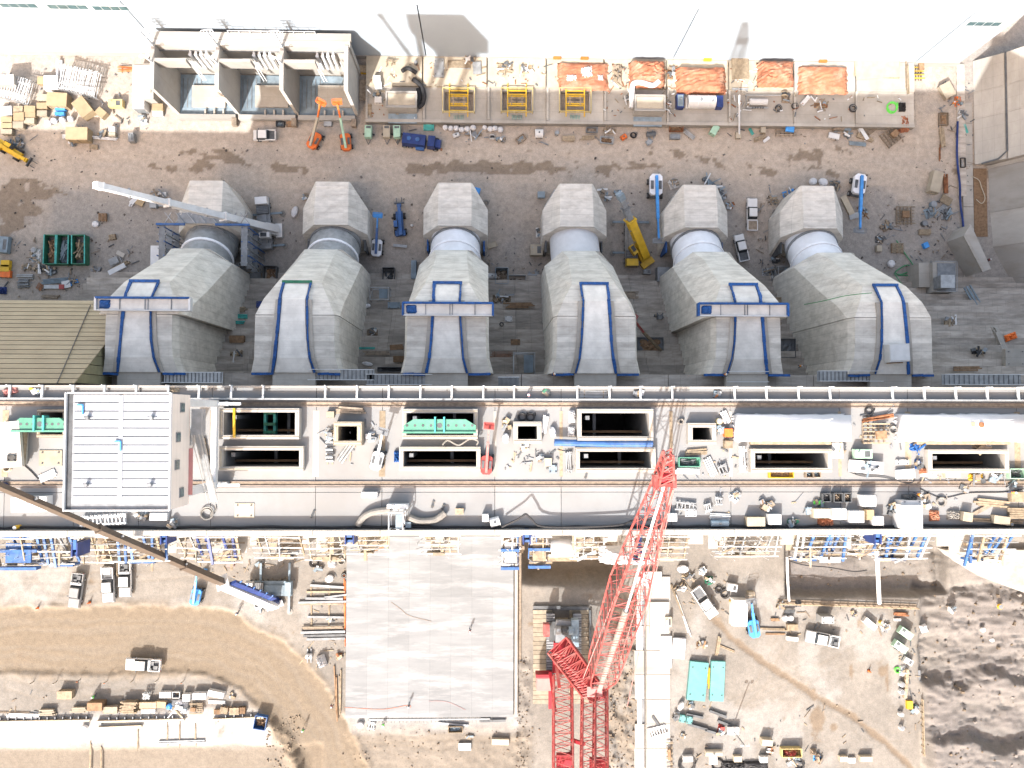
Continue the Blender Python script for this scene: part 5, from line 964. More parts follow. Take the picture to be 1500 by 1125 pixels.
    for _ in range(6):
        a = U(0, 3.2); l = U(.3, .75)*L; x, y = U(-.3, .3)*L, U(-.3, .3)*w
        out.append((ch(('plank', 'offcut', 'bar')), ch(pal), [('b', x, y, H*U(.3, 1), l, U(.12, .35), U(.08, .2), a)]))
    for _ in range(3): out.append(('tote', ch(pal), [('b', U(-.4, .4)*L, U(-.4, .4)*w, U(.3, 1)*H*.6, U(.4, .9), U(.3, .8), H*U(.4, .9), U(0, 3))]))
    return out
SEED = [100]
def item(k, px, py, L, w, H, rot, m, label, z=None, group=None):
    SEED[0] += 1; r = random.Random(SEED[0]); m = m or DEFM[k]
    if z is None: z = YD if py < 562 else DK if py < 789 else AP
    if z == YD and 85 < py < 176 and 536 < px < 1340: z = PZ if py > 131 else PZ+.6
    a = at(px, py, z, H*.9)
    ps = kitparts(k, L, w, H, m, r); parts = [p[:3] for p in ps]
    root = build(NAMES[k], label, CATS[k], a, D(rot), parts, None, group)
    kids = list(root.children)
    for o, p in zip(kids, ps):
        if len(p) > 3: o['kind'] = 'stuff'
    return root
def items(txt):
    for ln in txt.strip().splitlines():
        f = [x.strip() for x in ln.split('|')]
        k, px, py, L, w, H, rot = f[0], *map(float, f[1:7]); m = f[7] or None
        item(k, px, py, L, w, H, rot, m, f[8], float(f[9]) if len(f) > 9 and f[9] else None, f[10] if len(f) > 10 else None)
def line(name, label, cat, pts, r, m, n=6, group=None):
    """hose, cable, duct or pipe through pixel points (px,py,z)"""
    w = [(*P(x, y, z), z) for x, y, z in pts]; q = []
    for i in range(len(w)-1):
        p0, p1, p2, p3 = (Vector(w[max(0, min(len(w)-1, i+j))]) for j in (-1, 0, 1, 2))
        for s in range(4):
            t = s/4; q.append(.5*((2*p1)+(p2-p0)*t+(2*p0-5*p1+4*p2-p3)*t*t+(3*p1-p0-3*p2+p3)*t**3))
    q.append(Vector(w[-1])); return tag(link(name, MB().tube(q, r, n).mesh(name), m), label, cat, group)
items('''
frame|115|117|7.0|4.6|2.6|-12||tangled stack of white scaffold frames right of the white upright pipe
frame|19|128|6.0|4.4|2.4|-15||stack of white scaffold frames cut by the left photo edge
pipes|85|100|3.8|1.0|1.0|90|tube_white|short white pipe beside the larger white scaffold frame stack
box|75|121|2.7|2.7|1.8|2|plastic_white|square white box at the foot of the white upright pipe
crate|84|146|3.6|2.5|2.0|-3|cardboard|large tan crate below the square white box
crate|121|157|3.4|2.4|2.0|-52|cardboard|tilted tan crate in the open middle of the left storage yard
crate|148|165|1.8|1.4|1.2|-40|cardboard|small tilted tan crate right of the larger tilted crate
crate|113|196|3.9|2.3|2.3|0|cardboard|large tan crate standing alone on the grey dirt left of the bays
crate|62|118|1.7|1.4|1.1|0|cardboard|tan crate left of the square white box
crate|62|143|1.8|1.2|1.2|0|plywood|pale crate with a red strip left of the largest tan crate
crate|62|155|1.9|1.1|1.0|2|cardboard|second pale crate down from the red stripped crate
crate|62|166|1.8|1.0|.9|0|plywood|lowest pale crate under the red stripped crate
crate|44|160|2.0|1.2|1.2|-2|cardboard|top tan crate of the three in a column near the left edge
crate|44|168|2.0|1.0|1.1|0|cardboard|middle tan crate of the three in a column near the left edge
crate|43|177|1.9|1.0|1.0|0|plywood|bottom pale crate of the three in a column near the left edge
crate|27|160|1.7|1.1|1.1|0|timber|brown crate left of the tan crate column
crate|28|171|1.9|1.5|1.3|2|cardboard|large brown carton left of the middle tan crate
crate|27|183|1.9|1.2|1.1|0|plywood|low brown carton above the yellow telehandler
crate|10|175|2.0|1.0|1.1|0|cardboard|uppermost tan carton at the left photo edge
crate|10|184|2.0|.9|1.0|0|cardboard|second tan carton down at the left photo edge
crate|10|193|2.0|.9|1.0|0|plywood|third tan carton down at the left photo edge
sheet|8|162|2.4|1.8|1.0|0|plastic_white|white wrapped stack at the left edge above the cartons
box|88|159|1.9|.7|.9|0|sky_blue|upper blue bundle above the white bulk bags
box|87|166|1.8|.6|.8|0|sky_blue|lower blue bundle above the white bulk bags
bag|69|179|1.2|1.1|1.0|0||leftmost of four white bulk bags in the storage yard
bag|78|176|1.2|1.1|1.0|0||second of four white bulk bags in the storage yard
bag|90|175|1.2|1.1|1.1|0||third of four white bulk bags in the storage yard
bag|102|173|1.2|1.1|1.0|0||rightmost of four white bulk bags in the storage yard
gen|169|151|2.7|1.5|1.3|0|yellow_pale|yellow and white generator below the orange bar stack
rebar|186|100|4.0|1.2|.8|0|orange|orange bar stack left of the bay annex hut
junk|148|196|2.2|1.0|.6|5|timber|timber debris right of the lone tan crate
pipes|153|202|4.8|.6|.4|-4|steel_white|white pipe bundle right of the lone tan crate
box|164|189|1.2|.9|.9|0|plastic_white|small white box above the white pipe bundle
box|164|197|1.3|.8|.8|0|cream|small cream box at the end of the white pipe bundle
box|95|200|.9|.8|.8|0|plastic_white|small white box left of the lone tan crate
junk|105|210|1.6|1.0|.6|0|steel_grey|grey debris just below the lone tan crate
pal|137|215|1.6|.9|.3|0|timber|single timber pallet below the white pipe bundle
gen|192|201|1.0|1.8|1.3|5|paint_grey|dark grey utility cart on the dirt left of the bays
junk|208|174|1.6|2.4|.8|20|plastic_white|white scrap heap below the annex container
crate|231|157|2.0|1.2|1.0|0|cardboard|tan crate against the leftmost bay wall foot
box|231|166|1.9|.9|.7|0|plastic_white|white chest below the crate at the leftmost bay wall
junk|20|208|3.0|2.0|1.0|0|blue_grey|grey scrap pile beside the yellow telehandler
sheet|8|118|3.4|2.2|3.4|0|pale_concrete|pale concrete block at the far left below the white building
bin|410|181|1.5|1.0|.7|0|steel_dark|dark open bin at the foot of the third bay wall
plate|424|181|1.2|1.0|.5|0|timber_dark|brown plate right of the dark open bin at the bays
box|480|181|1.5|.9|.6|0|galvanised|grey chest between the two orange boom lifts
bin|548|84|1.7|1.5|1.5|8|galvanised|grey skewed cabinet beside the right bay wall
sheet|530|101|2.2|1.5|1.0|0|yellow|yellow sheet stack beside the right bay wall
box|552|115|1.4|1.2|1.0|0|plastic_white|upper white tool box right of the bays
box|554|124|1.3|1.1|1.0|3|plastic_white|second white tool box right of the bays
box|554|146|1.4|1.2|1.0|0|plastic_white|lower white tool box right of the bays
junk|553|136|1.3|1.4|.8|0|steel_dark|dark scrap between the white tool boxes right of the bays
table|534|132|2.0|4.0|.5|0|timber_grey|grey plank grid beside the right bay wall
lum|541|160|2.6|.9|.3|90|timber|narrow board stack right of the bay wall steps
tarp|595|84|2.4|1.8|1.2|0|blue_tarp|dark blue tarped heap against the white building
junk|572|90|2.2|1.0|.7|0|timber|timber scrap left of the dark blue tarped heap
drum|609|91|.7|.7|.9|0|steel_dark|dark drum beside the dark blue tarped heap
plate|643|99|1.8|3.6|.4|0|galvanised|grey hatch panel leaning on the terrace behind the first yellow scaffold
sheet|673|94|4.6|1.6|.3|0|galvanised|corrugated sheets on the terrace above the first yellow scaffold
sheet|699|99|1.6|2.4|.4|4|galvanised|small grey sheet stack right of the corrugated sheets
junk|740|98|3.6|2.4|.5|0|timber|scattered timber on the terrace above the middle yellow scaffold
junk|770|100|3.0|2.2|.5|0|cardboard|tan scrap on the terrace left of the orange sheeting
junk|688|88|2.6|1.2|.5|0|timber_dark|brown scrap against the white building above the first scaffold
tarp|855|110|9.6|5.4|1.0|0|tarp_orange|orange sheeting above the third yellow scaffold
tarp|951|103|6.8|5.0|2.8|0|tarp_orange|tall orange sheeted housing with a white duct at its foot
tarp|1029|114|9.6|5.2|1.8|0|tarp_orange|wide orange sheeting above the large white plant tank
tarp|1141|103|7.0|4.8|2.6|0|tarp_orange|orange and white sheeted housing right of the wide sheeting
tarp|1208|115|9.6|5.4|1.1|0|tarp_orange|rightmost orange sheeting on the platform
tarp|860|104|2.6|2.4|1.5|10|tarp_white|crumpled white plastic lying on the left orange sheeting
tarp|838|113|2.4|1.4|1.4|0|tarp_white|smaller white plastic scrap on the left orange sheeting
tarp|880|112|1.2|1.2|1.4|0|tarp_white|round white plastic scrap at the right of the left orange sheeting
junk|905|105|2.4|4.6|.9|0|timber_grey|timber clutter between the first two orange sheetings
junk|983|106|1.4|2.6|.9|0|timber_dark|timber clutter right of the tall orange housing
sheet|1085|100|3.4|4.2|.6|0|cream|cream form boards between the two middle orange sheetings
pipes|1085|130|3.4|.5|.4|0|galvanised|pipe bundle below the cream form boards
lum|1330|112|5.6|.5|.6|90|timber|long boards standing at the right end of the platform
sheet|1285|100|9.0|3.8|.3|0|cream|pale form sheets on the terrace at the right end
frm|1345|101|2.6|3.6|1.2|0|yellow|yellow and white frame at the right end of the platform
bag|668|187|1.1|1.0|.9|0||third white sack from the left below the yellow scaffolds
bag|652|186|1.0|1.0|.9|0||leftmost white sack below the yellow scaffolds
bag|660|187|1.0|1.0|.9|0||second white sack from the left below the yellow scaffolds
bag|676|189|1.1|1.0|.9|0||fourth white sack from the left below the yellow scaffolds
bag|684|188|1.1|1.0|.9|0||fifth white sack from the left below the yellow scaffolds
bag|693|186|1.1|1.0|.9|0||sixth white sack from the left below the yellow scaffolds
bag|710|186|.9|.9|.8|0||lone white sack left of the group near the middle scaffold
bag|718|188|1.1|1.0|.9|0||left white sack of the close trio below the middle scaffold
bag|725|187|1.1|1.0|.9|0||middle white sack of the close trio below the middle scaffold
bag|733|189|1.1|1.1|1.0|0||right white sack of the close trio below the middle scaffold
tank|668|197|1.2|.8|.8|20|plastic_white|small white tank below the row of white sacks
reel|721|200|1.2|.7|1.1|0|plastic_white|white cable reel below the trio of white sacks
junk|735|203|1.8|1.2|.6|0|steel_dark|dark scrap right of the white cable reel
junk|693|196|4.0|.9|.4|0|timber_grey|long thin scrap below the sixth white sack
plate|628|186|2.0|1.3|.3|0|teal|teal grating by the platform steps
tank|790|194|1.5|1.6|1.6|0|plastic_white|white rounded machine on a dark base below the platform
bin|763|203|1.9|1.1|.5|35|timber_grey|skewed grating left of the white rounded machine
drum|816|194|.8|.8|1.1|0|galvanised|grey drum right of the white rounded machine
sheet|833|202|2.4|1.0|.4|0|plywood|plywood sheet stack right of the grey drum
lum|862|201|3.0|.8|.3|4|timber|board stack right of the plywood sheets
bin|867|190|2.2|.9|.6|0|steel_grey|grey open bin above the board stack
bin|889|205|2.5|1.2|.6|-4|galvanised|grey tub below the platform edge
junk|894|191|3.0|1.2|.7|0|timber|timber scrap above the grey tub
tank|914|200|1.1|1.0|1.0|35|orange|orange tank beside the grey tub
coil|928|198|1.1|1.1|.4|0|rubber|small black hose coil right of the orange tank
tank|954|196|1.7|1.6|.9|10|steel_dark|black round tank below the platform
plate|951|208|1.3|1.0|.15|40|galvanised|grey plate below the black round tank
bin|991|187|2.6|1.3|.7|0|rust|rusty open bin under the platform edge
box|989|200|2.0|.9|.8|0|steel_grey|grey chest below the rusty bin
pipes|1010|196|2.6|.9|.5|-38|galvanised|pipe bundle lying askew right of the grey chest
box|1047|190|1.3|1.9|1.2|-30|green_pale|pale green cabinet tilted below the platform
pipes|1101|192|1.5|.6|.4|-60|teal|short teal pipe bundle right of the light pole
lum|1113|202|2.6|.8|.4|22|timber|board stack below the teal pipes
crate|1118|189|.9|1.4|.8|0|cream|cream crate above the board stack near the teal pipes
box|1082|198|1.0|1.2|.7|0|cream|cream box at the foot of the pole below the platform
sheet|1123|204|1.4|.5|.2|35|plastic_white|white sheets right of the board stack near the teal pipes
frm|1151|187|4.2|2.8|.8|0|timber_grey|square timber frame under the platform right half
box|1188|178|1.1|1.9|.9|0|plastic_white|white cabinet between the timber frame and the grey bin
junk|1213|177|1.8|1.8|.8|0|timber|timber scrap against the platform right of the white cabinet
sheet|1235|184|3.4|2.2|.6|0|blue_grey|grey tarped sheet stack with a board on it
crate|1229|186|2.0|1.2|.8|0|timber_grey|brown crate in front of the grey tarped stack
box|1222|199|2.1|1.1|.5|-12|plastic_white|white flat chest below the grey tarped stack
junk|1243|196|1.8|1.3|.6|0|steel_grey|metal scrap right of the white flat chest
beam|1265|195|2.9|.7|.6|-58|steel_white|white steel beam lying askew among the timber
pipes|1257|210|3.6|.8|.4|-5|blue_grey|teal grey pipe bundle below the white beam
lum|1270|202|3.8|.9|.4|-18|timber|loose boards right of the white beam
lum|1278|191|2.8|.8|.4|38|timber_grey|grey boards leaning toward the orange tarp
frm|1307|199|3.8|3.0|.9|38|timber_grey|tilted timber frame below the orange tarp heap
tarp|1327|178|1.9|3.4|1.6|6|tarp_orange|bright orange tarp heap beside the platform end
tarp|1300|181|2.6|1.2|.9|10|orange|orange sheeting scrap left of the bright orange tarp heap
junk|1312|177|1.8|1.2|.8|0|plastic_white|white scrap between the orange tarps
coil|1307|157|2.0|2.0|.5|0|lime|bright green hose coil on the platform end
tarp|1324|155|1.3|1.8|.9|0|rubber|black sheeted bundle right of the green hose coil
tire|1141|158|1.4|1|.5|0||leftmost tyre lying on the platform edge
tire|1165|155|1.4|1|.5|0||middle tyre lying on the platform beside a white plank
tire|1250|158|1.6|1|.5|0||rightmost tyre lying on the platform edge
box|1180|147|2.2|.8|.7|48|plastic_white|white narrow chest askew on the platform
junk|1204|153|3.4|1.3|.6|0|timber_dark|dark scrap on the platform below the rightmost sheeting
junk|1152|142|2.0|2.6|.5|0|timber_grey|grey clutter on the platform below the fourth sheeting
junk|925|142|2.6|2.6|.5|0|concrete|grey clutter left of the tan roofed kiosk
reel|1150|136|1.2|.7|1.2|0|timber|cable reel under the fourth orange sheeting
''')
for k, (px, py, lb) in enumerate(((588, 147, 'tan roofed kiosk with a pale rim beside the black ducts'), (952, 152, 'tan roofed kiosk under the white duct'))):
    a = at(px, py, PZ, 2.6); build('kiosk', lb, 'kiosk', a, 0, [('kiosk_wall', 'concrete', [('b', 0, 0, 1.3, 5.6, 2.9, 2.6)]), ('kiosk_roof', 'cream', [('b', 0, .2, 2.66, 5.0, 2.1, .1)]), ('roof_rim', 'pale_concrete', [('b', 0, s*1.45+.1, 2.75, 5.8, .25, .3) for s in (-1, 1)]+[('b', s*2.8, .1, 2.75, .25, 2.64, .3) for s in (-1, 1)], ), ('front_slab', 'blue_grey', [('b', 0, -2.6, .1, 5.4, 1.8, .3)])], group='kiosks on the platform')
line('duct', 'black flexible duct curving right of the tan roofed kiosk', 'duct', [(605, 116, 2), (615, 124, 2.2), (621, 137, 2.2), (619, 152, 2), (612, 157, 2)], .45, 'rubber', 10)
line('duct', 'second black duct lying left of the curved one', 'duct', [(612, 130, 2), (615, 141, 2.1), (611, 155, 2)], .38, 'rubber', 10)
line('duct', 'short black arched duct below the dark blue tarped heap', 'duct', [(589, 104, 2), (598, 100, 2.6), (610, 107, 2)], .4, 'rubber', 10)
line('duct', 'white duct bent from the tall orange housing to the kiosk', 'duct', [(965, 119, 3.5), (956, 125, 3.6), (940, 121, 3.6), (929, 122, 3.5), (926, 130, 3.4), (925, 158, 3)], .5, 'plastic_white', 12)
items('''
crate|1388|132|2.2|2.8|1.0|28|plywood|plywood box askew near the foot of the retaining wall
bin|1383|174|1.7|2.4|.6|0|timber_grey|plank covered hatch on the strip by the retaining wall
lum|1381|200|4.0|.9|.4|95|timber|long orange brown boards by the retaining wall
lum|1377|225|3.2|.3|.2|90|rust|single rusty board left of the blue hose
junk|1406|147|1.6|2.6|.8|0|orange|orange and dark scrap on the footing strip
junk|1411|165|2.0|2.2|.8|0|steel_grey|grey tool clutter on the footing strip
pipes|1416|188|2.0|.5|.4|-70|teal|teal pipe lying on the footing strip
bin|1411|238|.9|1.8|.6|0|rubber|black crate beside the blue hose
tarp|1464|218|2.0|2.0|1.2|0|tarp_orange|orange sheeting scrap high on the wall apron
box|1372|266|2.0|4.2|1.6|-14|cream|cream and white trailer box near the right edge
lum|1386|268|3.8|.8|.4|92|rust|rusty board stack beside the cream trailer box
frm|1327|315|3.6|3.2|1.0|0|timber|timber crib right of the rightmost penstock
drum|1368|299|1.2|1.2|.9|0|blue_grey|blue grey drum left of the metal scrap
junk|1366|310|3.0|2.4|.9|20|blue_grey|blue grey scrap pile near the right side drain
pipes|1381|306|4.6|1.2|.5|40|galvanised|galvanised tube bundle near the right side drain
junk|1389|314|2.6|2.4|.8|0|steel_grey|small mixed scrap below the galvanised tubes
sheet|1387|293|2.2|1.6|.5|-30|galvanised|grey panels above the galvanised tubes
drum|1355|327|1.1|1.1|.8|0|steel_dark|dark drum below the blue grey scrap pile
sheet|1355|340|2.3|1.1|.3|0|timber|brown sheets in the gravel right of the timber crib
pal|1315|363|2.4|1.9|.6|0|timber|tan pallet stack below the timber crib
box|1357|359|1.0|1.1|.8|25|sky_blue|small blue box in the gravel
junk|1300|331|2.6|2.0|.6|30|timber_grey|brown planks beside the rightmost penstock
junk|1290|350|2.0|1.6|.6|0|steel_dark|dark scrap above the tan pallet stack
box|1288|364|1.0|1.2|.8|0|cream|small cream box left of the tan pallet stack
tarp|1401|358|1.2|.9|.5|0|orange|orange sheeting scrap in the gravel near the ramp wall
bag|1307|386|1.4|1.5|1.0|0|tarp_white|small clear white bag right of the rightmost penstock
sheet|1254|316|2.8|1.2|.4|12|galvanised|grey panels at the right shoulder of the rightmost penstock
junk|1265|308|3.0|1.2|.6|-50|timber_dark|planks beside the right sky blue lift
sheet|1242|300|1.2|4.0|.6|30|cream|cream panel leaning at the rightmost penstock
bag|1192|265|1.5|1.4|1.0|0|tarp_white|round white bag above the rightmost penstock
bag|1207|266|1.8|1.5|1.1|-30|tarp_white|larger white bag above the rightmost penstock
junk|1226|270|2.6|2.4|1.0|0|steel_grey|steel clutter above the right end of the rightmost penstock
junk|1158|283|3.0|2.0|1.0|20|sky_blue|blue and white equipment left of the rightmost penstock top
junk|1134|292|2.0|2.2|.6|0|galvanised|pale scrap left of the rightmost penstock
lum|1147|336|2.0|.5|.3|88|timber_grey|short boards left of the rightmost penstock
junk|1137|378|1.4|2.2|.9|0|steel_dark|dark equipment between the last two penstocks
junk|1128|400|3.4|2.4|.7|0|galvanised|grey scaffold scrap between the last two penstocks
box|1174|408|1.3|5.0|2.2|-2|blue_grey|blue grey access cabin at the left flank of the rightmost penstock
junk|988|268|2.2|2.0|1.2|20|plastic_white|white equipment left of the fifth penstock top
junk|1044|268|4.6|1.2|1.0|-40|blue_grey|blue grey bottles and tubes right of the fifth penstock top
junk|1058|283|3.0|1.6|1.0|-50|galvanised|steel scrap lower right of the fifth penstock top
junk|1070|300|1.6|1.6|.6|0|rust|rusty scrap beside the fifth penstock
pipes|806|291|4.2|.5|.4|60|galvanised|pale pipe left of the fourth penstock top
box|793|285|1.4|1.2|.9|0|blue_grey|grey box left of the fourth penstock top
junk|887|284|3.6|1.2|.8|-55|galvanised|grey scrap right of the fourth penstock top
junk|906|281|1.6|1.4|.8|0|blue_grey|small grey equipment above the yellow crane tip
gen|786|366|2.4|2.2|1.6|0|cream|cream machine box left of the fourth penstock
junk|790|340|1.6|2.4|.5|0|plastic_white|white litter above the cream machine box
junk|782|402|2.6|1.0|.5|0|steel_grey|grey litter below the cream machine box
bin|735|404|2.4|3.0|2.0|0|blue_grey|blue grey framed bin between the third and fourth penstocks
bin|757|418|3.4|3.8|1.8|0|steel_grey|grey scaffold cage right of the blue grey framed bin
tank|721|404|1.6|1.0|1.2|0|plastic_white|white cylinder beside the third penstock
sheet|718|360|2.6|1.0|.4|20|cream|cream panels right of the third penstock collar
box|699|279|1.1|1.1|.9|-15|sky_blue|small blue box at the top of the third penstock
coil|712|297|1.0|1.0|.3|0|hose_grey|grey hose coil right of the third penstock top
tire|700|383|1.2|1|.4|0|rubber|tyre lying beside the third penstock collar
lum|603|330|.4|.4|1|0|plastic_white|white post base right of the dark blue telehandler
beam|586|360|2.6|.5|.4|-5|galvanised|grey beam below the dark blue telehandler
bin|569|406|2.2|3.6|1.6|0|steel_dark|dark open shaft frame between the second and third penstocks
box|606|395|1.0|3.6|1.8|0|blue_grey|blue grey cabin at the left flank of the third penstock
bag|431|310|1.2|2.2|.8|-15|tarp_white|white wrapped bundle left of the second penstock top
junk|447|287|1.6|1.0|.6|40|timber_grey|small planks left of the second penstock top
junk|398|358|2.0|1.0|.4|0|steel_grey|grey clutter below the white mobile crane
bin|395|405|2.4|4.0|1.8|0|steel_dark|dark open shaft frame between the first two penstocks
sheet|371|405|3.2|1.6|.8|0|steel_grey|grey canopy left of the dark shaft frame
lum|366|415|3.6|1.2|.8|0|timber_grey|brown timber wall below the grey canopy
lum|196|293|2.8|.9|.5|48|steel_white|pale beams left of the leftmost penstock top
sheet|204|296|1.6|1.3|.5|-30|cardboard|tan board beside the pale beams
box|224|299|1.3|1.4|.9|0|galvanised|grey window box above the leftmost penstock
sheet|240|296|2.2|1.6|.3|0|galvanised|grey sheets under the white crane boom
junk|231|284|3.0|1.0|.7|0|steel_grey|steel scrap just below the white crane boom
pal|150|318|1.5|1.5|.6|0|timber_dark|dark crate with an open top in the gravel
bag|139|328|1.3|1.2|.5|0|tarp_white|pale dust heap below the dark open crate
pal|164|347|1.2|1.0|.6|10|timber|small orange brown pallet in the gravel
sheet|166|383|1.8|1.4|.4|30|galvanised|grey panel above the beams left of the leftmost penstock
lum|178|388|3.8|.7|.4|28|timber|tan boards left of the leftmost penstock
beam|171|394|3.4|.9|.5|28|steel_white|white steel beam below the tan boards
sheet|176|372|1.6|.8|.2|-30|concrete|small grey panels above the tan boards
junk|139|395|2.0|.9|.6|0|timber_grey|brown scrap right of the green skips
lum|153|412|2.8|.9|.5|0|timber_grey|brown beam stack above the tan clad roof
lum|153|420|2.6|1.0|.5|18|timber|second brown beam stack above the tan clad roof
lum|172|418|2.4|.9|.4|10|timber_grey|third beam stack beside the leftmost penstock flank
box|170|428|1.8|.9|.5|5|blue_grey|pale teal box at the flank of the leftmost penstock
junk|50|374|2.4|3.0|.8|0|plastic_white|white scrap left of the green skips
drum|49|366|.9|.9|.8|0|plastic_white|white drum left of the green skips
junk|37|391|2.2|1.2|.4|0|timber|flat timber below the white drum
pipes|36|405|3.2|1.0|.6|0|galvanised|upper grey pipe bundle above the tan clad roof
pipes|33|415|2.2|1.6|.6|5|steel_grey|lower grey pipe bundle above the tan clad roof
junk|56|392|3.0|1.6|.9|0|steel_dark|dark steel scrap below the green skips
junk|72|396|2.6|1.6|.8|0|steel_grey|grey steel scrap below the middle skip
pipes|79|411|5.0|1.0|.5|5|blue_grey|blue grey pipe bundle below the skips
beam|77|420|3.2|.7|.5|0|galvanised|galvanised beam below the blue grey pipes
box|90|420|1.0|.9|.5|0|red|small red box beside the galvanised beam
sheet|97|417|1.6|1.4|.4|10|plastic_white|white panel right of the small red box
junk|104|411|2.6|.9|.4|0|sky_blue|blue scrap right of the pipe bundles
rebar|58|420|1.4|1.2|.4|60|rust|rusty bars left of the galvanised beam
lum|75|434|3.2|.6|.4|-2|timber_grey|grey planks along the top edge of the tan clad roof
crate|7|401|2.0|1.3|.8|-3|orange|lowest orange crate at the left edge
crate|8|386|1.5|1.2|.9|0|yellow|upper yellow crate at the left edge
crate|7|393|1.6|1.2|.9|0|yellow|lower yellow crate at the left edge
gen|4|358|2.0|3.2|1.3|-5|blue_grey|grey machine cut by the left edge beside the crates
tarp|2|425|1.4|1.4|.6|0|navy|dark blue sheet at the left edge above the roof
''')
slope = lambda py: max(0, 24*(417-py)/(417-560)*-1) if False else max(.3, (py-428)*.155)
def sl_items(txt):
    for ln in txt.strip().splitlines():
        f = [x.strip() for x in ln.split('|')]; py = float(f[2])
        # height of the stepped slope under this pixel
        z = 0.0
        for _ in range(8): y = P(717, py, z)[1]; z = min(ZT, max(0, ZT*(Y0-y)/(Y0-Y1)))
        item(f[0], float(f[1]), py, float(f[3]), float(f[4]), float(f[5]), float(f[6]), f[7] or None, f[8], z+.55)
sl_items('''
lum|349|453|3.0|.9|.5|0|timber|tan lumber on the slope right of the leftmost penstock lip
pipes|350|463|3.0|.8|.5|-2|teal|upper teal beam pair on the slope beside the leftmost penstock
pipes|347|472|2.6|.6|.5|0|teal|lower teal beam pair on the slope beside the leftmost penstock
crate|347|497|2.4|1.2|.9|0|timber_dark|brown pallet box on the slope beside the leftmost penstock
plate|382|446|1.6|1.2|.2|0|navy|purple blue panel on the slope left of the second penstock
plate|577|447|2.2|1.1|.2|0|blue_grey|blue grey panel on the slope left of the third penstock
bag|537|448|1.4|.8|.5|10|tarp_white|white plastic scrap on the slope right of the second penstock
sheet|581|509|2.4|.9|.5|0|timber_dark|brown boards on the slope left of the third penstock
lum|549|517|4.4|.7|.4|0|timber_grey|long grey timber on the slope between second and third penstocks
crate|586|526|2.2|1.0|.7|0|timber_dark|brown box on the slope near the third penstock foot
bag|538|533|1.8|.7|.4|-10|tarp_white|white sheet on the slope near the second penstock foot
pipes|537|510|3.0|.4|.3|0|teal|thin pipe on the slope right of the second penstock
bin|580|541|6.0|.7|.8|0|steel_dark|dark trough at the slope foot between second and third penstocks
plate|745|467|1.3|1.0|.2|0|plastic_white|white board lying on the slope between third and fourth penstocks
tire|735|475|.8|.8|.3|0|rubber|tyre on the slope below the white board
plate|755|501|1.6|1.0|.2|0|timber_dark|brown plate on the slope left of the fourth penstock
tower|768|533|3.4|3.6|4.0|0|galvanised|galvanised stair tower on the slope left of the fourth penstock
bin|953|508|4.4|3.2|.5|0|steel_dark|dark open pit frame under the tan boom lift
bin|1150|510|3.6|3.2|.5|0|steel_dark|dark open pit frame between the last two penstocks
junk|965|463|2.0|.6|.5|-8|steel_dark|dark tools on the slope right of the fourth penstock
box|972|402|2.4|2.8|2.0|0|steel_grey|dark grey cabin by the left flank of the fifth penstock
gen|948|398|1.4|.9|.8|0|paint_grey|small grey cart below the yellow mobile crane
junk|1160|422|3.0|1.4|.5|0|orange|orange scrap on the slope left of the rightmost penstock
junk|1140|477|1.6|1.2|.6|0|plastic_white|white and orange scrap on the slope between the last two penstocks
lum|1350|509|4.0|.4|.3|-55|timber|loose boards on the slope beside the rightmost penstock foot
junk|1348|493|2.4|1.4|.6|0|steel_dark|dark hose and tool pile on the slope right of the last penstock
coil|1345|452|1.3|1.3|.3|0|rubber|black hose loop on the slope right of the last penstock
pipes|1425|432|4.0|1.4|.6|-60|blue_grey|blue grey pipe rack on the slope below the plinth
lum|1466|497|4.6|.9|.8|-68|concrete|concrete kerb piece lying on the slope at right
tarp|1483|493|2.2|1.2|.6|20|orange|orange sheeting scrap on the slope at the right edge
plate|1487|524|3.4|3.0|1.0|0|concrete|pale concrete block at the right end of the slope
tower|340|398|2.6|3.0|5.5|0|galvanised|scaffold tower at the right flank of the leftmost penstock collar
tower|556|430|3.4|2.2|3.0|0|galvanised|low scaffold tower on the slope right of the second penstock
junk|735|436|4.2|1.6|1.0|0|timber|timber formwork heap on the slope right of the third penstock
lum|915|432|4.6|1.4|.7|0|timber_grey|grey timber stack on the slope right of the fourth penstock
lum|760|447|5.2|1.0|.4|2|timber_dark|long dark boards on the slope between third and fourth penstocks
junk|545|487|2.4|1.4|.5|0|timber_grey|plank scrap on the slope right of the second penstock flank
tower|1150|402|2.8|3.0|4.0|0|galvanised|scaffold tower between the last two penstocks
lum|1140|440|3.6|1.2|.5|0|timber|tan boards on the slope between the last two penstocks
junk|1395|470|2.6|1.2|.5|0|timber_grey|plank scrap in the middle of the slope at right
lum|1420|540|5.0|.8|.4|0|timber_dark|dark boards at the right foot of the slope
rebar|735|520|4.0|1.2|.3|0|rust|rusty bars on the slope right of the third penstock foot
junk|345|520|2.6|1.4|.5|0|timber|timber scrap on the slope right of the leftmost penstock foot
bin|650|553|6.4|.9|.8|0|steel_dark|dark gutter frame at the foot of the third penstock
junk|1435|515|3.0|1.0|.4|0|rubber|black litter on the slope at right
''')
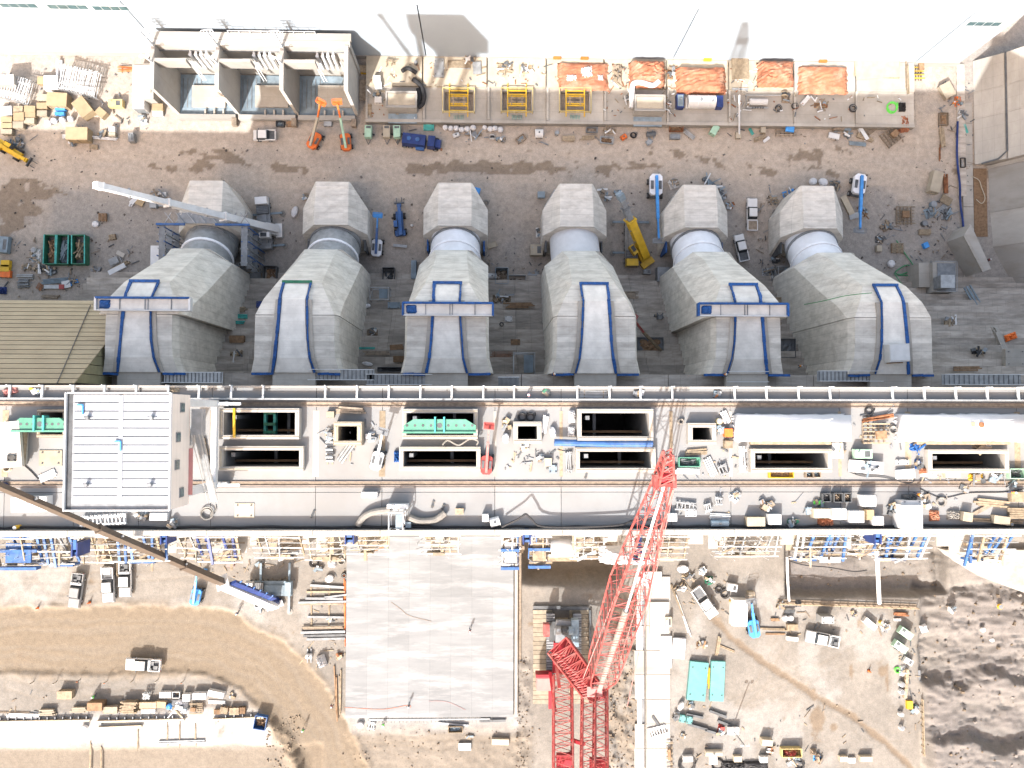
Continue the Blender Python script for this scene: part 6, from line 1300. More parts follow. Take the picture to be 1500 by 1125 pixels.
for k, (px, py, L, lb) in enumerate(((282, 553, 8.5, 'grey mesh walkway at the foot of the leftmost penstock'), (500, 549, 9.5, 'grey mesh walkway right of the second penstock foot'), (585, 556, 9.5, 'ribbed walkway panel left of the third penstock foot'), (1245, 551, 9.5, 'grey mesh walkway at the foot of the rightmost penstock'), (1440, 556, 12, 'grey mesh walkway at the right end below the slope'), (745, 560, 3, 'small white platform beside the galvanised stair tower'), (1095, 552, 6, 'grey rebar mat at the foot of the fifth penstock'))):
    a = P(px, py, 37); build('mesh_walkway', lb, 'walkway', (a[0], a[1], 36.2), 0, [('walkway_deck', 'galvanised', [('b', 0, 0, .35, L, 1.5, .1)]), ('walkway_rib', 'steel_dark', [('b', -L/2+L*(i+.5)/16, 0, .43, .1, 1.4, .06) for i in range(16)]), ('side_rail', 'steel_white', [('r', (-L/2, s*.75, 1.4), (L/2, s*.75, 1.4), .08) for s in (-1, 1)]+[('r', (-L/2+L*i/6, s*.75, .3), (-L/2+L*i/6, s*.75, 1.4), .07) for i in range(7) for s in (-1, 1)])], group='mesh walkways at the penstock feet')
# scaffold round the leftmost collar
sc = empty('collar_scaffold', 'grey and blue scaffolding wrapped round the collar of the leftmost penstock', 'scaffold')
x0 = XU[0]
for sx in (-1, 1):
    for k in range(6):
        x = x0+sx*(6.6+.2*(k % 2)); y = 26.5+k*1.25; link('scaffold_post', MB().bar((x, y, 0), (x, y, 11), .18).bar((x+sx*1.2, y, 0), (x+sx*1.2, y, 11), .18).bar((x, y, 5), (x+sx*1.2, y, 5), .15).bar((x, y, 10.5), (x+sx*1.2, y, 10.5), .15).mesh('scaffold_post'), 'blue' if k % 2 else 'galvanised', sc)
    for z in (4, 7.5, 10.8): link('scaffold_deck', MB().box(x0+sx*7.2, 29.6, z, 1.1, 7.2, .12).mesh('scaffold_deck'), 'steel_grey', sc)
for k in range(8): link('cross_truss', MB().bar((x0-6.8+k*1.9, 33.6, 10.6), (x0-5.6+k*1.9, 35.4, 11.0), .14).bar((x0-6.8+k*1.9, 35.4, 11), (x0-5.2+k*1.9, 33.5, 11.2), .12).mesh('cross_truss'), 'galvanised', sc)
link('work_platform', MB().box(x0, 34.4, 10.9, 9, 1.9, .12).mesh('work_platform'), 'steel_grey', sc)
for sx, l in ((-5.6, 5), (5.2, 6)): link('blue_toe_board', MB().box(x0+sx, 33.2, 11.2, l, .35, .5).mesh('blue_toe_board'), 'blue', sc)
link('side_panel', MB().box(x0-9.0, 27.5, 9.0, 1.7, 4.6, .3).mesh('side_panel'), 'steel_white', sc)
line('hose', 'green hose running down the slope right of the last penstock', 'hose', [(1310, 400, .6), (1330, 430, 3.5), (1345, 450, 6), (1365, 470, 8.8), (1380, 486, 11)], .1, 'hose_green')
line('hose', 'green hose tangle beside the rightmost penstock flank', 'hose', [(1313, 352, .3), (1326, 372, .3), (1338, 392, .3), (1320, 402, .4), (1312, 398, .3), (1330, 388, .3), (1336, 402, .4), (1316, 403, .5)], .12, 'hose_green')
line('hose', 'thin green line crossing the rightmost penstock', 'hose', [(1277, 429, 37.6), (1240, 433, 37.6), (1205, 441, 36), (1178, 446, 32)], .06, 'hose_green')
line('hose', 'blue hose running along the foot of the retaining wall', 'hose', [(1403, 178, .4), (1402, 230, .4), (1406, 270, .4), (1407, 300, .4), (1411, 330, .4), (1413, 375, .4)], .22, 'navy')
line('hose', 'tan hose down the slope left of the second penstock', 'hose', [(380, 456, 7), (378, 480, 11), (379, 505, 15), (374, 535, 21)], .16, 'timber')
line('pipe', 'vertical light pole at the platform right of the tanks', 'pole', [(1083, 139, 5), (1083, 200, .3)], .17, 'steel_white')
line('hose', 'tan hose loop in the drain channel at right', 'hose', [(1423, 258, .3), (1434, 264, .3), (1438, 275, .3), (1443, 290, .3), (1438, 298, .3), (1430, 292, .3)], .09, 'cream')
# ================================================================ CONCRETE PAD, STRIPS, RAILS on the approach side
pad = empty('concrete_pad', 'large pale concrete pad cast in strips left of the red crane', 'concrete pad')
a, b = P(508, 786, AP+.6), P(752, 1050, AP+.6); NX_, NY_ = 8, 3
for i in range(NX_):
    for j in range(NY_):
        xa, xb = a[0]+(b[0]-a[0])*i/NX_, a[0]+(b[0]-a[0])*(i+1)/NX_; y1_, y0_ = a[1]+(b[1]-a[1])*j/NY_, a[1]+(b[1]-a[1])*(j+1)/NY_
        link('pad_panel', MB().box((xa+xb)/2, (y0_+y1_)/2, AP+.2, xb-xa-.012, y1_-y0_-.01, .8+R.uniform(-.01, .01)).mesh('pad_panel'), 'pad_concrete', pad)
m = MB(); xx = a[0]+4
link('edge_waler', MB().box((a[0]+4+b[0])/2-2, b[1]-.35, AP+.45, b[0]-a[0]-8, .25, .35).mesh('edge_waler'), 'steel_grey', pad)
for k in range(30):
    x = a[0]+5+k*(b[0]-a[0]-8)/30; m.bar((x, b[1]-.1, AP+.5), (x+R.uniform(-.1, .1), b[1]-.9, AP+.55), .09)
kind(link('starter_bar', m.mesh('starter_bar'), 'steel_dark', pad), 'stuff')
link('side_form', MB().box(b[0]+.45, (a[1]+b[1])/2, AP+.3, .5, a[1]-b[1], .9).mesh('side_form'), 'pale_concrete', pad)
link('side_walkway', MB().box(b[0]+1.1, (a[1]+b[1])/2+5, AP+.05, .5, (a[1]-b[1])*.7, .3).mesh('side_walkway'), 'timber_grey', pad)
line('hose', 'thin orange cord lying along the lower edge of the concrete pad', 'cord', [(505, 1036, AP+.65), (560, 1039, AP+.65), (598, 1033, AP+.65), (601, 1037, AP+.65)], .028, 'orange', 4)
line('hose', 'thin dark cord across the upper middle of the concrete pad', 'cord', [(573, 882, AP+.65), (588, 893, AP+.65), (600, 902, AP+.65), (632, 910, AP+.65)], .026, 'timber_dark', 4)
line('hose', 'thin red cord at the lower right of the concrete pad', 'cord', [(628, 1027, AP+.65), (655, 1028, AP+.65), (682, 1040, AP+.65)], .026, 'red_pale', 4)
stp = empty('concrete_strip', 'long white concrete strip running down beside the red crane to the photo edge', 'concrete strip')
for k in range(9):
    y0, y1 = 845+k*36, 845+(k+1)*36-1; c, d = P(947, y0, AP+.3), P(982, y1, AP+.3)
    link('strip_slab', MB().box((c[0]+d[0])/2, (c[1]+d[1])/2, AP+.05, d[0]-c[0], c[1]-d[1], .5+R.uniform(-.02, .02)).mesh('strip_slab'), 'pale_concrete', stp)
    c, d = P(934, y0, AP+.4), P(940.5, y1, AP+.4); link('edge_curb', MB().box((c[0]+d[0])/2+R.uniform(-.15, .15), (c[1]+d[1])/2, AP+.1, d[0]-c[0]+R.uniform(0, .9), c[1]-d[1], .6).mesh('edge_curb'), 'plastic_white' if k % 3 else 'pale_concrete', stp)
    c, d = P(940.7, y0, AP+.2), P(944, y1, AP+.2); link('slot_drain', MB().box((c[0]+d[0])/2, (c[1]+d[1])/2, AP-.02, d[0]-c[0], c[1]-d[1], .2).mesh('slot_drain'), 'steel_grey', stp)
for k, (x0, x1, y, lb) in enumerate(((-40, 132, 1056, 'toothed kerb rail in the lower left, left section'), (142, 270, 1055, 'toothed kerb rail in the lower left, middle section'), (312, 386, 1052, 'toothed kerb rail in the lower left, right section below the blue skip'))):
    c, d = P(x0, y+2, AP+.5), P(x1, y-1, AP+.5); kr = empty('kerb_rail', lb, 'kerb rail', (0, 0, 0), 0, 'toothed kerb rails')
    link('rail_beam', MB().bar((*c, AP+.35), (*d, AP+.35), .3, .7).mesh('rail_beam'), 'cream', kr); n = int((d[0]-c[0])/1.25)
    for j in range(n): t = (j+.5)/n; link('rail_tooth', MB().box(c[0]+(d[0]-c[0])*t, c[1]+(d[1]-c[1])*t-.35, AP+.3, .12, .5, .5).mesh('rail_tooth') if j == 0 else CACHE.setdefault(('tooth',), MB().box(0, 0, 0, .14, .6, .5).mesh('rail_tooth')), 'steel_grey', kr).location = (0, 0, 0) if j == 0 else (c[0]+(d[0]-c[0])*t, c[1]+(d[1]-c[1])*t+.35, AP+.3)
fn = empty('guard_rail', 'timber guard rail along the lower edge of the rock trench', 'guard rail')
c, d = P(1142, 885, AP+1), P(1346, 892, AP+1)
for z in (.5, 1.05): link('rail_board', MB().bar((*c, AP+z), (*d, AP+z), .14, .18).mesh('rail_board'), 'timber', fn)
link('toe_board', MB().bar((c[0], c[1]+.2, AP+.12), (d[0], d[1]+.2, AP+.12), .9, .12).mesh('toe_board'), 'timber_grey', fn)
for k in range(17): t = k/16; link('rail_post', MB().bar((c[0]+(d[0]-c[0])*t, c[1]+(d[1]-c[1])*t, AP), (c[0]+(d[0]-c[0])*t, c[1]+(d[1]-c[1])*t, AP+1.2), .14).mesh('rail_post'), 'timber', fn)
fn = empty('guard_rail', 'timber guard rail going down the left edge of the rock field', 'guard rail')
for k in range(8):
    c = P(1352+k*.3, 1035+k*10, AP+1); link('rail_post', MB().bar((*c, AP-.3), (*c, AP+1.2), .14).mesh('rail_post'), 'timber', fn)
c, d = P(1352, 1025, AP+1), P(1354, 1108, AP+1)
for z in (.6, 1.1): link('rail_board', MB().bar((*c, AP+z), (*d, AP+z), .13, .16).mesh('rail_board'), 'timber', fn)
tw = empty('timber_wall', 'tan timber edge wall with a dark drop behind it, left of the rock field', 'timber wall')
for k in range(6):
    c = P(1329-k*.6, 984+k*7, AP+.6); link('wall_board', MB().box(c[0], c[1], AP+.3, .5, .8, 1.0).mesh('wall_board'), 'timber', tw)
c = P(1341, 1000, AP); link('drop_shutter', MB().box(c[0], c[1], AP-.2, 1.9, 4.2, .3).mesh('drop_shutter'), 'steel_grey', tw)
line('pole', 'grey white pole laid across the left end of the rock trench', 'pole', [(1153, 816, AP+1), (1154, 850, AP+.8), (1156, 881, AP+.6)], .22, 'steel_white')
line('pole', 'thick white pole laid across the middle of the rock trench', 'pole', [(1284, 800, AP+6), (1286, 840, AP+3), (1288, 884, AP+.6)], .35, 'steel_white', 10)
line('hose', 'black cable crossing the upper part of the rock trench', 'hose', [(1158, 822, AP-1.2), (1180, 828, AP-1.3), (1215, 831, AP-1.2), (1250, 837, AP-1.3), (1270, 835, AP-1.2)], .1, 'rubber', 5)
sh = empty('shotcrete_apron', 'smooth pale sprayed concrete apron at the right edge above the rock field', 'concrete apron')
pp = [P(x, y, AP+1) for x, y in ((1385, 806), (1600, 806), (1600, 900), (1500, 868), (1440, 846), (1405, 824))]
link('apron_sheet', MB().prism(list(reversed(pp)), AP-2, AP+.9).mesh('apron_sheet'), 'shotcrete', sh)
# ================================================================ DECK THINGS
def spreader(px, py, L, label, z=DK+1.6, rz=0):
    a = at(px, py, z, 1.2); return build('spreader_beam', label, 'spreader beam', a, rz, [('beam_plate', 'spreader_green', [('p', [(-L/2, -.85), (L/2, -.85), (L/2, -.1), (L*.36, .65), (-L*.36, .65), (-L/2, -.1)], .5, 1.2)]), ('bottom_flange', 'spreader_green', [('b', 0, -.95, .85, L*1.02, .22, 1.1)]), ('centre_block', 'teal', [('b', s*.55, 0, .9, .2, 1.9, 1.3) for s in (-1, 1)])]+[('lifting_hole', 'steel_dark', [('c', L*f, -.1, 1.15, .17, .07)]) for f in (-.45, -.34, -.23, -.12, .12, .23, .34, .45)]+[('centre_hole', 'steel_dark', [('c', 0, -.1, 1.15, .33, .07)])], None, 'green spreader beams')
spreader(644, 622, 8.8, 'mint green spreader beam lying over the gate opening left of the red boom lift')
spreader(58, 620, 6.6, 'mint green spreader beam partly hidden by the white gantry crane', DK+.9)
a = at(395, 619, DK-3, 1); build('lifting_frame', 'dark green lifting frame hanging in the opening right of the gantry crane', 'lifting frame', a, 0, [*[('frame_leg', 'teal', [('b', s*.6, 0, .5, .3, 2.9, 1)]) for s in (-1, 1)], *[('frame_tie', 'green', [('b', 0, y, .8, 1.5, .35, .6)]) for y in (-1.2, -.2, 1.2)]])
for k, (x0, y0, x1, y1, lb) in enumerate(((1079, 606, 1250, 648, 'white sheeted cover over the fourth upper opening'), (1322, 606, 1520, 648, 'white sheeted cover running off the right edge'))):
    x0, x1, ya, yb = *sorted((P(x0, y0, DK+2.2)[0], P(x1, y0, DK+2.2)[0])), P(x0, y1, DK+2.2)[1], P(x0, y0, DK+2.2)[1]
    cx, cy, L, w = (x0+x1)/2, (ya+yb)/2, x1-x0, yb-ya
    build('sheeted_cover', lb, 'cover', (cx, cy, DK), 0, [('cover_frame', 'timber', [('b', 0, 0, .9, L-.5, w-.5, 1.8)]), ('sheet', 'tarp_white', [('h', L, w, 2.3, 70+k, 22, .06), ('b', 0, 0, 1.0, L-.3, w-.3, 1.9)]), ('side_timber', 'timber', [('b', 0, -w/2-.15, .35, L*.7, .35, .7)])]+([('rust_stain_patch', 'rust', [('c', L*.08, .4, 2.05, .35, .3)]), ('vent_patch', 'timber', [('b', L*.02, .3, 2.1, .5, .9, .3)])] if k else []), group='white sheeted covers on the deck')
line('duct', 'grey duct curving from the stair tower to the left along the parapet', 'duct', [(572, 747, DK+.8), (548, 750, DK+.6), (533, 757, DK+.5), (524, 770, DK+.4)], .42, 'hose_grey', 10)
line('duct', 'grey duct running right from the stair tower along the parapet', 'duct', [(598, 757, DK+.7), (615, 763, DK+.5), (635, 762, DK+.5), (646, 756, DK+.5), (652, 751, DK+.5)], .42, 'hose_grey', 10)
line('pipe', 'long bright blue sheeted pipe between two gate openings', 'pipe', [(812, 648, DK+1.2), (850, 649, DK+1.2), (900, 650, DK+1.2), (956, 650, DK+1.2)], .42, 'blue', 10)
line('pipe', 'yellow pipe standing across the opening right of the gantry crane', 'pipe', [(343, 598, DK+1.7), (343, 641, DK+1.7)], .17, 'yellow', 8)
line('hose', 'dark hose looped on the wall below the spreader beam', 'hose', [(648, 652, DK+1.2), (656, 645, DK+1.2), (672, 652, DK+1.2), (688, 643, DK+1.2), (700, 646, DK+1.2), (698, 652, DK+1.2)], .1, 'hose_grey')
line('hose', 'cable wandering from the left sheeted cover across the rails', 'hose', [(1242, 690, DK+.15), (1262, 697, DK+.15), (1295, 699, DK+.15), (1330, 708, DK+.15), (1340, 703, DK+.15)], .06, 'rubber', 5)
line('hose', 'long thin cable lying near the right end of the deck', 'hose', [(1348, 716, DK+.1), (1380, 729, DK+.1), (1420, 722, DK+.1), (1470, 721, DK+.1), (1500, 716, DK+.1)], .05, 'rubber', 5)
line('hose', 'black hose loop on the parapet above the blue framed boxes', 'hose', [(735, 772, DK+1.3), (760, 760, DK+1.8), (770, 753, DK+2), (778, 760, DK+1.8), (800, 772, DK+1.4), (900, 770, DK+1.4), (930, 762, DK+1.2), (960, 763, DK+1)], .13, 'rubber')
line('hose', 'thin cable lying left of the gantry crane', 'hose', [(30, 677, DK+.1), (45, 690, DK+.1), (60, 706, DK+.1), (68, 712, DK+.1)], .07, 'rubber', 5)
items('''
sheet|13|650|3.0|6.0|2.2|0|concrete|grey concrete block at the left edge of the deck
plate|18|671|1.0|.8|2.3|0|dark_pit|dark hatch on the grey concrete block at the left
coil|10|685|1.0|1.0|.4|0|cream|tan hose coil at the left edge of the deck
pipes|68|697|2.2|1.0|.4|25|steel_white|white tube tangle on the deck left of the gantry crane
drum|4|713|1.0|1.0|.6|0|navy|blue drum at the left edge of the deck
box|43|739|4.4|1.9|1.4|2|plastic_white|white container on the deck left of the gantry crane
plate|74|671|2.8|1.9|.12|0|plywood|tan board flat on the deck left of the gantry crane
frame|151|762|5.6|1.3|.9|4|steel_white|white ladder grating below the gantry crane
junk|205|757|1.6|1.4|.9|0|galvanised|grey scrap right of the white ladder grating
box|232|757|2.2|.9|.8|0|plastic_white|white chest at the lower right corner of the gantry crane
junk|251|768|1.4|1.6|1.0|0|galvanised|steel scrap at the foot of the gantry crane stair
drum|22|773|.5|.5|1.2|0|yellow|yellow bollard at the left end of the parapet
coil|303|752|1.6|1.6|.5|0|hose_grey|large dark hose coil right of the gantry crane
plate|358|748|2.4|1.8|.1|0|cream|cream plate on the deck right of the large hose coil
junk|285|718|1.6|.7|.4|15|galvanised|grey scrap above the large hose coil
junk|272|640|1.6|3.6|.8|0|galvanised|scaffold scrap between the gantry crane and the first openings
lum|300|665|.6|4.0|.4|12|timber|loose board under the gantry crane stair
pipes|482|661|1.0|2.8|.9|0|steel_grey|grey tube stack left of the raised plywood shaft
junk|482|640|1.4|1.6|1.0|0|plastic_white|white rack above the grey tube stack
pipes|507|661|3.4|1.0|.6|55|galvanised|leaning galvanised profiles below the raised plywood shaft
junk|543|640|1.0|1.6|.7|0|steel_white|white pipe feet right of the raised plywood shaft
crate|484|607|.9|.7|.6|0|plywood|small pale crate above the raised plywood shaft
lum|514|601|3.4|.8|.8|-3|timber_grey|timber rail above the raised plywood shaft
tarp|581|669|.8|1.4|.8|0|blue_tarp|blue sheet at the left end of the lower middle opening
box|541|725|2.0|.7|.9|0|plastic_white|white chest in the open middle of the deck
pipes|634|739|1.0|.3|.2|75|steel_dark|left one of two small dark pegs on the deck
pipes|649|743|.9|.3|.2|70|steel_dark|right one of two small dark pegs on the deck
crate|673|749|1.0|.7|.5|0|timber|small timber crate above the middle of the parapet
box|711|759|.8|.9|1.1|0|plastic_white|white bin left of the white round tank at the parapet
tank|725|765|1.2|1.1|1.2|15|plastic_white|white round tank at the parapet
box|598|769|.7|.7|.8|0|blue_grey|small blue grey box at the stair tower foot
tower|580|764|1.7|2.2|3.0|0|steel_white|white stair tower straddling the parapet
box|582|742|2.6|.5|1.8|0|steel_white|white platform at the top of the stair tower
pipes|458|753|1.2|.3|.2|65|steel_dark|small grey tubes left of the grey curved duct
bag|741|642|.9|1.3|.9|0|tarp_white|white bag left of the small square opening
junk|741|620|1.2|1.4|.7|0|timber|timber scrap above the white bag on the deck
coil|765|611|1.0|1.0|.5|0|rubber|left black hose coil above the small square opening
coil|777|611|1.0|1.0|.5|0|rubber|right black hose coil above the small square opening
pipes|798|622|2.4|.8|.6|80|steel_white|white tubes right of the small square opening
bag|810|633|.8|1.4|.8|10|tarp_white|white sheet bundle right of the white tubes
tarp|839|610|.8|1.6|1.2|0|tarp_white|upper white rag at the left end of the third opening
tarp|838|632|.9|1.2|.9|0|tarp_white|lower white rag at the left end of the third opening
junk|768|655|1.0|.9|.7|0|steel_dark|dark frame below the small square opening
junk|793|671|1.0|1.4|.6|0|galvanised|grey scrap left of the plywood stack on the deck
box|803|677|.9|1.0|.7|0|cream|cream box left of the white ladder frame
plate|810|687|1.0|1.0|.2|0|blue_grey|grey panel below the cream box
frame|833|677|.9|2.6|.4|0|galvanised|thin ladder frame left of the third lower opening
pipes|859|695|1.2|.3|.2|75|steel_dark|thin dark rods above the upper rail
bin|1010|677|2.6|1.1|.8|0|spreader_green|mint green bin right of the jib tip
pipes|1004|690|3.8|.7|.3|-2|steel_white|long white beam below the mint green bin
tarp|986|683|1.4|.8|.5|-20|rubber|black hose heap left of the mint green bin
lum|1022|662|3.0|.8|.3|3|timber|timber below the square opening near the jib tip
coil|997|617|.7|.9|.3|0|hose_grey|hose loop left of the square opening near the jib tip
pipes|1064|611|1.8|.9|.6|-65|steel_white|white tube bundle left of the first sheeted cover
drum|1054|617|.8|.8|.6|0|yellow_pale|pale yellow lid beside the white tube bundle
crate|1067|634|1.0|1.0|.9|0|orange|orange crate left of the first sheeted cover
crate|1067|651|1.0|.9|.8|0|timber|timber crate below the orange crate on the deck
junk|1055|628|.9|1.4|.7|0|blue_grey|grey gear between the square opening and the orange crate
pipes|1042|684|2.6|1.1|.5|-65|galvanised|steel tube pile right of the mint green bin
frame|1059|688|1.2|1.4|.5|20|galvanised|small frame rack right of the steel tube pile
frame|1088|673|.9|3.2|.8|0|steel_white|white frame stack left of the fourth lower opening
frame|1004|742|2.6|1.0|.5|-5|galvanised|grey frame pile right of the red boom
plate|1012|752|1.4|.8|.25|0|plastic_white|white panel below the grey frame pile
frame|1037|744|.9|1.1|.6|15|galvanised|left small cage right of the grey frame pile
frame|1053|734|.9|1.1|.6|0|galvanised|right small cage right of the grey frame pile
pipes|1055|757|2.8|.9|.4|-3|galvanised|long tubes above the glass topped tank
tank|1055|767|2.2|.9|.8|0|blue_grey|blue grey tank against the parapet right of the red boom
junk|1078|728|1.8|1.4|.8|0|galvanised|steel scrap above the long tubes
box|985|758|1.2|1.0|.9|0|plastic_white|white box right of the red boom by the parapet
crate|1107|764|2.2|1.1|1.2|0|plywood|tan plywood box by the parapet below the scrap
junk|1124|742|1.6|1.4|.9|0|timber_dark|dark timber scrap right of the steel scrap
box|1135|761|1.6|1.3|1.2|0|plastic_white|white box right of the tan plywood box
bin|1211|729|1.0|1.0|.9|0|steel_dark|left black bin of the three in a row
bin|1228|729|1.1|1.1|1.0|0|steel_dark|middle black bin of the three in a row
bin|1242|729|.9|1.1|.9|0|steel_dark|right black bin of the three in a row
box|1204|752|2.2|1.2|1.3|0|cream|leftmost cream box in the row by the parapet
box|1229|753|1.8|1.4|1.4|0|plastic_white|white box second from left in the row by the parapet
box|1255|757|1.8|1.5|1.4|0|plastic_white|white box third from left in the row by the parapet
crate|1274|754|.9|1.2|1.2|0|cardboard|tan carton between white boxes by the parapet
box|1286|763|1.4|1.1|1.3|0|plastic_white|rightmost white box in the row by the parapet
box|1273|734|1.7|1.4|1.7|0|plastic_white|tall white box standing behind the row by the parapet
tarp|1212|766|2.0|1.0|.8|0|tarp_orange|orange sheet in front of the cream box
junk|1187|746|1.0|.8|.6|0|hose_grey|small scrap left of the cream box
junk|1163|765|1.6|.9|.7|0|green|green grey scrap against the parapet
junk|1200|737|1.4|.6|.5|0|lime|green scrap above the cream box
gen|1265|665|2.2|1.2|1.2|0|green_pale|pale generator left of the work bench on the deck
table|1268|684|4.4|1.5|.9|-4|plastic_white|white work bench with tools between the sheeted covers
junk|1275|684|3.0|1.0|1.3|-4|rust|tools heaped on the white work bench
bin|1145|694|3.0|1.0|.8|0|yellow|yellow edged bin below the fourth lower opening
bin|1186|694|.9|.9|.8|0|timber_grey|left timber bin below the fourth lower opening
bin|1197|694|.9|.9|.8|0|timber_grey|right timber bin below the fourth lower opening
junk|1226|655|2.0|1.8|.6|0|galvanised|steel scrap between fourth lower opening and generator
box|1227|660|1.4|2.0|.5|0|plastic_white|white crate rack right of the fourth lower opening
frm|1284|635|3.4|2.4|1.1|0|timber|timber framed shaft between the two sheeted covers
pipes|1288|612|4.4|.6|.6|10|rust|ribbed rusty pipe rack above the timber framed shaft
coil|1274|603|1.2|1.0|.4|0|rubber|black hose coils above the ribbed pipe rack
coil|1309|630|1.2|1.2|.4|0|hose_grey|hose coil right of the timber framed shaft
junk|1327|640|1.4|1.4|.9|0|yellow|yellow and timber scrap at the corner of the right cover
junk|1345|655|2.0|1.2|.8|0|blue_tarp|blue sheet scrap below the right cover
sheet|1327|695|2.4|1.2|.5|0|plastic_white|white sheet stack with yellow edge below the right opening
plate|1322|677|1.6|.6|.3|0|plastic_white|white plate left of the right lower opening
junk|1348|680|.9|1.6|.8|0|blue_tarp|blue and white scrap at the corner of the right lower opening
tarp|1364|693|2.2|1.1|.6|0|tarp_white|white and orange sheet below the right lower opening
tarp|1355|690|.9|.8|.7|0|tarp_orange|orange scrap on the white sheet below the opening
box|1396|695|2.0|.9|.7|0|cream|cream tool chest below the right lower opening
junk|1433|700|2.4|1.2|.7|0|yellow|yellow scrap below the right lower opening
junk|1460|700|1.4|1.0|.6|0|plastic_white|white scrap right of the yellow scrap
bin|1491|694|2.0|1.2|.9|0|green_pale|green mesh bin at the right edge
tire|1447|649|.9|1|.3|0|plastic_white|white ring right of the right lower opening
junk|1440|655|3.0|.6|.5|0|timber|timber offcuts behind the right lower opening
box|1335|757|2.7|3.0|2.4|0|plastic_white|tall white cabin box against the parapet
plate|1335|739|2.7|1.0|1.8|0|plastic_white|white lid leaning on the tall white cabin
tarp|1338|732|1.8|1.2|1.4|0|steel_dark|dark netted bundle behind the tall white cabin
junk|1311|746|1.6|1.6|.9|20|steel_dark|dark scrap left of the tall white cabin
tarp|1372|756|1.2|1.4|.8|0|tarp_orange|orange sheet right of the tall white cabin
junk|1357|735|1.0|1.6|.6|0|timber_grey|brown scrap right of the netted bundle
coil|1380|734|1.2|1.0|.4|0|hose_grey|dark hose heap above the orange sheet
tarp|1400|755|1.6|1.2|.8|0|hose_grey|grey netting heap right of the orange sheet
crate|1417|757|1.2|1.1|1.0|-8|plywood|small plywood crate right of the grey netting
lum|1452|737|4.6|.9|.4|-5|timber|loose planks at the right end of the deck
lum|1445|743|3.6|.5|.3|28|timber_grey|crossed planks at the right end of the deck
crate|1467|762|2.0|1.0|.9|-8|plywood|low plywood crate near the right end of the parapet
lum|1438|762|3.0|.5|.4|-3|timber|board stack between the two plywood crates
lum|1491|752|2.6|1.4|.6|0|timber|plank stack at the right edge of the deck
pipes|1487|765|2.6|.5|.4|0|timber_grey|timber lengths in front of the plank stack at the right edge
crate|1490|728|1.6|1.2|.8|0|timber|timber crate at the right edge above the plank stack
drum|1482|768|.5|.5|.5|0|yellow|small yellow drum at the right end of the parapet
junk|1415|716|1.0|.6|.4|0|galvanised|small scrap beside the lower rail at right
junk|1484|712|1.4|.8|.5|0|galvanised|steel hook gear near the right end of the lower rail
junk|800|574|1.2|.6|.3|0|green|green and red scrap on the north ledge
junk|50|571|1.6|.6|.5|0|yellow|yellow gear on the north ledge at left
tarp|12|573|1.8|.9|.6|20|red_pale|red sheet on the north ledge at left
tarp|253|571|1.4|.6|.5|0|cream|pale sheet on the north ledge right of the gantry roof
rebar|870|578|4.0|.8|.1|0|galvanised|thin frames lying on the north ledge
junk|935|577|1.6|.7|.4|0|steel_dark|dark frame on the north ledge above the third opening
junk|1050|578|1.0|.6|.4|0|rust|small rusty scrap on the north ledge
''')
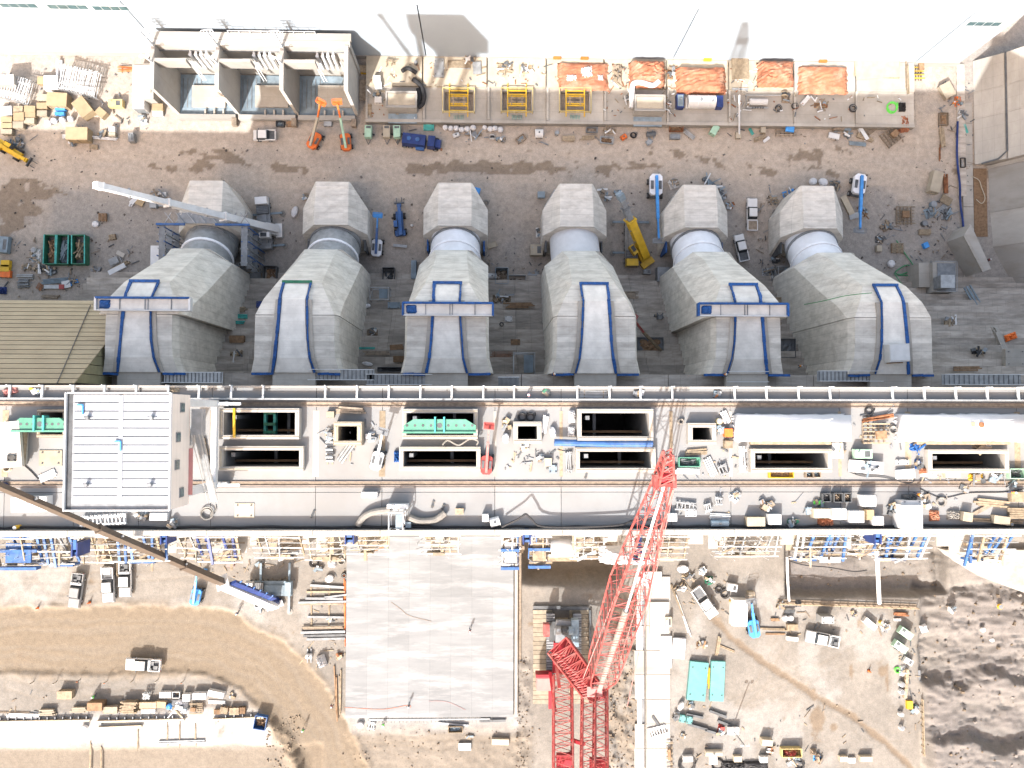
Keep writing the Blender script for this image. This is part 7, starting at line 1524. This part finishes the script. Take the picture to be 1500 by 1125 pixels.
# ================================================================ APPROACH YARD THINGS
items('''
crate|95|1018|2.4|1.3|1.2|0|timber|timber pallet load above the row, leftmost in the lower left yard
box|139|1035|2.6|1.4|1.7|0|timber_dark|red brown box in the lower left row of materials
sheet|161|1041|2.6|1.2|1.4|5|timber_grey|tan sheet stack right of the red brown box
lum|188|1037|2.6|1.9|1.6|0|timber|large lumber stack in the lower left row
lum|116|1040|2.8|.9|.8|0|plywood|low board stack left of the red brown box
lum|69|1044|2.6|1.0|.8|0|plywood|plywood stack near the left end of the lower left row
lum|30|1049|6.2|.9|.3|-2|plastic_white|long white planks at the left end of the lower left row
pipes|20|1044|5.4|.3|.3|-1|timber_grey|long timber rail above the white planks
crate|217|1033|2.8|1.0|.9|0|timber|orange tan pallets right of the large lumber stack
box|217|1042|2.4|.6|.4|0|steel_white|white strip below the orange tan pallets
crate|235|1032|1.8|1.0|.8|-5|cardboard|tan cartons left of the tangle of white pipe bundles
junk|259|1040|3.6|2.8|1.6|0|plastic_white|big tangle of white and blue pipe ends in the lower left row
bag|247|1036|1.1|1.0|1.0|0|sky_blue|blue bundle at the left of the pipe tangle
bag|262|1030|1.1|1.0|1.0|0|tarp_white|white bundle at the top of the pipe tangle
bag|270|1041|1.1|1.0|1.0|0|tarp_white|white bundle at the right of the pipe tangle
frm|287|1038|2.2|1.6|1.0|0|timber|tan cage crate right of the pipe tangle
box|242|1018|2.0|1.0|.9|0|plastic_white|white pallet load above the tangle
frame|214|1020|1.2|1.0|1.2|0|galvanised|small wire cage above the orange tan pallets
bin|258|1018|1.2|1.0|.9|0|galvanised|small grey cage above the pipe tangle
box|273|1022|1.3|1.2|1.1|0|plastic_white|white bale right of the small grey cage
box|292|1020|2.3|1.1|1.2|0|steel_white|white bale above the tan cage crate
box|316|1017|2.8|1.0|1.1|-12|plastic_white|long white bundle at the upper right of the lower left row
pipes|317|1029|3.0|.6|.4|-3|steel_white|grey white pipes below the long white bundle
junk|338|1019|.9|1.0|.6|0|galvanised|small scrap right of the long white bundle
pal|318|1043|1.1|.8|.7|0|timber_dark|first dark pallet in the right part of the lower left row
pal|328|1041|1.3|1.1|.9|-8|timber|second tan pallet in the right part of the lower left row
pal|343|1042|1.6|1.2|.9|0|timber|third tan pallet in the right part of the lower left row
pal|355|1041|.9|1.1|.9|0|timber_dark|last dark pallet at the right end of the lower left row
bag|122|1067|1.1|.9|.9|10|tarp_white|blue white bag on the pale ground below the kerb rail
beam|175|1066|7.4|.5|.5|2|cream|tan steel beam on the pale ground below the kerb rail
pipes|266|1087|8.4|.6|.4|1|steel_grey|long grey pipes on the pale ground below the kerb rail
lum|132|1112|6|.25|.15|90|timber|left thin timber on the brown ground at the bottom
lum|148|1112|6|.25|.15|90|timber|right thin timber on the brown ground at the bottom
lum|202|1082|4.5|.2|.15|90|timber|thin timber on the pale ground under the tan beam
lum|245|1075|4.0|.2|.15|90|timber|left one of three thin timbers above the long grey pipes
lum|263|1075|4.0|.2|.15|90|timber|middle one of three thin timbers above the long grey pipes
lum|286|1073|4.0|.2|.15|90|timber|right one of three thin timbers above the long grey pipes
bin|381|1059|2.0|2.2|1.4|-10|blue|blue skip at the edge of the churned road bend
crate|155|836|1.6|1.2|1.0|0|plastic_white|white crate above the silver pickup
bin|180|833|1.9|2.4|1.1|0|timber|timber sided trailer load above the white pickup
box|337|827|1.2|.8|.7|0|red_pale|small red generator near the blue and white crane
junk|298|838|1.2|1.2|.7|0|sky_blue|blue gear beside the sky blue boom lift
junk|380|828|1.2|1.0|.5|0|timber|timber scrap behind the blue and white crane
junk|465|833|2.0|1.2|.7|0|timber|timber scrap under the plywood scaffold
coil|460|824|1.4|1.4|.4|0|rubber|black hose coil under the pale timber scaffold
tarp|485|826|1.4|1.4|.9|0|tarp_white|white sheeted heap at the corner of the concrete pad
coil|500|822|1.4|1.4|.3|0|hose_grey|hose coil touching the corner of the concrete pad
bag|482|848|1.5|1.3|.8|25|tarp_white|white bag with a dark top above the long dark beams
tire|504|843|1.0|1|.3|0|rubber|tyre at the left edge of the concrete pad
beam|479|859|5.8|.4|.4|-4|steel_grey|topmost dark beam in the beam yard left of the pad
beam|477|867|6.6|.3|.3|0|timber|tan beam second from the top in the beam yard
beam|493|873|4.2|.3|.4|7|steel_grey|short slanting dark beam in the beam yard
beam|475|877|6.4|.4|.4|-1|steel_grey|dark beam just under the short slanting beam
beam|472|882|8.2|.35|.4|1|steel_grey|longest dark beam in the beam yard
beam|471|885|7.4|.3|.35|0|timber_grey|brown beam right under the longest dark beam
beam|477|904|6.2|.35|.4|-1|steel_grey|lone dark beam in the gap of the beam yard
pipes|473|920|7.6|.6|.6|1|timber_grey|grey beam pack at the top of the lower beam group
beam|473|926|7.6|.4|.5|1|steel_grey|grey beam under the grey beam pack
beam|476|931|7.4|.4|.5|1|steel_dark|dark beam second from the bottom in the beam yard
beam|477|936|6.6|.4|.5|1|steel_grey|bottom dark beam in the beam yard
lum|456|892|9.6|.25|.2|91|timber|left tan bearer under the beams
lum|482|895|9.6|.25|.2|90|timber|middle tan bearer under the beams
lum|505|888|12|.25|.2|90|orange|right orange tan bearer at the edge of the pad
junk|482|908|1.2|.5|.3|0|steel_dark|dark shackles beside the lone dark beam
tank|452|962|1.0|2.4|.9|0|plastic_white|white pipe length at the edge of the road bend
tarp|469|972|1.4|2.0|1.9|20|tarp_white|white and black hopper near the road bend
junk|497|962|1.2|1.4|.6|0|rust|rusty scrap left of the pad
lum|492|1015|9.5|.4|.4|92|timber_dark|left brown timber pile left of the pad
lum|498|1013|8.0|.4|.4|91|timber|right brown timber pile left of the pad
bag|527|1063|1.3|1.1|.7|0|tarp_white|white sheeted lump under the lower edge of the pad
frame|544|1063|1.4|1.4|.3|-8|galvanised|flat grey frame under the lower edge of the pad
beam|664|1061|5.2|.3|.4|-5|steel_grey|thin beam under the lower edge of the pad
beam|722|1056|4.4|.4|.4|1|steel_dark|dark beam at the lower right corner of the pad
bin|667|1069|2.4|1.0|.8|0|timber|timber bin on the dirt under the pad
box|681|1094|2.2|1.3|.6|0|galvanised|grey bale on the dirt below the pad
junk|688|1080|1.4|.5|.4|0|timber_grey|scrap between the timber bin and the grey bale
box|733|1087|3.0|1.0|.9|-2|cream|cream trough on the dirt below the pad
reel|1000|857|1.0|.5|.9|50|timber|right yellow tan cable reel beside the white strip
reel|991|862|1.0|.5|.9|50|timber|left yellow tan cable reel beside the white strip
junk|998|862|1.6|1.2|.7|0|plastic_white|white drum clutter between the tan cable reels
lum|992|880|7.6|.3|.3|-68|timber|long slanted planks right of the white strip
lum|1002|905|7.0|.3|.25|-72|plastic_white|pale slanted planks below the first slanted planks
box|966|905|3.4|5.6|.8|0|pale_concrete|large white slab box on the concrete strip
gen|979|911|1.1|1.8|1.3|0|cream|cream generator on the concrete strip
box|976|955|1.9|5.6|.7|0|plastic_white|long white panel stack on the concrete strip
sheet|995|950|2.2|3.6|.8|-6|tarp_white|white sheeted block right of the concrete strip
sheet|963|1015|4.0|1.9|.3|0|plastic_white|white cover across the concrete strip
beam|963|1060|3.0|.4|.5|-55|steel_dark|dark beam lying on the concrete strip
frame|963|1073|3.2|2.0|.6|15|steel_white|steel scrap on the concrete strip below the dark beam
frm|981|1108|1.2|4.6|.8|0|timber|yellow tan ladder crib at the bottom of the concrete strip
gen|1073|861|1.7|1.3|1.3|-10|steel_white|white welding machine among black cables
coil|1062|869|1.6|1.4|.4|0|rubber|black cable coil left of the white welding machine
coil|1053|864|1.2|1.1|.4|0|rubber|smaller black cable coil near the white pickup
junk|1040|851|1.8|1.6|1.0|0|green|green and white gear above the angled white pickup
box|1101|870|1.1|.7|1.4|0|cream|cream box above the white container right of the track
box|1084|898|2.6|4.6|2.3|-3|plastic_white|white site container right of the angled pickup
drum|1072|881|.6|.6|.8|0|yellow|yellow drum at the corner of the white site container
plate|1022|998|3.2|6.6|.9|-6|turquoise|left turquoise plate, the wider of the two big ones
plate|1051|998|2.4|6.8|.9|-3|turquoise|right turquoise plate, the narrower of the two big ones
lum|1038|992|3.6|.4|.4|88|yellow|yellow bar between the two big turquoise plates
junk|1028|945|2.0|1.2|.7|0|timber_dark|brown clamps above the left turquoise plate
lum|1052|948|3.2|.6|.5|80|timber|upright timber above the right turquoise plate
pipes|1064|950|3.6|.4|.3|-22|timber|thin timber right of the upright timber
plate|1000|1053|1.0|1.2|.7|-10|turquoise|left one of the two small turquoise plates
plate|1010|1055|1.0|1.2|.7|-10|turquoise|right one of the two small turquoise plates
beam|1018|1049|3.0|.4|.5|-12|steel_dark|dark beam above the small turquoise plates
beam|1052|1046|3.2|.4|.5|-20|steel_dark|dark slanted beam in the middle of the lower yard
beam|1022|1065|3.4|.4|.5|-16|steel_dark|left dark beam below the small turquoise plates
beam|1045|1073|3.0|.4|.5|-16|steel_dark|right dark beam below the small turquoise plates
junk|1056|1070|1.0|2.4|.8|-8|red|red and white scaffold couplers in the lower yard
beam|1062|1060|2.6|.4|.5|-20|steel_dark|dark beam touching the red and white couplers
junk|1000|1078|.8|.7|.4|0|steel_dark|black clamp right of the concrete strip
junk|993|1050|1.4|1.4|.9|0|plastic_white|white scrap at the edge of the concrete strip
bag|998|1035|.9|1.6|.9|-30|tarp_white|white sack upper left of the small turquoise plates
junk|1012|1033|1.0|.9|.5|0|timber|small crate scrap under the left turquoise plate
light|1089|1090|2|1|7.5|0|steel_white|white lighting tower trailer casting a long thin shadow
box|1124|1088|1.9|1.1|1.5|-5|cream|cream box right of the lighting tower
junk|1130|1100|1.6|1.0|.8|0|rust|rusty scrap below the cream box
box|1008|1112|1.7|.9|1.0|0|plastic_white|white box at the bottom left of the lower yard
tank|1046|1104|2.9|.9|1.1|0|cream|cream tank at the bottom of the lower yard
box|1045|1114|1.4|1.4|.4|0|plastic_white|white crate below the cream tank
box|1081|1112|1.4|1.0|1.0|0|cream|cream box right of the cream tank
box|1119|1113|1.3|1.0|1.0|0|plastic_white|white box below the rusty scrap
coil|1007|1122|3.0|3.0|.8|0|rubber|large black hose coil at the bottom photo edge
coil|1052|1123|2.4|2.2|.6|0|rubber|second black hose coil at the bottom photo edge
tarp|1075|1124|4.0|1.6|.8|0|rubber|black hose heap at the bottom photo edge
tarp|1108|1124|4.4|1.5|.8|0|rubber|black tangled hoses under the white box
coil|1172|1123|1.4|1.2|.5|0|rubber|small black coil below the red edged skip
bin|1160|1103|3.4|1.4|1.3|0|yellow_pale|yellow edged skip with red contents at the bottom
tarp|1160|1105|2.2|.9|1.5|0|red|red load lying in the yellow edged skip
junk|1165|1116|2.6|1.2|.6|0|tarp_white|white and red litter below the yellow edged skip
tarp|1194|1104|1.0|1.0|1.2|0|timber_grey|brown netting heap right of the yellow edged skip
junk|1199|1113|1.6|1.4|.9|0|sky_blue|blue and white gear at the bottom right of the skip
box|1236|1112|1.4|.9|.9|0|cream|cream box at the bottom, left of the wheel track
box|1248|1114|1.2|.9|.5|0|plastic_white|white plate beside the bottom cream box
box|1269|1112|2.2|.9|1.0|0|cream|long cream box at the bottom near the wheel track
lum|1135|922|4.8|.4|.3|-4|timber|thin timber stack left of the tan crate
lum|1139|929|3.6|.3|.2|-2|timber_dark|dark timber below the thin timber stack
crate|1161|919|1.8|1.0|.9|0|timber|tan crate right of the thin timber stack
box|1161|936|2.0|.7|.7|-6|plastic_white|white trough below the tan crate
lum|1135|908|1.6|.5|.4|0|timber_dark|brown block above the thin timber stack
bag|1151|906|1.1|1.0|.8|0|tarp_white|left white sack above the tan crate
bag|1159|906|1.1|1.0|.8|0|tarp_white|right white sack above the tan crate
pipes|1157|896|2.0|.7|.6|0|steel_dark|dark pipes behind the two white sacks
junk|1145|887|1.6|1.2|.8|0|timber_grey|clutter at the left end of the trench rail
tarp|1171|885|1.0|1.2|.9|0|steel_dark|dark bundle at the left end of the trench rail
plate|1212|908|2.2|1.2|2.6|0|galvanised|grey panel standing above the lone white pickup
box|1275|914|2.6|1.0|1.1|-40|plastic_white|white cabinet askew under the guard rail
drum|1292|912|.6|.9|.9|0|yellow|yellow drum right of the askew white cabinet
junk|1299|921|1.6|1.2|.8|20|plastic_white|white cans right of the askew white cabinet
junk|1253|900|1.0|.8|.6|0|steel_dark|dark gear under the guard rail
lum|1320|900|2.6|.6|.6|-3|rust|rusty boards at the right end of the guard rail
box|1315|908|1.2|.4|.4|0|plastic_white|white trough below the rusty boards
gen|1331|969|1.6|1.0|.9|-30|plastic_white|white pump unit left of the rock field
coil|1315|982|1.0|1.0|.4|0|lime|yellow green hose coil left of the timber wall
junk|1324|983|1.4|1.8|.8|0|plastic_white|white clutter at the head of the timber wall
drum|1322|1003|.9|.9|.9|0|plastic_white|upper white drum left of the timber wall
drum|1322|1014|.9|.9|.9|0|plastic_white|lower white drum left of the timber wall
drum|1321|1047|.8|.8|.9|0|plastic_white|upper white drum at the lower end of the yard edge
drum|1322|1067|.8|.8|.9|0|plastic_white|lower white drum at the lower end of the yard edge
box|1333|1033|1.0|1.4|.7|0|yellow|yellow box below the timber wall
junk|1342|1040|1.4|1.8|.8|0|green|green clutter beside the yellow box
tarp|1356|922|1.2|1.4|.9|20|tarp_white|white and dark rag at the top left of the rock field
junk|1397|893|1.6|1.0|.8|0|plastic_white|white gear at the top of the rock field
drum|1466|889|.9|.6|.5|0|yellow|yellow bucket in the rock field at right
bag|1441|923|.9|.8|.6|0|tarp_white|upper white sack in the rock field
bag|1454|938|.8|.7|.5|0|tarp_white|lower white sack in the rock field
junk|1030|838|1.4|1.4|.8|0|plastic_white|white gear below the plywood formwork right of the boom
bag|1001|834|2.0|1.4|.9|0|tarp_white|white sheet bundle right of the boom by the formwork
junk|1008|846|2.4|1.4|.7|0|timber|timber scrap under the white sheet bundle
plate|955|848|3.4|2.4|.8|0|tarp_white|white sheeted block at the top of the concrete strip
''')
for k, (px, py) in enumerate(((43, 1002), (77, 1002), (112, 999), (152, 1001), (190, 1000), (227, 999), (265, 1001))):
    item('post', px, py, .09, 0, 1.6, 0, 'timber', ('first', 'second', 'third', 'fourth', 'fifth', 'sixth', 'seventh')[k]+' survey stake from the left along the lower road edge', AP, 'survey stakes by the road')
for px, py, lb in ((52, 892, 'orange cone left of the dark grey pickup'), (128, 884, 'orange cone right of the dark grey pickup'), (1276, 985, 'dark topped cone in the open yard below the lone pickup')): item('cone', px, py, 1.1, 0, 1.1, 0, 'orange', lb, AP, 'traffic cones')
# ================================================================ PEOPLE
def person_meshes():
    J = {}; V = []; E = []; RD = []
    def v(n, x, y, z, r, p=None):
        J[n] = len(V); V.append((x, y, z)); RD.append(r)
        if p: E.append((J[p], J[n]))
    v('pel', 0, 0, .95, .15); v('ch', 0, .02, 1.28, .17, 'pel'); v('nk', 0, .02, 1.47, .07, 'ch'); v('hd', 0, .05, 1.6, .1, 'nk'); v('tp', 0, .04, 1.74, .07, 'hd')
    for s, n in ((-1, 'l'), (1, 'r')):
        f = .12*s
        v(n+'hp', s*.1, 0, .9, .11, 'pel'); v(n+'kn', s*.12, f+.03, .5, .075, n+'hp'); v(n+'an', s*.12, f*1.4-.03, .1, .05, n+'kn'); v(n+'to', s*.13, f*1.4+.14, .04, .045, n+'an')
        v(n+'sh', s*.2, .02, 1.4, .07, 'ch'); v(n+'el', s*.27, -f*.5, 1.13, .05, n+'sh'); v(n+'wr', s*.29, .1-f*.6, .9, .035, n+'el'); v(n+'pa', s*.29, .13-f*.6, .83, .035, n+'wr')
        for k in range(4): v(n+'f%d' % k, s*.29+(k-1.5)*.02, .145-f*.6, .755+.006*abs(k-1.3), .009, n+'pa')
        v(n+'th', s*.255, .165-f*.6, .81, .01, n+'pa')
    me = bpy.data.meshes.new('person'); me.from_pydata(V, E, []); o = bpy.data.objects.new('person_body', me); COL.objects.link(o)
    md = o.modifiers.new('skin', 'SKIN'); 
    for i, r in enumerate(RD): me.skin_vertices[0].data[i].radius = (r, r)
    me.skin_vertices[0].data[0].use_root = True
    o.modifiers.new('sub', 'SUBSURF').levels = 1
    dg = bpy.context.evaluated_depsgraph_get(); out = bpy.data.meshes.new_from_object(o.evaluated_get(dg)); bpy.data.objects.remove(o); return out
PM = person_meshes(); PM.name = 'person'; PM.materials.clear(); PM.materials.append(MATS['trousers'])
oct8 = lambda rx, ry, z, y=.02: [(math.cos(2*math.pi*i/10)*rx, y+math.sin(2*math.pi*i/10)*ry, z) for i in range(10)]
VEST = MB().loft([oct8(.19, .16, .92), oct8(.205, .175, 1.15), oct8(.235, .18, 1.36), oct8(.2, .13, 1.45), oct8(.09, .085, 1.5)]).mesh('vest')
HELM = MB().loft([oct8(.15, .17, 1.64, .05), oct8(.135, .15, 1.66, .045), oct8(.12, .14, 1.74, .04), oct8(.05, .06, 1.8, .04)]).mesh('helmet')
FACE = MB().loft([oct8(.085, .10, 1.5, .06), oct8(.1, .115, 1.6, .06), oct8(.095, .11, 1.66, .05)]).mesh('face')
STRIPE = MB().loft([oct8(.212, .182, 1.17), oct8(.216, .184, 1.22)]).mesh('reflective_band')
for k, (px, py, z, m, lb) in enumerate(((1398, 150, .4, 'hivis', 'worker in orange vest beside the wall footing strip'), (1451, 380, 0, 'red', 'worker in red jacket at the foot of the sloping wall'), (1064, 548, 36.5, 'hivis', 'worker in orange helmet at the foot of the fifth penstock'), (1174, 536, 22, 'hivis', 'worker in orange vest between the last two penstocks'), (812, 548, 36.5, 'hivis', 'worker at the foot of the fourth penstock'),
        (135, 1022, AP, 'lime', 'worker in yellow green vest above the red brown box'), (443, 1071, AP, 'lime', 'worker in yellow green vest on the churned road bend'), (561, 1063, AP, 'lime', 'worker in yellow vest under the lower edge of the pad'), (688, 925, AP+.6, 'red', 'worker in red vest standing out on the pad'), (485, 1036, AP, 'red', 'worker in red vest left of the pad beside the brown timbers'), (1309, 879, AP-1.8, 'hivis', 'worker in orange and red down in the rock trench'), (1414, 1078, AP, 'trousers', 'worker in dark clothes in the lower rock field'), (346, 899, AP, 'trousers', 'worker in dark clothes below the blue and white crane'), (1348, 725, DK, 'hivis', 'worker in orange vest near the netted bundle on the deck'), (1487, 722, DK, 'hivis', 'worker in orange vest at the right end of the deck'), (598, 1036, AP+.6, 'trousers', 'worker in dark clothes at the lower edge of the pad'), (775, 578, DK, 'red', 'worker in red on the north ledge of the deck'))):
    a = P(px, py, z+1.5); o = link('person', PM, None); o.location = (a[0], a[1], z); o.rotation_euler = (0, 0, k*1.3); tag(o, lb, 'person', 'site workers')
    link('vest', VEST, None, o); VEST.materials.append(MATS['hivis']) if not VEST.materials else None
    ve = o.children[0]; ve.material_slots[0].link = 'OBJECT'; ve.material_slots[0].material = MATS[m]
    link('helmet', HELM, 'plastic_white', o); link('face', FACE, 'skin', o); link('reflective_band', STRIPE, 'yellow_pale', o)
# ================================================================ FINE LITTER (uncountable)
def litter(name, n, boxes, z, seed, mats):
    r = random.Random(seed)
    for q, mt in enumerate(mats):
        mb = MB()
        for _ in range(n//len(mats)):
            x0, y0, x1, y1 = r.choice(boxes); p = P(r.uniform(x0, x1), r.uniform(y0, y1), z); l = r.choice((.25, .35, .5, .9, 1.6))*r.uniform(.6, 1.2)
            mb.box(p[0], p[1], z+.07, l, r.uniform(.08, .22), r.uniform(.06, .2), r.uniform(0, 3.1))
        o = kind(link(name, mb.mesh(name), mt), 'stuff'); o['label'] = name.replace('_', ' ')+', '+mt.replace('_', ' ')+' bits scattered between the larger things'; o['category'] = 'litter'
litter('yard_litter', 560, [(0, 100, 215, 215), (540, 180, 1330, 212), (0, 350, 200, 436), (700, 370, 800, 430), (1280, 290, 1400, 400), (1375, 120, 1425, 340), (330, 370, 400, 430), (1110, 270, 1150, 430)], YD+.02, 1, ('timber_grey', 'steel_grey', 'steel_dark'))
litter('platform_litter', 280, [(630, 92, 820, 128), (885, 95, 925, 170), (970, 95, 990, 170), (1060, 95, 1110, 175), (1130, 135, 1320, 175), (540, 90, 620, 175)], PZ+.62, 2, ('timber', 'steel_dark', 'rust', 'steel_white'))
litter('deck_litter', 150, [(990, 720, 1500, 772), (1220, 600, 1320, 700), (470, 600, 560, 680), (1320, 688, 1500, 705), (740, 660, 830, 690), (985, 655, 1095, 700)], DK, 3, ('steel_grey', 'timber', 'steel_dark'))
litter('approach_litter', 230, [(0, 1012, 360, 1052), (986, 840, 1070, 900), (990, 1030, 1280, 1125), (1125, 890, 1345, 930), (1315, 930, 1350, 1080), (440, 830, 508, 980), (280, 820, 440, 850)], AP, 4, ('timber', 'steel_dark', 'timber_grey'))

def stones(name, n, box, zf, seed, mt, smin, smax, where):
    r = random.Random(seed); mb = MB(); pts = [P(r.uniform(box[0], box[2]), r.uniform(box[1], box[3]), AP if zf is appr else 0) for _ in range(n)]
    Z = zf(np.array([[p[0] for p in pts]]), np.array([[p[1] for p in pts]]))[0][0]
    for p, z in zip(pts, Z):
        s_ = smin+(smax-smin)*r.random()**3; mb.box(p[0], p[1], float(z)+s_*.2, s_*r.uniform(.7, 1.3), s_*r.uniform(.6, 1), s_*.7, r.uniform(0, 3), r.uniform(.45, .8), s_*r.uniform(-.12, .12))
    o = kind(link(name, mb.mesh(name), mt), 'stuff'); o['label'] = where; o['category'] = 'stones'
stones('loose_stones', 420, (0, 215, 1400, 430), yard, 1, 'stone_grey', .12, .45, 'grey stones strewn over the yard between the penstocks')
stones('loose_stones', 110, (0, 215, 1400, 430), yard, 2, 'stone_dark', .15, .5, 'dark clods strewn over the yard between the penstocks')
stones('rock_rubble', 60, (1352, 862, 1520, 1130), appr, 3, 'stone_grey', .15, .7, 'pale broken stones lying over the rock field')
stones('rock_rubble', 130, (1352, 862, 1520, 1130), appr, 4, 'soil_lump', .15, .6, 'brown broken rock lying over the rock field')
stones('rock_rubble', 90, (1158, 800, 1388, 866), appr, 5, 'soil_lump', .12, .5, 'broken rock on the trench floor')
stones('bank_rubble', 480, (890, 862, 934, 1130), appr, 6, 'soil_lump', .12, .5, 'broken soil lumps on the bank east of the red crane')
stones('bank_rubble', 160, (756, 960, 776, 1130), appr, 7, 'soil_lump', .12, .4, 'soil lumps on the berm west of the red crane')
stones('bank_rubble', 180, (500, 1066, 790, 1130), appr, 8, 'soil_lump', .1, .35, 'soil lumps on the churned ground below the pad')
stones('bank_rubble', 150, (390, 1045, 445, 1135), appr, 9, 'soil_lump', .12, .45, 'dark clods along the churned road bend')
